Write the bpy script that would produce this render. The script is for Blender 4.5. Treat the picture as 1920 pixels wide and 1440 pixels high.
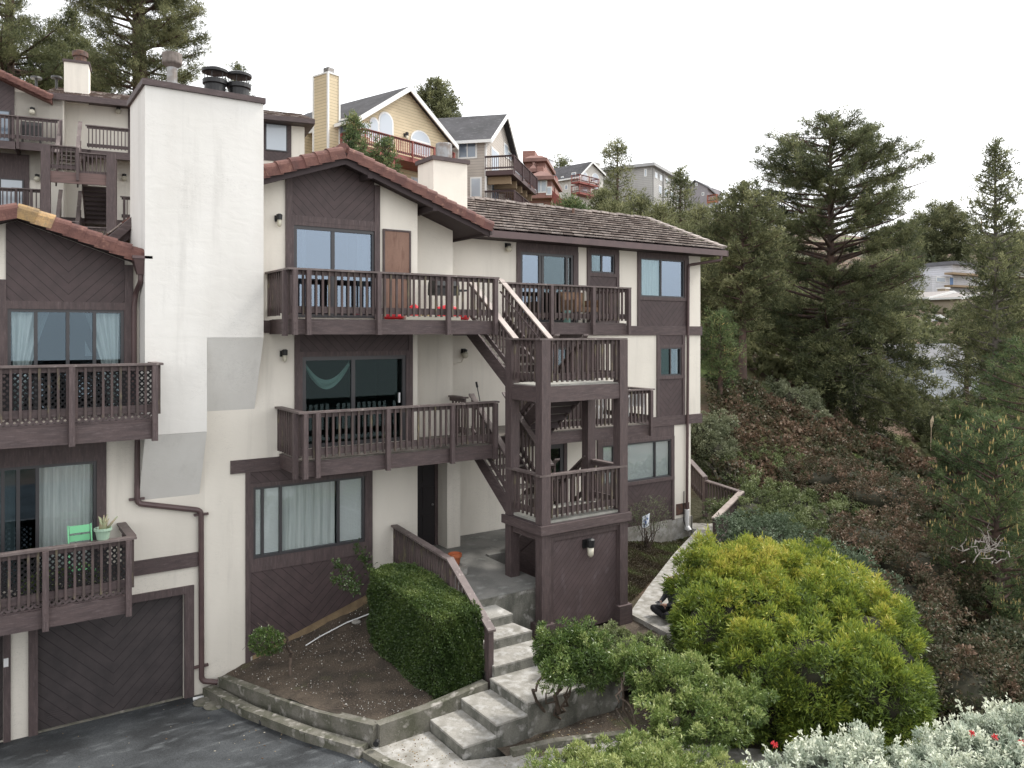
import bpy, bmesh, math, random
import numpy as np
from mathutils import Vector, Matrix, noise
for o in list(bpy.data.objects): bpy.data.objects.remove(o)
SC = bpy.context.scene
COL = SC.collection
R = math.radians
# ------------------------------------------------------------------ camera, sky, sun, exposure
FPX, HX, HY = 1490.0, 960.0, 626.0            # focal length and horizon of the 1920 px wide photograph
YAW = R(34.23)
FW = (math.sin(YAW), math.cos(YAW)); RT = (math.cos(YAW), -math.sin(YAW))
cam = bpy.data.cameras.new('camera'); camo = bpy.data.objects.new('camera', cam); COL.objects.link(camo)
camo.location = (0, 0, 0); camo.rotation_euler = (R(90), 0, -YAW)
cam.sensor_width = 36; cam.lens = FPX/1920*36; cam.shift_y = -(720-HY)/1920
cam.clip_start = 0.1; cam.clip_end = 2000
SC.camera = camo
SUN_AZ, SUN_EL = 64.0, 50.0                   # clockwise from the view direction, and height
az = YAW+R(SUN_AZ)                             # heading from +Y, clockwise
world = bpy.data.worlds.new('World'); SC.world = world; world.use_nodes = True
wn = world.node_tree; wn.nodes.clear()
def N(nt, t, **k):
    n = nt.nodes.new(t)
    for a, b in k.items(): setattr(n, a, b)
    return n
sky = N(wn, 'ShaderNodeTexSky', sky_type='NISHITA'); sky.sun_disc = False
sky.sun_elevation = R(SUN_EL); sky.sun_rotation = az; sky.dust_density = 4.0; sky.air_density = 1.4
hs = N(wn, 'ShaderNodeHueSaturation'); hs.inputs['Saturation'].default_value = 0.22; hs.inputs['Value'].default_value = 1.25
wn.links.new(sky.outputs[0], hs.inputs['Color'])
tc = N(wn, 'ShaderNodeTexCoord'); mp = N(wn, 'ShaderNodeMapping'); mp.inputs['Scale'].default_value = (1.2, 1.2, 4)
nz = N(wn, 'ShaderNodeTexNoise'); nz.inputs['Scale'].default_value = 1.6; nz.inputs['Detail'].default_value = 6
cr = N(wn, 'ShaderNodeMapRange'); cr.inputs['From Min'].default_value = .35; cr.inputs['From Max'].default_value = .65
cr.inputs['To Min'].default_value = .9; cr.inputs['To Max'].default_value = 1.12
mx = N(wn, 'ShaderNodeVectorMath', operation='SCALE')
wn.links.new(tc.outputs['Generated'], mp.inputs[0]); wn.links.new(mp.outputs[0], nz.inputs[0]); wn.links.new(nz.outputs[0], cr.inputs[0])
wn.links.new(hs.outputs[0], mx.inputs[0]); wn.links.new(cr.outputs[0], mx.inputs['Scale'])
bg = N(wn, 'ShaderNodeBackground'); bg.inputs['Strength'].default_value = 0.15
wo = N(wn, 'ShaderNodeOutputWorld')
ov = N(wn, 'ShaderNodeMix', data_type='RGBA'); ov.inputs[0].default_value = .72; ov.inputs[7].default_value = (8.75, 8.8, 8.95, 1)
wn.links.new(mx.outputs[0], ov.inputs[6]); wn.links.new(ov.outputs[2], bg.inputs[0]); wn.links.new(bg.outputs[0], wo.inputs[0])
sl = bpy.data.lights.new('sun', 'SUN'); sl.energy = 2.3; sl.angle = R(10); sl.color = (1.0, .96, .9)
so = bpy.data.objects.new('sun', sl); COL.objects.link(so)
sd = Vector((math.sin(az)*math.cos(R(SUN_EL)), math.cos(az)*math.cos(R(SUN_EL)), math.sin(R(SUN_EL))))
so.rotation_euler = sd.to_track_quat('Z', 'Y').to_euler(); so.location = sd*60
SC.view_settings.view_transform = 'Standard'; SC.view_settings.look = 'None'
SC.view_settings.gamma = 1; SC.view_settings.exposure = 0.62
SC.cycles.use_denoising = True
SC.cycles.max_bounces = 6; SC.cycles.diffuse_bounces = 3; SC.cycles.glossy_bounces = 3; SC.cycles.transparent_max_bounces = 10
SC.cycles.transmission_bounces = 3; SC.cycles.volume_bounces = 0; SC.cycles.caustics_reflective = False; SC.cycles.caustics_refractive = False
# ------------------------------------------------------------------ pixel to place
def ray(px):
    r = (px-HX)/FPX
    return (FW[0]+RT[0]*r, FW[1]+RT[1]*r)
def at(px, py, t):                             # world point at depth t metres
    d = ray(px); return (d[0]*t, d[1]*t, (HY-py)/FPX*t)
def onz(px, py, z):                            # world point at height z
    return at(px, py, -z*FPX/(py-HY))
class Frame:
    def __init__(s, th=None, px=0, t=0):       # th: heading of +a, degrees right of the view direction
        if th is None: s.ang = 0.0; s.O = (0.0, 0.0)
        else:
            s.ang = math.pi/2-(YAW+R(th)); p = at(px, HY, t); s.O = (p[0], p[1])
        s.a = (math.cos(s.ang), math.sin(s.ang)); s.b = (-s.a[1], s.a[0])
    def P(s, px, py, b=0.0):                   # pixel on the plane b -> (a, z)
        d = ray(px); t = (b+s.O[0]*s.b[0]+s.O[1]*s.b[1])/(d[0]*s.b[0]+d[1]*s.b[1])
        return (t*(d[0]*s.a[0]+d[1]*s.a[1])-(s.O[0]*s.a[0]+s.O[1]*s.a[1]), (HY-py)/FPX*t)
    def A(s, px, py, a=0.0):                   # pixel on the plane a -> (b, z)
        d = ray(px); t = (a+s.O[0]*s.a[0]+s.O[1]*s.a[1])/(d[0]*s.a[0]+d[1]*s.a[1])
        return (t*(d[0]*s.b[0]+d[1]*s.b[1])-(s.O[0]*s.b[0]+s.O[1]*s.b[1]), (HY-py)/FPX*t)
    def W(s, a, b, z): return (s.O[0]+a*s.a[0]+b*s.b[0], s.O[1]+a*s.a[1]+b*s.b[1], z)
M0 = Frame()
# ------------------------------------------------------------------ meshes and objects
class MB:
    def __init__(s): s.v = []; s.f = []; s.m = []; s.mi = 0
    def face(s, pts):
        n = len(s.v); s.v += [tuple(p) for p in pts]; s.f.append(tuple(range(n, n+len(pts)))); s.m.append(s.mi); return s
    def box(s, x0, x1, y0, y1, z0, z1):
        if x0 > x1: x0, x1 = x1, x0
        if y0 > y1: y0, y1 = y1, y0
        if z0 > z1: z0, z1 = z1, z0
        return s.hexa([(x0,y0,z0),(x1,y0,z0),(x1,y1,z0),(x0,y1,z0),(x0,y0,z1),(x1,y0,z1),(x1,y1,z1),(x0,y1,z1)])
    def hexa(s, p):
        n = len(s.v); s.v += [tuple(q) for q in p]
        for f in ((3,2,1,0),(4,5,6,7),(0,1,5,4),(1,2,6,5),(2,3,7,6),(3,0,4,7)): s.f.append(tuple(n+i for i in f)); s.m.append(s.mi)
        return s
    def beam(s, p0, p1, w, h):                 # plumb cross-section, p at the top centre
        dx, dy = p1[0]-p0[0], p1[1]-p0[1]; L = math.hypot(dx, dy) or 1; n = (-dy/L*w/2, dx/L*w/2)
        a = [(p[0]+sg*n[0], p[1]+sg*n[1], p[2]-k) for k in (h, 0) for p, sg in ((p0,-1),(p1,-1),(p1,1),(p0,1))]
        return s.hexa(a)
    def bar(s, p0, p1, w, h, up=(0,0,1)):      # free bar, centred
        p0 = Vector(p0); p1 = Vector(p1); d = (p1-p0).normalized(); u = Vector(up)
        if abs(d.dot(u)) > .98: u = Vector((1,0,0))
        x = d.cross(u).normalized()*w/2; y = x.cross(d).normalized()*h/2
        return s.hexa([p0-x-y,p1-x-y,p1+x-y,p0+x-y,p0-x+y,p1-x+y,p1+x+y,p0+x+y])
    def prism(s, pts, b0, b1):                 # polygon in (a, z), between depths b0 and b1
        n = len(s.v); k = len(pts)
        s.v += [(p[0], b0, p[1]) for p in pts]+[(p[0], b1, p[1]) for p in pts]
        s.f.append(tuple(range(n, n+k))); s.f.append(tuple(range(n+2*k-1, n+k-1, -1))); s.m += [s.mi]*2
        for i in range(k): j = (i+1) % k; s.f.append((n+i, n+k+i, n+k+j, n+j)); s.m.append(s.mi)
        return s
    def slab(s, pts, z0, z1):                  # polygon in plan
        n = len(s.v); k = len(pts)
        z0 = z0 if isinstance(z0, (list, tuple)) else [z0]*k; z1 = z1 if isinstance(z1, (list, tuple)) else [z1]*k
        s.v += [(p[0], p[1], z0[i]) for i, p in enumerate(pts)]+[(p[0], p[1], z1[i]) for i, p in enumerate(pts)]
        s.f.append(tuple(range(n+k-1, n-1, -1))); s.f.append(tuple(range(n+k, n+2*k))); s.m += [s.mi]*2
        for i in range(k): j = (i+1) % k; s.f.append((n+i, n+j, n+k+j, n+k+i)); s.m.append(s.mi)
        return s
    def tube(s, pts, rad, n=8, caps=True):
        pts = [Vector(p) for p in pts]; k = len(pts)
        rad = rad if isinstance(rad, (list, tuple)) else [rad]*k
        ref = Vector((.31, .52, .8)); b0 = len(s.v)
        for i, p in enumerate(pts):
            d = (pts[min(i+1, k-1)]-pts[max(i-1, 0)]).normalized()
            if abs(d.dot(ref)) > .97: ref = Vector((1, 0, 0))
            x = d.cross(ref).normalized(); y = d.cross(x)
            for j in range(n):
                a = 2*math.pi*j/n; s.v.append(tuple(p+(x*math.cos(a)+y*math.sin(a))*rad[i]))
        for i in range(k-1):
            for j in range(n):
                q = (j+1) % n; s.f.append((b0+i*n+j, b0+i*n+q, b0+(i+1)*n+q, b0+(i+1)*n+j)); s.m.append(s.mi)
        if caps:
            s.f.append(tuple(b0+j for j in range(n-1, -1, -1))); s.f.append(tuple(b0+(k-1)*n+j for j in range(n))); s.m += [s.mi]*2
        return s
    def lathe(s, prof, c, n=20):
        b0 = len(s.v)
        for r, z in prof:
            for j in range(n): a = 2*math.pi*j/n; s.v.append((c[0]+r*math.cos(a), c[1]+r*math.sin(a), c[2]+z))
        for i in range(len(prof)-1):
            for j in range(n): q = (j+1) % n; s.f.append((b0+i*n+j, b0+i*n+q, b0+(i+1)*n+q, b0+(i+1)*n+j)); s.m.append(s.mi)
        s.f.append(tuple(b0+j for j in range(n-1, -1, -1))); k = len(prof)-1; s.f.append(tuple(b0+k*n+j for j in range(n))); s.m += [s.mi]*2
        return s
    def ball(s, c, r, n=10, sq=1):
        pr = [(max(.002, r*math.sin(math.pi*i/n)), -r*sq*math.cos(math.pi*i/n)) for i in range(n+1)]
        return s.lathe(pr, c, n*2)
ORG = {}; FR = {}
def _mesh(name, mb, mats, org, smooth=False):
    me = bpy.data.meshes.new(name)
    me.from_pydata([(v[0]-org[0], v[1]-org[1], v[2]-org[2]) for v in mb.v], [], mb.f)
    mats = mats if isinstance(mats, (list, tuple)) else [mats]
    for m in mats: me.materials.append(m)
    if len(mats) > 1: me.polygons.foreach_set('material_index', mb.m)
    if smooth: me.polygons.foreach_set('use_smooth', [True]*len(mb.f))
    me.update(); return me
def tags(o, label=None, cat=None, group=None, kind=None):
    if label: o['label'] = label
    if cat: o['category'] = cat
    if group: o['group'] = group
    if kind: o['kind'] = kind
    return o
def root(name, org, label, cat, group=None, fr=M0):          # an Empty at a thing's base
    o = bpy.data.objects.new(name, None); COL.objects.link(o); o.empty_display_size = .3
    o.location = fr.W(*org); o.rotation_euler = (0, 0, fr.ang); ORG[o.name] = org; FR[o.name] = fr
    return tags(o, label, cat, group)
def top(name, mb, mats, org, label=None, cat=None, group=None, kind=None, fr=M0, smooth=False):   # a thing that is one mesh
    o = bpy.data.objects.new(name, _mesh(name, mb, mats, org, smooth)); COL.objects.link(o)
    o.location = fr.W(*org); o.rotation_euler = (0, 0, fr.ang); ORG[o.name] = org; FR[o.name] = fr
    return tags(o, label, cat, group, kind)
def part(name, mb, mats, parent, org=None, label=None, smooth=False):
    po = ORG[parent.name]; org = org or po
    o = bpy.data.objects.new(name, _mesh(name, mb, mats, org, smooth)); COL.objects.link(o)
    o.parent = parent; o.location = (org[0]-po[0], org[1]-po[1], org[2]-po[2]); ORG[o.name] = org
    if label: o['label'] = label
    return o
# ------------------------------------------------------------------ materials
def newmat(name):
    m = bpy.data.materials.new(name); m.use_nodes = True; nt = m.node_tree; nt.nodes.clear()
    out = N(nt, 'ShaderNodeOutputMaterial'); return m, nt, out
def mixc(nt, fac, c1, c2, mode='MIX'):
    n = N(nt, 'ShaderNodeMix', data_type='RGBA', blend_type=mode)
    for i, v in ((0, fac), (6, c1), (7, c2)):
        if hasattr(v, 'links') or hasattr(v, 'is_linked'): nt.links.new(v, n.inputs[i])
        else: n.inputs[i].default_value = v if i == 0 else (*v, 1)
    return n.outputs[2]
def nse(nt, scale, detail=4, stretch=None, co='Object', rough=.55, dist=0):
    tc = N(nt, 'ShaderNodeTexCoord'); n = N(nt, 'ShaderNodeTexNoise')
    n.inputs['Scale'].default_value = scale; n.inputs['Detail'].default_value = detail; n.inputs['Roughness'].default_value = rough
    n.inputs['Distortion'].default_value = dist
    if stretch:
        mp = N(nt, 'ShaderNodeMapping'); mp.inputs['Scale'].default_value = stretch
        nt.links.new(tc.outputs[co], mp.inputs[0]); nt.links.new(mp.outputs[0], n.inputs[0])
    else: nt.links.new(tc.outputs[co], n.inputs[0])
    return n.outputs[0]
def rng(nt, x, a, b, c=0, d=1):
    n = N(nt, 'ShaderNodeMapRange'); nt.links.new(x, n.inputs[0])
    for i, v in enumerate((a, b, c, d)): n.inputs[i+1].default_value = v
    return n.outputs[0]
def mth(nt, op, *xs):
    n = N(nt, 'ShaderNodeMath', operation=op)
    for i, x in enumerate(xs):
        if isinstance(x, (int, float)): n.inputs[i].default_value = x
        else: nt.links.new(x, n.inputs[i])
    return n.outputs[0]
def mat(name, col, rough=.7, c2=None, sc=3, lo=.4, hi=.65, stretch=None, c3=None, sc3=10, lo3=.55, hi3=.7, st3=None,
        bump=0, bsc=30, bst=None, bdist=.01, metal=0, spec=.35, groove=None, gsp=.14, fine=0.0, ripples=0):
    m, nt, out = newmat(name); p = N(nt, 'ShaderNodeBsdfPrincipled')
    p.inputs['Roughness'].default_value = rough; p.inputs['Metallic'].default_value = metal; p.inputs['Specular IOR Level'].default_value = spec
    c = None
    if c2: c = mixc(nt, rng(nt, nse(nt, sc, 6, stretch), lo, hi), col, c2)
    if c3: c = mixc(nt, rng(nt, nse(nt, sc3, 8, st3), lo3, hi3), c if c is not None else col, c3)
    if fine:
        f = rng(nt, nse(nt, 42, 4, rough=.7), .3, .7, 1-fine, 1+fine)
        vm = N(nt, 'ShaderNodeVectorMath', operation='SCALE'); nt.links.new(f, vm.inputs['Scale'])
        if c is None: vm.inputs[0].default_value = col
        else: nt.links.new(c, vm.inputs[0])
        c = vm.outputs[0]
    h = nse(nt, bsc, 5, bst) if bump else None
    if groove:
        tc = N(nt, 'ShaderNodeTexCoord'); sx = N(nt, 'ShaderNodeSeparateXYZ'); nt.links.new(tc.outputs['Object'], sx.inputs[0])
        x = sx.outputs[0]; z = sx.outputs[2]
        if groove == 'v': q = mth(nt, 'SUBTRACT', z, mth(nt, 'ABSOLUTE', x))
        elif groove == 'u': q = mth(nt, 'SUBTRACT', z, x)
        elif groove == 'd': q = mth(nt, 'ADD', z, x)
        else: q = mth(nt, 'MULTIPLY', z, 1.414)
        q = mth(nt, 'FRACT', mth(nt, 'ADD', mth(nt, 'DIVIDE', q, gsp*1.414), 100.0))
        gm = mth(nt, 'LESS_THAN', q, .085 if groove != 'h' else .1)
        c = mixc(nt, gm, c if c is not None else col, tuple(k*.42 for k in col))
        gh = mth(nt, 'SUBTRACT', 1.0, gm)
        if groove == 'h': gh = q
        h = mth(nt, 'ADD', mth(nt, 'MULTIPLY', gh, 1.2), h) if h is not None else gh
    if c is not None: nt.links.new(c, p.inputs['Base Color'])
    else: p.inputs['Base Color'].default_value = (*col, 1)
    if h is not None:
        b = N(nt, 'ShaderNodeBump'); b.inputs['Strength'].default_value = bump or .6; b.inputs['Distance'].default_value = bdist
        nt.links.new(h, b.inputs['Height']); nt.links.new(b.outputs[0], p.inputs['Normal'])
    nt.links.new(p.outputs[0], out.inputs[0]); return m
def stucco(name, col, col2):
    m, nt, out = newmat(name); p = N(nt, 'ShaderNodeBsdfPrincipled'); p.inputs['Roughness'].default_value = .85; p.inputs['Specular IOR Level'].default_value = .2
    c = mixc(nt, rng(nt, nse(nt, .7, 6, (1, 1, .35)), .42, .7), col, col2)
    st = rng(nt, nse(nt, 1.0, 7, (2.6, 2.6, .2), rough=.7), .54, .8, 0, .4)       # run-off streaks
    c = mixc(nt, st, c, tuple(k*.62 for k in col2))
    a = nse(nt, 3.2, 7, (1, 1, 1.8), dist=.5); b_ = nse(nt, 40, 3)
    crack = mth(nt, 'MULTIPLY', mth(nt, 'LESS_THAN', mth(nt, 'ABSOLUTE', mth(nt, 'SUBTRACT', nse(nt, 6, 6, (1, 1, 3), dist=1.2), .5)), .006), rng(nt, nse(nt, .9, 3), .5, .62))
    c = mixc(nt, mth(nt, 'MULTIPLY', crack, .5), c, tuple(k*.6 for k in col2))
    nt.links.new(c, p.inputs['Base Color'])
    h = mth(nt, 'ADD', rng(nt, a, .35, .6), mth(nt, 'MULTIPLY', b_, .22))
    bp = N(nt, 'ShaderNodeBump'); bp.inputs['Strength'].default_value = .14; bp.inputs['Distance'].default_value = .01
    nt.links.new(h, bp.inputs['Height']); nt.links.new(bp.outputs[0], p.inputs['Normal'])
    nt.links.new(p.outputs[0], out.inputs[0]); return m
def glass(name, refl, tint, trans, rough=.02):
    m, nt, out = newmat(name); g = N(nt, 'ShaderNodeBsdfGlossy'); g.inputs['Color'].default_value = (*tint, 1); g.inputs['Roughness'].default_value = rough
    t = N(nt, 'ShaderNodeBsdfTransparent'); t.inputs[0].default_value = (*trans, 1)
    lw = N(nt, 'ShaderNodeLayerWeight'); lw.inputs[0].default_value = .35
    f = rng(nt, lw.outputs['Fresnel'], .0, 1, refl, min(1, refl+.3))
    ms = N(nt, 'ShaderNodeMixShader'); nt.links.new(f, ms.inputs[0]); nt.links.new(t.outputs[0], ms.inputs[1]); nt.links.new(g.outputs[0], ms.inputs[2])
    nt.links.new(ms.outputs[0], out.inputs[0]); return m
def foliage(name, stops, trans=.3, rough=.5, spec=.25):
    m, nt, out = newmat(name); at_ = N(nt, 'ShaderNodeAttribute', attribute_name='tone')
    rp = N(nt, 'ShaderNodeValToRGB'); el = rp.color_ramp.elements
    while len(el) < len(stops): el.new(.5)
    for e, (q, c) in zip(el, stops): e.position = q; e.color = (*c, 1)
    nt.links.new(at_.outputs['Fac'], rp.inputs[0])
    p = N(nt, 'ShaderNodeBsdfPrincipled'); p.inputs['Roughness'].default_value = rough; p.inputs['Specular IOR Level'].default_value = spec
    nt.links.new(rp.outputs[0], p.inputs['Base Color'])
    t = N(nt, 'ShaderNodeBsdfTranslucent'); nt.links.new(rp.outputs[0], t.inputs[0])
    ms = N(nt, 'ShaderNodeMixShader'); ms.inputs[0].default_value = trans
    nt.links.new(p.outputs[0], ms.inputs[1]); nt.links.new(t.outputs[0], ms.inputs[2]); nt.links.new(ms.outputs[0], out.inputs[0]); return m
BR = (.1, .073, .071); BR2 = (.07, .052, .052); BRL = (.14, .108, .108)
STU = stucco('stucco_cream', (.76, .715, .635), (.66, .62, .55))
STC = stucco('stucco_chimney', (.73, .715, .68), (.64, .62, .58))
WOOD = mat('painted_wood', BR, .62, BR2, 3, .35, .65, (1, 1, 6), c3=BRL, sc3=5, lo3=.54, hi3=.74, st3=(1, 1, 9), bump=.25, bsc=25, bst=(1, 1, 12), fine=.12)
WOODV = mat('painted_wood_upright', BR, .62, BR2, 3, .35, .65, (6, 6, 1), c3=BRL, sc3=5, lo3=.54, hi3=.76, st3=(9, 9, 1), bump=.25, bsc=25, bst=(12, 12, 1), fine=.12)
MOSS = mat('weathered_baluster', (.095, .068, .066), .7, (.07, .055, .05), 2, .4, .6, (5, 5, 1), c3=(.17, .15, .085), sc3=4, lo3=.56, hi3=.72, st3=(3, 3, .7), fine=.15)
CAPW = mat('worn_handrail', (.105, .082, .078), .55, (.155, .125, .118), 3, .4, .65, (1, 1, 1), c3=(.3, .26, .24), sc3=9, lo3=.6, hi3=.72, fine=.15)
CAPL = mat('lit_handrail', (.27, .225, .2), .5, (.36, .31, .28), 3, .4, .65, fine=.12)  # lighter copy of the handrail; light from above put into the colour
DECK = mat('deck_boards', (.17, .15, .13), .8, (.23, .21, .19), 4, c3=(.1, .085, .08), sc3=12, fine=.15)
SIDV = mat('chevron_siding', (.08, .057, .057), .6, (.064, .047, .047), 4, c3=(.11, .085, .085), sc3=14, lo3=.68, hi3=.78, groove='v', gsp=.14, bump=.3, bdist=.006, bsc=40)
SIDU = mat('diagonal_siding', (.11, .08, .08), .6, (.084, .062, .062), 2.2, c3=(.14, .11, .115), sc3=5, lo3=.55, hi3=.75, st3=(1, 1, .6), groove='u', gsp=.1, bump=.3, bdist=.006, bsc=40)
SIDG = mat('garage_siding', (.058, .048, .049), .65, (.042, .036, .037), 3, groove='v', gsp=.15, bump=.3, bdist=.005, bsc=40)
FRAM = mat('window_frame_dark', (.045, .043, .046), .4, spec=.5)
FRAMW = mat('window_frame_white', (.6, .6, .6), .5)
TILE = mat('clay_tile', (.15, .07, .056), .75, (.1, .045, .038), 5, .4, .62, c3=(.23, .12, .09), sc3=9, lo3=.58, hi3=.72, bump=.4, bsc=20, fine=.2)
TILE2 = mat('mossy_clay_tile', (.42, .27, .13), .8, (.22, .15, .1), 8, c3=(.2, .18, .12), sc3=20, fine=.25)
TILEL = mat('weathered_flat_tile', (.38, .33, .3), .8, (.21, .18, .165), 3, .38, .62, c3=(.46, .41, .37), sc3=11, lo3=.5, hi3=.66, bump=.4, bsc=30, fine=.2)
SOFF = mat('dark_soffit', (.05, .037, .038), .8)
METD = mat('dark_metal', (.03, .028, .028), .45, spec=.5)
METB = mat('black_metal', (.012, .012, .013), .5, spec=.5)
METG = mat('galvanised_metal', (.3, .3, .3), .45, (.2, .17, .15), 6, metal=.6, st3=None)
METR = mat('rusty_metal', (.13, .07, .05), .7, (.07, .05, .045), 8)
PIPE = mat('brown_downpipe', (.1, .062, .06), .45, (.08, .05, .05), 5, spec=.5)
CONC = mat('concrete', (.36, .35, .32), .85, (.26, .25, .225), 1.6, .4, .62, c3=(.5, .49, .46), sc3=3.2, lo3=.54, hi3=.7, bump=.4, bsc=45, fine=.16)
CONL = mat('pale_concrete', (.33, .315, .285), .85, (.2, .19, .165), 3.5, .36, .64, c3=(.45, .44, .42), sc3=5.0, lo3=.48, hi3=.72, bump=.4, bsc=45, fine=.16)
CONM = mat('mossy_concrete', (.17, .16, .135), .9, (.085, .085, .06), 2.5, .38, .6, c3=(.32, .3, .27), sc3=5, lo3=.56, hi3=.68, bump=.6, bsc=40, fine=.22)
CONG = mat('grey_concrete', (.22, .215, .2), .85, (.14, .14, .13), 1.5, .42, .62, c3=(.3, .3, .28), sc3=3, bump=.4, bsc=45, fine=.16)
TANC = mat('tan_foundation', (.26, .19, .11), .9, (.18, .13, .08), 4, fine=.15)
CONR = mat('stained_riser', (.2, .195, .17), .9, (.1, .1, .085), 4, .38, .62, (1, 1, .5), c3=(.36, .35, .33), sc3=6, lo3=.55, hi3=.7, bump=.5, bsc=40, fine=.2)
ASPH = mat('asphalt', (.062, .067, .071), .85, (.024, .026, .028), .8, .42, .6, c3=(.11, .118, .122), sc3=2.2, lo3=.55, hi3=.75, st3=(1, 2.2, 1), bump=.7, bsc=70, fine=.45)
SOIL = mat('soil', (.1, .078, .058), .95, (.055, .044, .034), 1.6, .4, .6, c3=(.085, .088, .04), sc3=1.3, lo3=.6, hi3=.72, bump=.9, bsc=35, bdist=.04, fine=.45)
GRND = mat('hill_ground', (.13, .083, .058), .95, (.045, .042, .022), .25, .42, .6, c3=(.1, .14, .035), sc3=.12, lo3=.56, hi3=.66, bump=.8, bsc=8, bdist=.1, fine=.3)
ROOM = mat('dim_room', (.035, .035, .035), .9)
CURT = mat('sheer_curtain', (.62, .64, .62), .9, (.5, .53, .52), 3, stretch=(8, 8, .4))
BLND = mat('white_blind', (.75, .77, .76), .7, groove='h', gsp=.028, bump=.5, bdist=.01)
WHT = mat('white_plastic', (.75, .75, .75), .5)
GL_S = glass('glass_sky', .36, (.42, .5, .6), (.6, .65, .7))
GL_D = glass('glass_dark', .015, (.4, .5, .5), (.6, .68, .68))
GL_B = glass('glass_blue_grey', .14, (.4, .5, .58), (.6, .66, .68))
GL_M = glass('glass_mid', .1, (.45, .56, .62), (.88, .92, .93))
GL_C = glass('glass_clear', .05, (.6, .7, .75), (.96, .98, .98))
GL_F = mat('far_window_glass', (.16, .2, .25), .12, spec=1.0)
GL_FL = mat('far_window_pale', (.42, .47, .52), .15, spec=1.0)
# ------------------------------------------------------------------ building pieces (frame-local: a right, b inwards, z up)
def facade(mb, a0, a1, z0, z1, b, ops=(), d=.2, rim=False):
    A = sorted({a0, a1, *[q for o in ops for q in o[:2] if a0 < q < a1]}); Z = sorted({z0, z1, *[q for o in ops for q in o[2:] if z0 < q < z1]})
    for i in range(len(A)-1):
        for j in range(len(Z)-1):
            ac, zc = (A[i]+A[i+1])/2, (Z[j]+Z[j+1])/2
            if any(o[0] < ac < o[1] and o[2] < zc < o[3] for o in ops): continue
            mb.face([(A[i], b, Z[j]), (A[i+1], b, Z[j]), (A[i+1], b, Z[j+1]), (A[i], b, Z[j+1])])
    for o in list(ops)+([(a1, a0, z1, z0)] if rim else []):
        x0, x1, y0, y1 = o if o[0] > o[1] else (max(o[0], a0), min(o[1], a1), max(o[2], z0), min(o[3], z1))
        mb.face([(x0, b, y0), (x0, b, y1), (x0, b+d, y1), (x0, b+d, y0)]); mb.face([(x1, b, y1), (x1, b, y0), (x1, b+d, y0), (x1, b+d, y1)])
        mb.face([(x0, b, y0), (x0, b+d, y0), (x1, b+d, y0), (x1, b, y0)]); mb.face([(x0, b, y1), (x1, b, y1), (x1, b+d, y1), (x0, b+d, y1)])
    return mb
def room(mb, o, b, d=1.6):                     # what lies behind a window
    a0, a1, z0, z1 = o; e = .12; a0 -= e; a1 += e; z0 -= .04; z1 += .04
    mb.face([(a0, b+d, z0), (a0, b+d, z1), (a1, b+d, z1), (a1, b+d, z0)])
    mb.face([(a0, b, z0), (a0, b, z1), (a0, b+d, z1), (a0, b+d, z0)]); mb.face([(a1, b, z0), (a1, b+d, z0), (a1, b+d, z1), (a1, b, z1)])
    mb.face([(a0, b, z0), (a0, b+d, z0), (a1, b+d, z0), (a1, b, z0)]); mb.face([(a0, b, z1), (a1, b, z1), (a1, b+d, z1), (a0, b+d, z1)])
def board(parent, name, a0, a1, z0, z1, b, m, ops=(), d=.04, org=None, label=None):
    mb = MB(); facade(mb, a0, a1, z0, z1, b-d, ops, d, rim=True)
    return part(name, mb, m, parent, org or ((a0+a1)/2, b, (z0+z1)/2), label)
def window(parent, o, b, divs=(), gl=None, name='window', fw=.05, fm=None, hang=None, sill=False):
    a0, a1, z0, z1 = o; fm = fm or FRAM; fr = MB()
    for x in (a0, a1-fw): fr.box(x, x+fw, b-.02, b+.06, z0, z1)
    fr.box(a0+fw, a1-fw, b-.02, b+.06, z0, z0+fw); fr.box(a0+fw, a1-fw, b-.02, b+.06, z1-fw, z1)
    xs = [a0]+list(divs)+[a1]
    for k, x in enumerate(divs): fr.box(x-fw*.55, x+fw*.55, b-.012-.006*k, b+.055, z0+fw, z1-fw)
    w = part(name, fr, fm, parent, ((a0+a1)/2, b, z0))
    for i in range(len(xs)-1):
        g = gl[i] if isinstance(gl, (list, tuple)) else gl
        p = MB(); e0 = fw if i == 0 else fw*.55; e1 = fw if i == len(xs)-2 else fw*.55; bb = b+.012+.016*(i % 2)
        p.box(xs[i]+e0, xs[i+1]-e1, bb, bb+.008, z0+fw, z1-fw); part('pane', p, g or GL_M, w)
    for h in hang or ():
        h(w, b)
    return w
def drape(parent, name, a0, a1, z0, z1, b, m, wav=.03, n=28, pinch=None, depth=.085):
    mb = MB(); rows = 10; P = []
    for r in range(rows+1):
        q = r/rows; z = z1+(z0-z1)*q; row = []
        for i in range(n+1):
            s = i/n; a = a0+(a1-a0)*s
            if pinch: a = a+(pinch(q)-a)*(.75*math.sin(q*1.5)) if q < .999 else a+(pinch(q)-a)*.75
            row.append((a, b+depth+wav*math.sin(s*n*1.15+r*.05)+.4*wav*math.sin(s*9.3), z))
        P.append(row)
    for r in range(rows):
        for i in range(n): mb.face([P[r][i], P[r+1][i], P[r+1][i+1], P[r][i+1]])
    return part(name, mb, m, parent, smooth=True)
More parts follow.
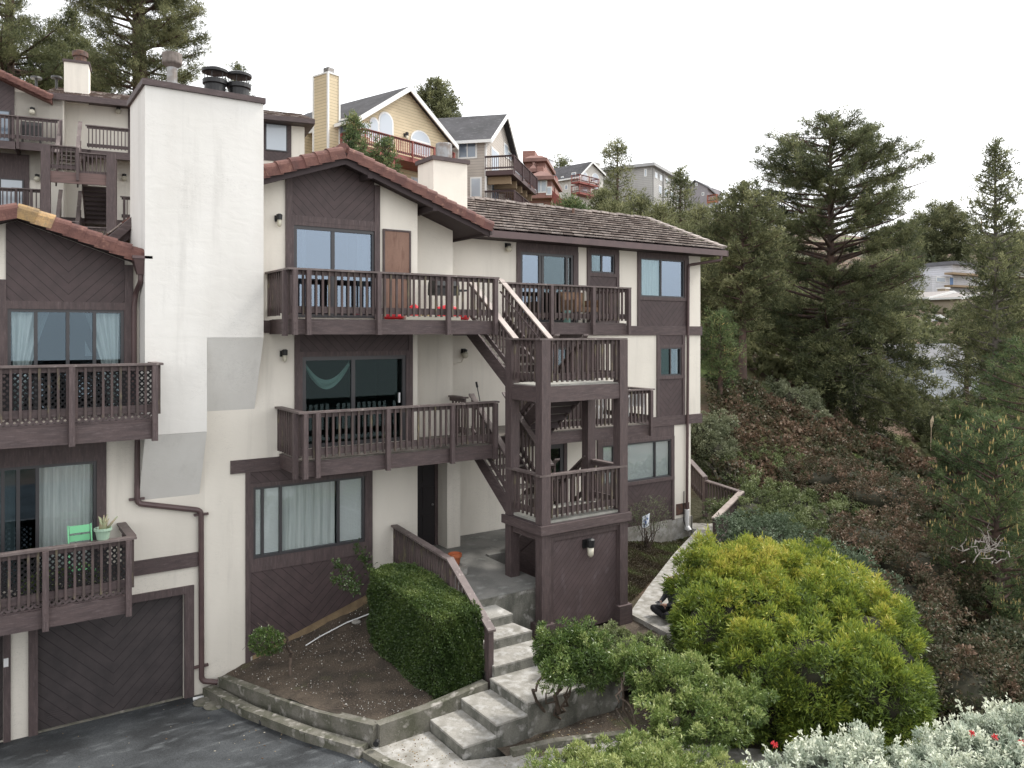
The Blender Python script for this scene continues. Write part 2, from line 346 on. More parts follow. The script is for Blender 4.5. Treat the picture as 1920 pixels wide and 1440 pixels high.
def railing(parent, p0, p1, h=.95, out=1, cap=CAPW, balm=MOSS, sp=.128, posts=(), fascia=.28, extra=(0, 0), drop=0.0, capw=.15, wood=WOODV):
    """guard rail from p0 to p1 (deck level, outer line); out=+1 puts balusters on the right-hand side of p0->p1"""
    p0 = Vector(p0); p1 = Vector(p1); d = (p1-p0); L = math.hypot(d.x, d.y); u = d/L; n = Vector((d.y/L, -d.x/L, 0))*out; up = Vector((0, 0, 1))
    e0, e1 = extra; hr = MB()
    hr.beam(p0-u*e0+up*h+n*.02, p1+u*e1+up*h+n*.02, capw, .038); hrp = part('handrail', hr, cap, parent, tuple(p0+up*h))
    sr = MB(); sr.beam(p0+up*(h-.041), p1+up*(h-.041), .038, .085); part('top_rail', sr, WOOD, parent, tuple(p0+up*h)); sr = MB(); sr.beam(p0+up*.235, p1+up*.235, .038, .13); part('bottom_rail', sr, WOOD, parent, tuple(p0+up*.2))
    bl = MB(); k = max(1, int(L/sp)); 
    rs = random.Random(int(L*1000)+k)
    for i in range(k):
        c = p0+u*((i+.5)*L/k)+n*(.039+.0008*(i % 3)); jt = rs.uniform(-.004, .004)
        bl.beam(c-Vector((u.x, u.y, 0))*.019+up*(h-.045+jt*0), c+Vector((u.x, u.y, 0))*.019+up*(h-.045), .038, h-.045-.06+jt)
    part('baluster_panel', bl, balm, parent, tuple(p0))
    for s in posts:
        c = p0+u*s+n*.1; pb = MB(); x = Vector((u.x, u.y, 0))*.045; y = n*.045
        zt = c.z+h-.042; zb = c.z-fascia-.03
        q = [c-x-y, c+x-y, c+x+y, c-x+y]
        if (x.cross(y)).z < 0: q = [q[0], q[3], q[2], q[1]]
        pb.hexa([(v.x, v.y, zb) for v in q]+[(v.x, v.y, zt) for v in q])
        for zz in (c.z-.08, c.z-.2):
            e = c+n*.045; pb.tube([(e.x, e.y, zz), (e.x+n.x*.012, e.y+n.y*.012, zz)], .013, 6)
        part('post', pb, wood, parent, tuple(p0+u*s))
    return hrp
def deck(parent, name, a0, a1, b0, b1, z, fh=.28, joists=True, dm=None):
    mb = MB(); mb.box(a0+.05, a1-.05, b0+.05, b1, z-.04, z); dk = part(name, mb, dm or DECK, parent, (a0, b1, z))
    f = MB(); f.box(a0, a1, b0, b0+.05, z-fh, z-.01); f.box(a0, a0+.05, b0+.05, b1, z-fh+.003, z-.012); f.box(a1-.05, a1, b0+.05, b1, z-fh+.003, z-.012)
    part('fascia', f, WOOD, dk)
    if joists:
        j = MB(); k = max(2, int((a1-a0)/.45))
        for i in range(1, k): x = a0+(a1-a0)*i/k; j.box(x-.02, x+.02, b0+.05, b1, z-fh+.02, z-.04)
        j.box(a0+.05, a1-.05, b0+.1, b1, z-.05, z-.043)
        part('joist_frame', j, SOFF, dk)
    return dk
def flight(parent, a0, a1, bt, zt, bb, zb, n=7, rails=(1, 1), capm=CAPL, hr=.95, ext=0, closed=False):
    """stair running in b from the top edge (bt, zt) to the bottom edge (bb, zb)"""
    s = MB(); sg = 1 if bb > bt else -1; sl = (zt-zb)/abs(bb-bt)
    for x in (a0-.02, a1+.02): s.beam((x, bt-sg*.04, zt+.03), (x, bb+sg*.1, zb+.03-sl*.1+.04), .05, .36)
    fl = part('stair_flight', s, WOOD, parent, (a0, bt, zt))
    for i in range(1, n):
        q = i/n; b = bt+(bb-bt)*q; z = zt+(zb-zt)*q; t = MB(); g = (bb-bt)/n
        t.box(a0+.01, a1-.01, b-g*.5-sg*.16, b-g*.5+sg*.15, z-.04, z); part('tread', t, DECK, fl)
        if closed: t2 = MB(); t2.box(a0+.01, a1-.01, b-g*.5-sg*.15, b-g*.5-sg*.13, z-.04-.15, z-.04); part('riser', t2, SOFF, fl)
    for k, x in enumerate((a0-.02, a1+.02)):
        if rails[k]:
            pp = ((x, bt, zt+.06), (x, bb, zb+.06))
            hp = railing(fl, *pp, h=hr-.02, out=(1 if k == 1 else -1)*(1 if sg > 0 else -1)*-1, cap=capm, extra=(.06, .08), capw=.14)
            if rails[k] == 2:
                g = MB(); gx = x+(.07 if k == 0 else -.07); g.tube([(gx, bt, zt+.72), (gx, bb, zb+.72)], .022, 6); part('grab_rail', g, WOOD, fl)
    return fl
def lamp(parent, px, py, b, kind='can', fr=M0, s=1.0):
    a, z = fr.P(px, py, b); m = MB()
    if kind == 'can':
        m.box(a-.06*s, a+.06*s, b-.03, b-.001, z-.05*s, z+.07*s); m.lathe([(.055*s, -.02*s), (.06*s, .08*s), (.03*s, .1*s)], (a+.01, b-.1*s, z), 12)
        g = MB(); g.lathe([(.02*s, -.16*s), (.042*s, -.13*s), (.046*s, -.021*s)], (a+.01, b-.1*s, z), 12)
    else:
        m.box(a-.06*s, a+.06*s, b-.03, b-.001, z-.02*s, z+.1*s); m.lathe([(.05*s, .02*s), (.06*s, .07*s), (.02*s, .09*s)], (a, b-.11*s, z), 12)
        g = MB(); g.ball((a, b-.11*s, z-.06*s), .085*s, 8)
    l = part('wall_lamp', m, METB, parent, (a, b, z)); part('lamp_globe', g, mat_lamp, l, smooth=True); return l
mat_lamp = mat('lamp_glass', (.55, .52, .42), .25, spec=.6)
def tiles_rake(mb, p0, p1, n, w=.3, dirb=1, jit=None):
    """half-barrel rake tiles laid along an edge from p0 (low) to p1 (high)"""
    p0 = Vector(p0); p1 = Vector(p1); d = (p1-p0)/n; u = d.normalized(); side = Vector((0, 1, 0)); up = side.cross(u)
    if up.z < 0: up = -up
    rs = random.Random(7)
    for i in range(n):
        a = p0+d*i-u*.03; c = p0+d*(i+1)+u*.03; lo = .035+rs.uniform(-.006, .006); hi = .0+rs.uniform(-.004, .004); mb.mi = rs.choice((0, 0, 1)) if jit is None else jit(i)
        K = 7; va = []; vc = []
        for k in range(K):
            th = math.pi*(k/(K-1)); x = -math.cos(th)*w/2; y = math.sin(th)*.1
            va.append(a+side*x+up*(y+lo)); vc.append(c+side*x*.93+up*(y+hi))
        q = MB()
        dr = -up*.17
        va = [va[0]+dr]+va; vc = [vc[0]+dr]+vc
        for k in range(K): mb.face([va[k], va[k+1], vc[k+1], vc[k]])
        mb.face(list(reversed(va))); mb.face(vc)
def roofplane(mb, e0, e1, r0, r1, rows, cols, th=.045, jit=.012, seed=1, sj=.04):
    """tiles laid in courses; e0-e1 eave, r0-r1 ridge"""
    e0, e1, r0, r1 = map(Vector, (e0, e1, r0, r1)); rs = random.Random(seed)
    nrm = (e1-e0).cross(r0-e0).normalized()
    if nrm.z < 0: nrm = -nrm
    for i in range(rows):
        q0, q1 = i/rows, (i+1.12)/rows
        A0 = e0.lerp(r0, q0); A1 = e1.lerp(r1, q0); B0 = e0.lerp(r0, min(q1, 1)); B1 = e1.lerp(r1, min(q1, 1))
        off = (i % 2)*.5
        for j in range(-1, cols):
            s0 = max(0, (j+off)/cols)+.0015; s1 = min(1, (j+1+off)/cols)-.0015
            if s1 <= s0: continue
            k = nrm*(th+rs.uniform(0, jit)); k2 = nrm*rs.uniform(0, jit*.3); sl = (A0-B0)*rs.uniform(-sj*.6, sj)
            a, b_, c, d = A0.lerp(A1, s0)+sl, A0.lerp(A1, s1)+sl, B0.lerp(B1, s1), B0.lerp(B1, s0)
            mb.mi = rs.choice((0, 0, 0, 1)); t = nrm*.03
            mb.hexa([a+k-t, b_+k-t, c+k2-t, d+k2-t, a+k+t*.2, b_+k+t*.2, c+k2+t*.2, d+k2+t*.2])
# ================================================================== MAIN BUILDING
V1, VM, V2 = 16.0, 16.6, 17.5
F3, F2, F1 = .29, -2.42, -5.14
bld = root('apartment_building', (6.0, V1, -6.5), 'three storey cream stucco apartment block with brown timber balconies, clay tile gable and tall chimney', 'apartment building')
w = MB(); rm = MB()
def zr(a): return 3.60-.354*abs(a-6.40)            # underside of the gable roof
def op(x0, x1, b, z0=None, z1=None, y0=None, y1=None, ym=None):
    a0 = M0.P(x0, 600, b)[0]; a1 = M0.P(x1, 600, b)[0]
    if z0 is None: z0 = M0.P(x0, y0, b)[1]
    if z1 is None: z1 = M0.P(x0, y1, b)[1]
    return (a0, a1, z0, z1)
UA = 8.31; UM = 9.57; UR = 19.14; UG = 18.7
o_up = op(550, 703, V1, z0=F3+.05, y1=422); o_md = op(566, 760, V1, z0=F2+.05, y1=669); o_gr = op(474, 683, V1, y0=1053, y1=917)
o_gr = (o_gr[0], o_gr[1], -4.48, -3.06)
wops = [o_up, o_md, o_gr]
facade(w, 3.72, UA, -7.2, 2.5, V1, wops)
w.face([(3.72, V1, 2.5), (UA, V1, 2.5), (UA, V1, zr(UA)), (6.40, V1, zr(6.40)), (3.72, V1, zr(3.72))])
w.face([(UA, V1, -7.2), (UA, VM+.6, -7.2), (UA, VM+.6, zr(UA)), (UA, V1, zr(UA))])
DT = -2.75                                           # head of the entrance recess
w.box(UA, UM, VM, VM+.6, DT, 2.45); w.face([(UA, VM, 2.45), (UM, VM, 2.45), (UM, VM, zr(UM)), (UA, VM, zr(UA))])
w.box(9.42, 9.78, VM, V2-.003, -5.3, DT-.003); w.box(UA, 9.42, V2-.35, V2-.1, -5.3, DT+.1)
wall = part('wall', w, STU, bld, (6, V1, -5))
rops = [op(975, 1074, V2, z0=F3+.03, y1=472), op(1106.5, 1151, V2, y0=511, y1=475), op(1200, 1282, V2, y0=556, y1=483),
        op(1237, 1276, V2, y0=705, y1=652), op(1000, 1066, V2, z0=F2+.03, z1=F2+2.05), op(1128, 1257, V2, y0=900, y1=822), op(1018, 1056, V2, z0=-5.14, z1=-3.05)]
rops[5] = (rops[5][0], rops[5][1], M0.P(1257, 893, V2)[1], M0.P(1257, 822.8, V2)[1])
w2 = MB(); facade(w2, UM, UG, -6.3, M0.P(1315, 785, V2)[1], V2, rops); facade(w2, UM, UR, M0.P(1315, 785, V2)[1], 2.72, V2, rops)
zz = M0.P(1315, 785, V2)[1]
w2.face([(UG, V2, -6.3), (UG, 24, -6.3), (UG, 24, zz), (UG, V2, zz)]); w2.face([(UR, V2, zz), (UR, 24, zz), (UR, 24, 2.72), (UR, 21, 4.05), (UR, V2, 2.72)])
w2.face([(UG, V2, zz), (UG, 24, zz), (UR, 24, zz), (UR, V2, zz)]); w2.face([(3.72, 24, -7.2), (UR, 24, -7.2), (UR, 24, 2.7), (3.72, 24, 2.7)])
part('rear_wing_wall', w2, STU, bld, (14, V2, -5))
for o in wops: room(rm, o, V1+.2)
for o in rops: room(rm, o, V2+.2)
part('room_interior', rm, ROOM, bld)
# foundation strips
f = MB(); f.prism([(4.63, -7.0), (7.25, -7.0), (7.25, -5.5), (4.63, -6.35)], V1-.02, V1+.01); part('foundation', f, TANC, bld)
f = MB(); f.box(9.8, UG+.03, V2-.03, V2+.02, -6.5, -5.72); f.box(UG-.001, UG+.05, V2-.03, 23, -6.5, -5.72); part('foundation', f, CONL, bld)
# trim bands
def band(a0, a1, z0, z1, b): board(bld, 'trim_band', a0, a1, z0, z1, b, WOOD, d=.045)
zb = [M0.P(1315, y, V2)[1] for y in (628.5, 612, 792, 775)]
band(UM+.02, UR+.045, zb[0], zb[1], V2); band(14.9, UR+.045, zb[2], zb[3], V2)
band(4.2, 5.25, M0.P(500, 882, V1)[1], M0.P(500, 858, V1)[1], V1)
band(4.7, 5.05, .02, .27, V1)
m = MB(); m.box(UR+.002, UR+.047, V2, 24, zb[0]+.003, zb[1]-.003); m.box(UR+.002, UR+.047, V2, 24, zb[2]+.003, zb[3]-.003); part('trim_band', m, WOOD, bld)
# --- upper storey front wing: panel, chevron gable, slider, brown door
pa0, pa1 = M0.P(535, 500, V1)[0], M0.P(711, 500, V1)[0]; zt = M0.P(620, 412, V1)[1]
sid = MB(); sid.prism([(pa0+.13, zt+.02), (pa1-.13, zt+.02), (pa1-.13, zr(pa1-.13)), (6.40, zr(6.4)), (pa0+.13, zr(pa0+.13))], V1-.025, V1+.01)
part('gable_siding', sid, SIDV, bld, ((pa0+pa1)/2, V1, zt))
fr = MB(); fr.box(pa0, pa0+.13, V1-.05, V1, F3-.3, zr(pa0)-.02); fr.box(pa1-.13, pa1, V1-.05, V1, F3-.3, zr(pa1)-.02); fr.box(pa0+.13, pa1-.13, V1-.048, V1, zt-.09, zt+.03)
fr.box(pa0+.13, o_up[0], V1-.046, V1, F3, zt-.09); fr.box(o_up[1], pa1-.13, V1-.046, V1, F3, zt-.09); fr.box(o_up[0], o_up[1], V1-.044, V1, o_up[3], zt-.09)
part('casing', fr, WOODV, bld)
dv = M0.P(624, 500, V1)[0]
def tied(side):                                     # sheer curtain drawn to one side
    def f(w_, b):
        a0, a1, z0, z1 = cur
        if side > 0: drape(w_, 'curtain', a1-.62, a1-.06, z0, z1-.06, b, CURT, n=18, pinch=lambda q: a1-.1)
        else: drape(w_, 'curtain', a0+.06, a0+.62, z0, z1-.06, b, CURT, n=18, pinch=lambda q: a0+.1)
    return f
cur = o_up
window(bld, o_up, V1, [dv], GL_S, 'sliding_door', .07, hang=[lambda w_, b: drape(w_, 'curtain', o_up[1]-.38, o_up[1]-.1, o_up[2], o_up[3]-.08, b, CURT, n=12),
       lambda w_, b: drape(w_, 'curtain', o_up[0]+.1, o_up[0]+.3, o_up[2], o_up[3]-.08, b, CURT, n=8)])
da0, da1 = M0.P(717, 500, V1)[0], M0.P(769, 500, V1)[0]; dz = M0.P(740, 431, V1)[1]
d_ = MB(); d_.box(da0+.04, da1-.04, V1-.035, V1, F3, dz-.04); m_door = mat('red_brown_door', (.2, .115, .083), .6, (.25, .15, .11), 1.5, c3=(.14, .07, .05), sc3=3, st3=(3, 3, .5), fine=.08)
dd = part('door', d_, m_door, bld, (da0, V1, F3), 'faded red-brown flush door')
f_ = MB(); f_.box(da0, da0+.04, V1-.05, V1, F3, dz); f_.box(da1-.04, da1, V1-.05, V1, F3, dz); f_.box(da0+.04, da1-.04, V1-.05, V1, dz-.04, dz); part('door_frame', f_, WOODV, dd)
k_ = MB(); k_.ball((da1-.1, V1-.09, F3+.95), .035, 6); part('handle', k_, METD, dd, smooth=True)
# --- middle storey front wing
qa0, qa1 = M0.P(552, 700, V1)[0], M0.P(772.5, 700, V1)[0]; zt2 = F3-.28
board(bld, 'siding_panel', qa0, qa1, o_md[3]+.1, zt2, V1, SIDV, d=.02)
fr = MB(); fr.box(qa0, o_md[0], V1-.045, V1, F2, o_md[3]+.1); fr.box(o_md[1], qa1, V1-.045, V1, F2, o_md[3]+.1); fr.box(o_md[0], o_md[1], V1-.043, V1, o_md[3], o_md[3]+.1)
fr.box(qa0, qa0+.1, V1-.045, V1, o_md[3]+.1, zt2); fr.box(qa1-.1, qa1, V1-.045, V1, o_md[3]+.1, zt2); part('casing', fr, WOODV, bld)
dv2 = M0.P(662, 700, V1)[0]
m_val = mat('sage_valance', (.62, .7, .64), .9)
def valance(w_, b):
    m = MB(); n = 16; x0, x1, z1 = o_md[0]+.08, dv2-.05, o_md[3]-.1; P = []
    for i in range(n+1):
        s = i/n; sag = .42*math.sin(math.pi*s)**.9; wd = .1+.08*math.sin(math.pi*s)
        P.append([(x0+(x1-x0)*s, b+.1+.03*math.sin(k*2.1+s*5), z1-sag-wd*k/3+(.0 if k else .02)) for k in range(4)])
    for i in range(n):
        for k in range(3): m.face([P[i][k], P[i][k+1], P[i+1][k+1], P[i+1][k]])
    part('valance', m, m_val, w_, smooth=True)
sd_ = window(bld, o_md, V1, [dv2], GL_D, 'sliding_door', .08, hang=[valance])
h_ = MB(); h_.box(o_md[1]-.19, o_md[1]-.16, V1-.07, V1-.02, F2+.9, F2+1.12); part('handle', h_, WHT, sd_)
# --- ground storey front wing
ga0, ga1 = M0.P(460, 950, V1)[0], M0.P(697, 950, V1)[0]; gz1 = M0.P(500, 882, V1)[1]
zs0 = M0.P(500, 1068, V1)[1]
board(bld, 'siding_panel', ga0+.09, ga1-.07, o_gr[3]+.08, gz1, V1, SIDV, d=.02)
s_ = MB(); s_.prism([(ga0+.09, -6.42), (ga1, -5.60), (ga1, zs0+.12-.12), (ga0+.09, zs0)], V1-.024, V1+.01); part('siding_panel', s_, SIDV, bld, ((ga0+ga1)/2, V1, -5.6))
fr = MB(); fr.box(ga0, ga0+.09, V1-.048, V1, -6.75, gz1); fr.box(ga1-.07, ga1, V1-.048, V1, -5.65, gz1)
fr.box(ga0+.09, ga1-.07, V1-.046, V1, zs0, o_gr[2]); fr.box(ga0+.09, ga1-.07, V1-.046, V1, o_gr[3], o_gr[3]+.08)
fr.box(ga0+.09, o_gr[0], V1-.044, V1, o_gr[2], o_gr[3]); fr.box(o_gr[1], ga1-.07, V1-.044, V1, o_gr[2], o_gr[3]); part('casing', fr, WOODV, bld)
def blind(o, z0=None, dp=.045, a=None):
    def f(w_, b):
        m = MB(); x0, x1 = a or (o[0]+.06, o[1]-.06); m.box(x0, x1, b+dp, b+dp+.01, z0 or o[2]+.06, o[3]-.06); part('blind', m, BLND, w_)
    return f
gd = [M0.P(x, 980, V1)[0] for x in (492, 526, 634)]
window(bld, o_gr, V1, gd, [GL_C, GL_C, GL_C, GL_C], 'window', .05, hang=[blind(o_gr, a=(o_gr[0]+.04, gd[1])), lambda w_, b: drape(w_, 'curtain', gd[1]+.02, gd[2]-.05, o_gr[2], o_gr[3]-.05, b, CURT, n=36, wav=.02),
      blind(o_gr, a=(gd[2], o_gr[1]-.04))])
# entrance door
e0, e1 = M0.P(766, 950, 17.1)[0], M0.P(822, 950, 17.1)[0]
d_ = MB(); d_.box(e0-.4, e1, 17.09, V2-.35, -5.16, DT-.003); m_ed = mat('near_black_door', (.03, .026, .028), .5, fine=.05)
dd = part('door', d_, m_ed, bld, (e0, V2-.4, F1), 'almost black panelled entrance door')
q_ = MB()
for i in range(2):
    for j in range(3): x = e0-.05+i*.42; z = F1+.2+j*.68; q_.box(x, x+.34, 17.075, 17.089, z, z+.55); 
part('door_panel', q_, m_ed, dd)
f_ = MB(); f_.box(e1-.12, 9.419, 17.05, 17.09, -5.16, DT-.01); part('door_frame', f_, WOODV, dd)
k_ = MB(); k_.ball((e1-.2, 17.03, F1+1.0), .03, 6); part('handle', k_, METG, dd, smooth=True)
# vents
m = MB(); a, z = M0.P(877, 1016, V2); m.box(a-.17, a+.17, V2-.03, V2, z-.1, z+.1)
for i in range(5): m.box(a-.15, a+.15, V2-.045, V2-.03, z-.08+i*.036, z-.065+i*.036)
part('wall_vent', m, PIPE, bld)
m = MB(); m.box(18.05, 18.62, V2-.02, V2, -5.62, -5.28); part('wall_vent', m, METR, bld)
# --- rear wing windows on all three storeys
def casing(o, x0, x1, z0, z1, b=V2, sz=None, szt=None, kind=SIDV):
    """brown panel round an opening, with chevron siding below (and above)"""
    a0, a1 = M0.P(x0, 600, b)[0], M0.P(x1, 600, b)[0]; fr = MB()
    fr.box(a0, o[0], b-.045, b, o[2], o[3]); fr.box(o[1], a1, b-.045, b, o[2], o[3]); fr.box(a0, a1, b-.046, b, o[3], o[3]+.09)
    t = o[3]+.09
    if z1-t > .05:
        if szt: board(bld, 'siding_panel', a0+.1, a1-.1, t, z1, b, SIDV, d=.02); fr.box(a0, a0+.1, b-.045, b, t, z1); fr.box(a1-.1, a1, b-.045, b, t, z1)
        else: fr.box(a0, a1, b-.03, b, t, z1)
    if o[2]-z0 > .15:
        fr.box(a0, a1, b-.05, b, o[2]-.1, o[2]); fr.box(a0, a0+.1, b-.045, b, z0, o[2]-.1); fr.box(a1-.1, a1, b-.045, b, z0, o[2]-.1)
        board(bld, 'siding_panel', a0+.1, a1-.1, z0, o[2]-.1, b, kind, d=.02)
    part('casing', fr, WOODV, bld)
def X(x, b=V2): return M0.P(x, 600, b)[0]
casing(rops[0], 968, 1083, F3, 2.66); window(bld, rops[0], V2, [X(1012), X(1017), X(1062)], [GL_S, GL_S, GL_M, GL_C], 'sliding_door', .07)
casing(rops[1], 1100, 1159.6, F3, 2.66); window(bld, rops[1], V2, [X(1128)], [GL_M, GL_S], 'window', .045)
casing(rops[2], 1194.6, 1290, zb[1], 2.66); window(bld, rops[2], V2, [X(1239)], [GL_M, GL_S], 'window', .045, hang=[lambda w_, b: drape(w_, 'curtain', X(1203), X(1237), rops[2][2], rops[2][3]-.05, b, CURT, n=20)])
casing(rops[3], 1230.5, 1282.4, zb[3], zb[0], szt=1); window(bld, rops[3], V2, [X(1257)], [GL_D, GL_M], 'window', .045)
casing(rops[4], 975, 1090, F2, F3-.3); window(bld, rops[4], V2, [X(1033)], GL_M, 'sliding_door', .07)
casing(rops[5], 1119, 1263, -5.74, zb[2]-.0, szt=0); window(bld, rops[5], V2, [X(1150), X(1228)], [GL_C, GL_C, GL_C], 'window', .05, hang=[blind(rops[5])])
casing(rops[6], 1012, 1062, -5.3, -2.95); window(bld, rops[6], V2, [], GL_M, 'glazed_door', .12)
# --- gable roof of the front wing
VF = 15.5; rid = 6.40; zrid = 3.77; eR = 9.95; eL = 2.9; s_ = .354
r_ = MB()
for (a_e, sg) in ((eR, 1), (eL, -1)):
    ze = zrid-s_*abs(a_e-rid)
    roofplane(r_, (a_e, VF+.25, ze), (a_e, 24, ze), (rid, VF+.25, zrid), (rid, 24, zrid), 11, 18, seed=3+sg)
roof = part('tile_roof', r_, [TILE, TILEL], bld, (rid, VF, zrid))
u_ = MB()
for a_e in (eR, eL):
    ze = zrid-s_*abs(a_e-rid)
    u_.hexa([(rid, VF+.12, zrid-.16), (a_e, VF+.12, ze-.16), (a_e, 24, ze-.16), (rid, 24, zrid-.16), (rid, VF+.12, zrid-.02), (a_e, VF+.12, ze-.02), (a_e, 24, ze-.02), (rid, 24, zrid-.02)])
    u_.beam((rid, VF+.06, zrid-.02), (a_e, VF+.06, ze-.02), .06, .24)
    u_.box(a_e-.02, a_e+.03, VF, 24, ze-.22, ze-.03)
for q in (.55, 2.1): 
    a = rid+q; u_.box(a-.05, a+.05, VF+.02, VM, zrid-s_*q-.3, zrid-s_*q-.165)
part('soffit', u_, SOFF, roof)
rt = MB(); tiles_rake(rt, (eR+.03, VF+.1, zrid-s_*(eR-rid)), (rid+.08, VF+.1, zrid), 14); tiles_rake(rt, (eL, VF+.1, zrid-s_*(rid-eL)), (rid-.08, VF+.1, zrid), 13)
part('rake_tile_row', rt, [TILE, mat('clay_tile_dark', (.12, .05, .042), .75, (.08, .04, .035), 5, fine=.2)], roof, smooth=False)
rg = MB()
for i in range(20):
    y = VF+.12+i*.42; rg.tube([(rid, y, zrid+.06), (rid, y+.46, zrid+.045)], [.15, .13], 8)
part('ridge_tile_row', rg, TILE, roof)
gt = MB(); gt.box(eR+.03, eR+.15, VF+.1, 17.0, zrid-s_*(eR-rid)-.19, zrid-s_*(eR-rid)-.07); part('gutter', gt, PIPE, roof)
# --- rear wing roof
e_v, e_z, r_v, r_z = 16.85, 2.62, 20.4, 4.0; aR = 19.55
r_ = MB(); roofplane(r_, (eR-.25, e_v, e_z), (aR, e_v, e_z), (eR-.25, r_v, r_z), (aR-.1, r_v, r_z), 11, 26, th=.075, jit=.008, seed=9, sj=.012)
roofplane(r_, (aR, 24.2, e_z), (eR-.25, 24.2, e_z), (aR-.1, r_v, r_z), (eR-.25, r_v, r_z), 11, 34, seed=10)
roof2 = part('tile_roof', r_, [TILEL, mat('brown_flat_tile', (.24, .2, .18), .8, (.17, .14, .13), 4, c3=(.3, .26, .22), sc3=12, fine=.2)], bld, (12, e_v, e_z))
u_ = MB(); u_.hexa([(eR-.25, e_v, e_z-.14), (aR, e_v, e_z-.14), (aR, r_v, r_z-.14), (eR-.25, r_v, r_z-.14), (eR-.25, e_v, e_z-.01), (aR, e_v, e_z-.01), (aR, r_v, r_z-.01), (eR-.25, r_v, r_z-.01)])
u_.box(eR+.2, aR-.05, e_v+.03, V2, e_z-.17, e_z-.14)
u_.hexa([(eR-.25, r_v, r_z-.14), (aR, r_v, r_z-.14), (aR, 24.2, e_z-.14), (eR-.25, 24.2, e_z-.14), (eR-.25, r_v, r_z-.01), (aR, r_v, r_z-.01), (aR, 24.2, e_z-.01), (eR-.25, 24.2, e_z-.01)])
part('soffit', u_, SOFF, roof2)
u_ = MB(); u_.box(eR+.16, aR+.02, e_v-.1, e_v-.003, e_z-.19, e_z-.02); u_.box(aR+.002, aR+.04, e_v-.1, e_v+.1, e_z-.2, e_z-.02); part('gutter', u_, PIPE, roof2)
u_ = MB(); u_.beam((aR+.03, e_v, e_z-.0), (aR+.03, r_v, r_z-.0), .04, .2); part('barge_board', u_, WOOD, roof2)
rg = MB(); rs = random.Random(5)
for i in range(26):
    x = eR-.2+i*.38; z = r_z+.05+rs.uniform(-.01, .02); rg.bar((x, r_v, z+.02), (x+.4, r_v, z), .3, .06)
n_ = 10
for i in range(n_):
    q0, q1 = i/n_, (i+1.1)/n_; p = lambda q: Vector((aR-.02, e_v+(r_v-e_v)*q, e_z+(r_z-e_z)*q+.085))
    rg.bar(p(q0)+Vector((0, 0, .03)), p(q1), .24, .05)
part('ridge_tile_row', rg, TILEL, roof2)
for x, y in ((1075, 404), (1095, 414)):
    p = M0.P(x, y, 20.0); m = MB(); m.tube([(p[0], 20.0, p[1]-.1), (p[0], 20.0, p[1]+.22)], .045, 8); m.lathe([(.16, -.1), (.06, .0)], (p[0], 20.0, p[1]-.02), 10); part('vent_pipe', m, METR, roof2)
# second chimney
c = MB(); c.box(10.35, 11.42, 19.0, 19.9, 2.6, 4.72); ch2 = part('chimney', c, STU, bld, (10.9, 19, 2.6))
c = MB(); c.box(10.29, 11.48, 18.94, 19.96, 4.722, 4.83); part('chimney_cap', c, WOOD, ch2)
c = MB(); c.lathe([(.2, 0), (.23, .02), (.23, .42), (.21, .44), (.21, .4)], (10.9, 19.4, 4.86), 20); part('flue', c, METG, ch2, smooth=False)
# main chimney block
VC = 15.4; cu0, cu1, cu2 = 2.56, 4.67, 3.62
z1_ = M0.P(440, 633, VC)[1]; z2_ = M0.P(330, 813, VC)[1]; zt_ = 4.44
z1w = M0.P(430, 769, V1)[1]; z2w = M0.P(320, 932, V1)[1]
c = MB()
c.prism([(cu0, z1_), (cu1, z1_), (cu1, zt_), (cu0, zt_)], VC, V1+1.0); c.prism([(cu0, z2_), (cu2, z2_), (cu2, z1_-.001), (cu0, z1_-.001)], VC, V1+.01)
c.hexa([(cu2, V1, z1w), (cu1, V1, z1w), (cu1, V1+.02, z1_), (cu2, V1+.02, z1_), (cu2, VC, z1_-.004), (cu1, VC, z1_-.004), (cu1, V1, z1_-.002), (cu2, V1, z1_-.002)])
c.hexa([(cu0, V1, z2w), (cu2, V1, z2w), (cu2, V1+.02, z2_), (cu0, V1+.02, z2_), (cu0, VC, z2_-.004), (cu2, VC, z2_-.004), (cu2, V1, z2_-.002), (cu0, V1, z2_-.002)])
ch = part('chimney', c, STC, bld, (cu0, VC, z1_))
c = MB(); c.box(cu0-.05, cu1+.03, VC-.05, V1+1.06, zt_+.002, zt_+.11); part('chimney_cap', c, WOOD, ch)
c = MB(); p = (3.15, 16.1, zt_+.11); c.lathe([(.34, 0), (.3, .06), (.2, .12), (.2, .18)], p, 18); c.lathe([(.095, .18), (.095, .6)], p, 18); part('flue', c, METG, ch)
c = MB(); c.lathe([(.1, .5), (.17, .56), (.18, .58), (.18, .76), (.17, .765), (.17, .6), (.02, .6)], p, 18); part('flue_cap', c, mat('grey_rusty_mesh', (.2, .17, .15), .7, (.1, .085, .075), 9), ch)
for x in (M0.P(403, 160, 16.3)[0], M0.P(448, 160, 16.3)[0]):
    y = 16.3
    c = MB(); c.lathe([(.22, 0), (.2, .02), (.2, .36), (.235, .38), (.235, .46), (.22, .47)], (x, y, zt_+.11), 18)
    for k in range(6): an = k*math.pi/3; c.tube([(x+.2*math.cos(an), y+.2*math.sin(an), zt_+.56), (x+.2*math.cos(an), y+.2*math.sin(an), zt_+.72)], .008, 4)
    c.lathe([(.2, .6), (.25, .61), (.25, .66), (.1, .72)], (x, y, zt_+.11), 18); part('flue', c, METB, ch)
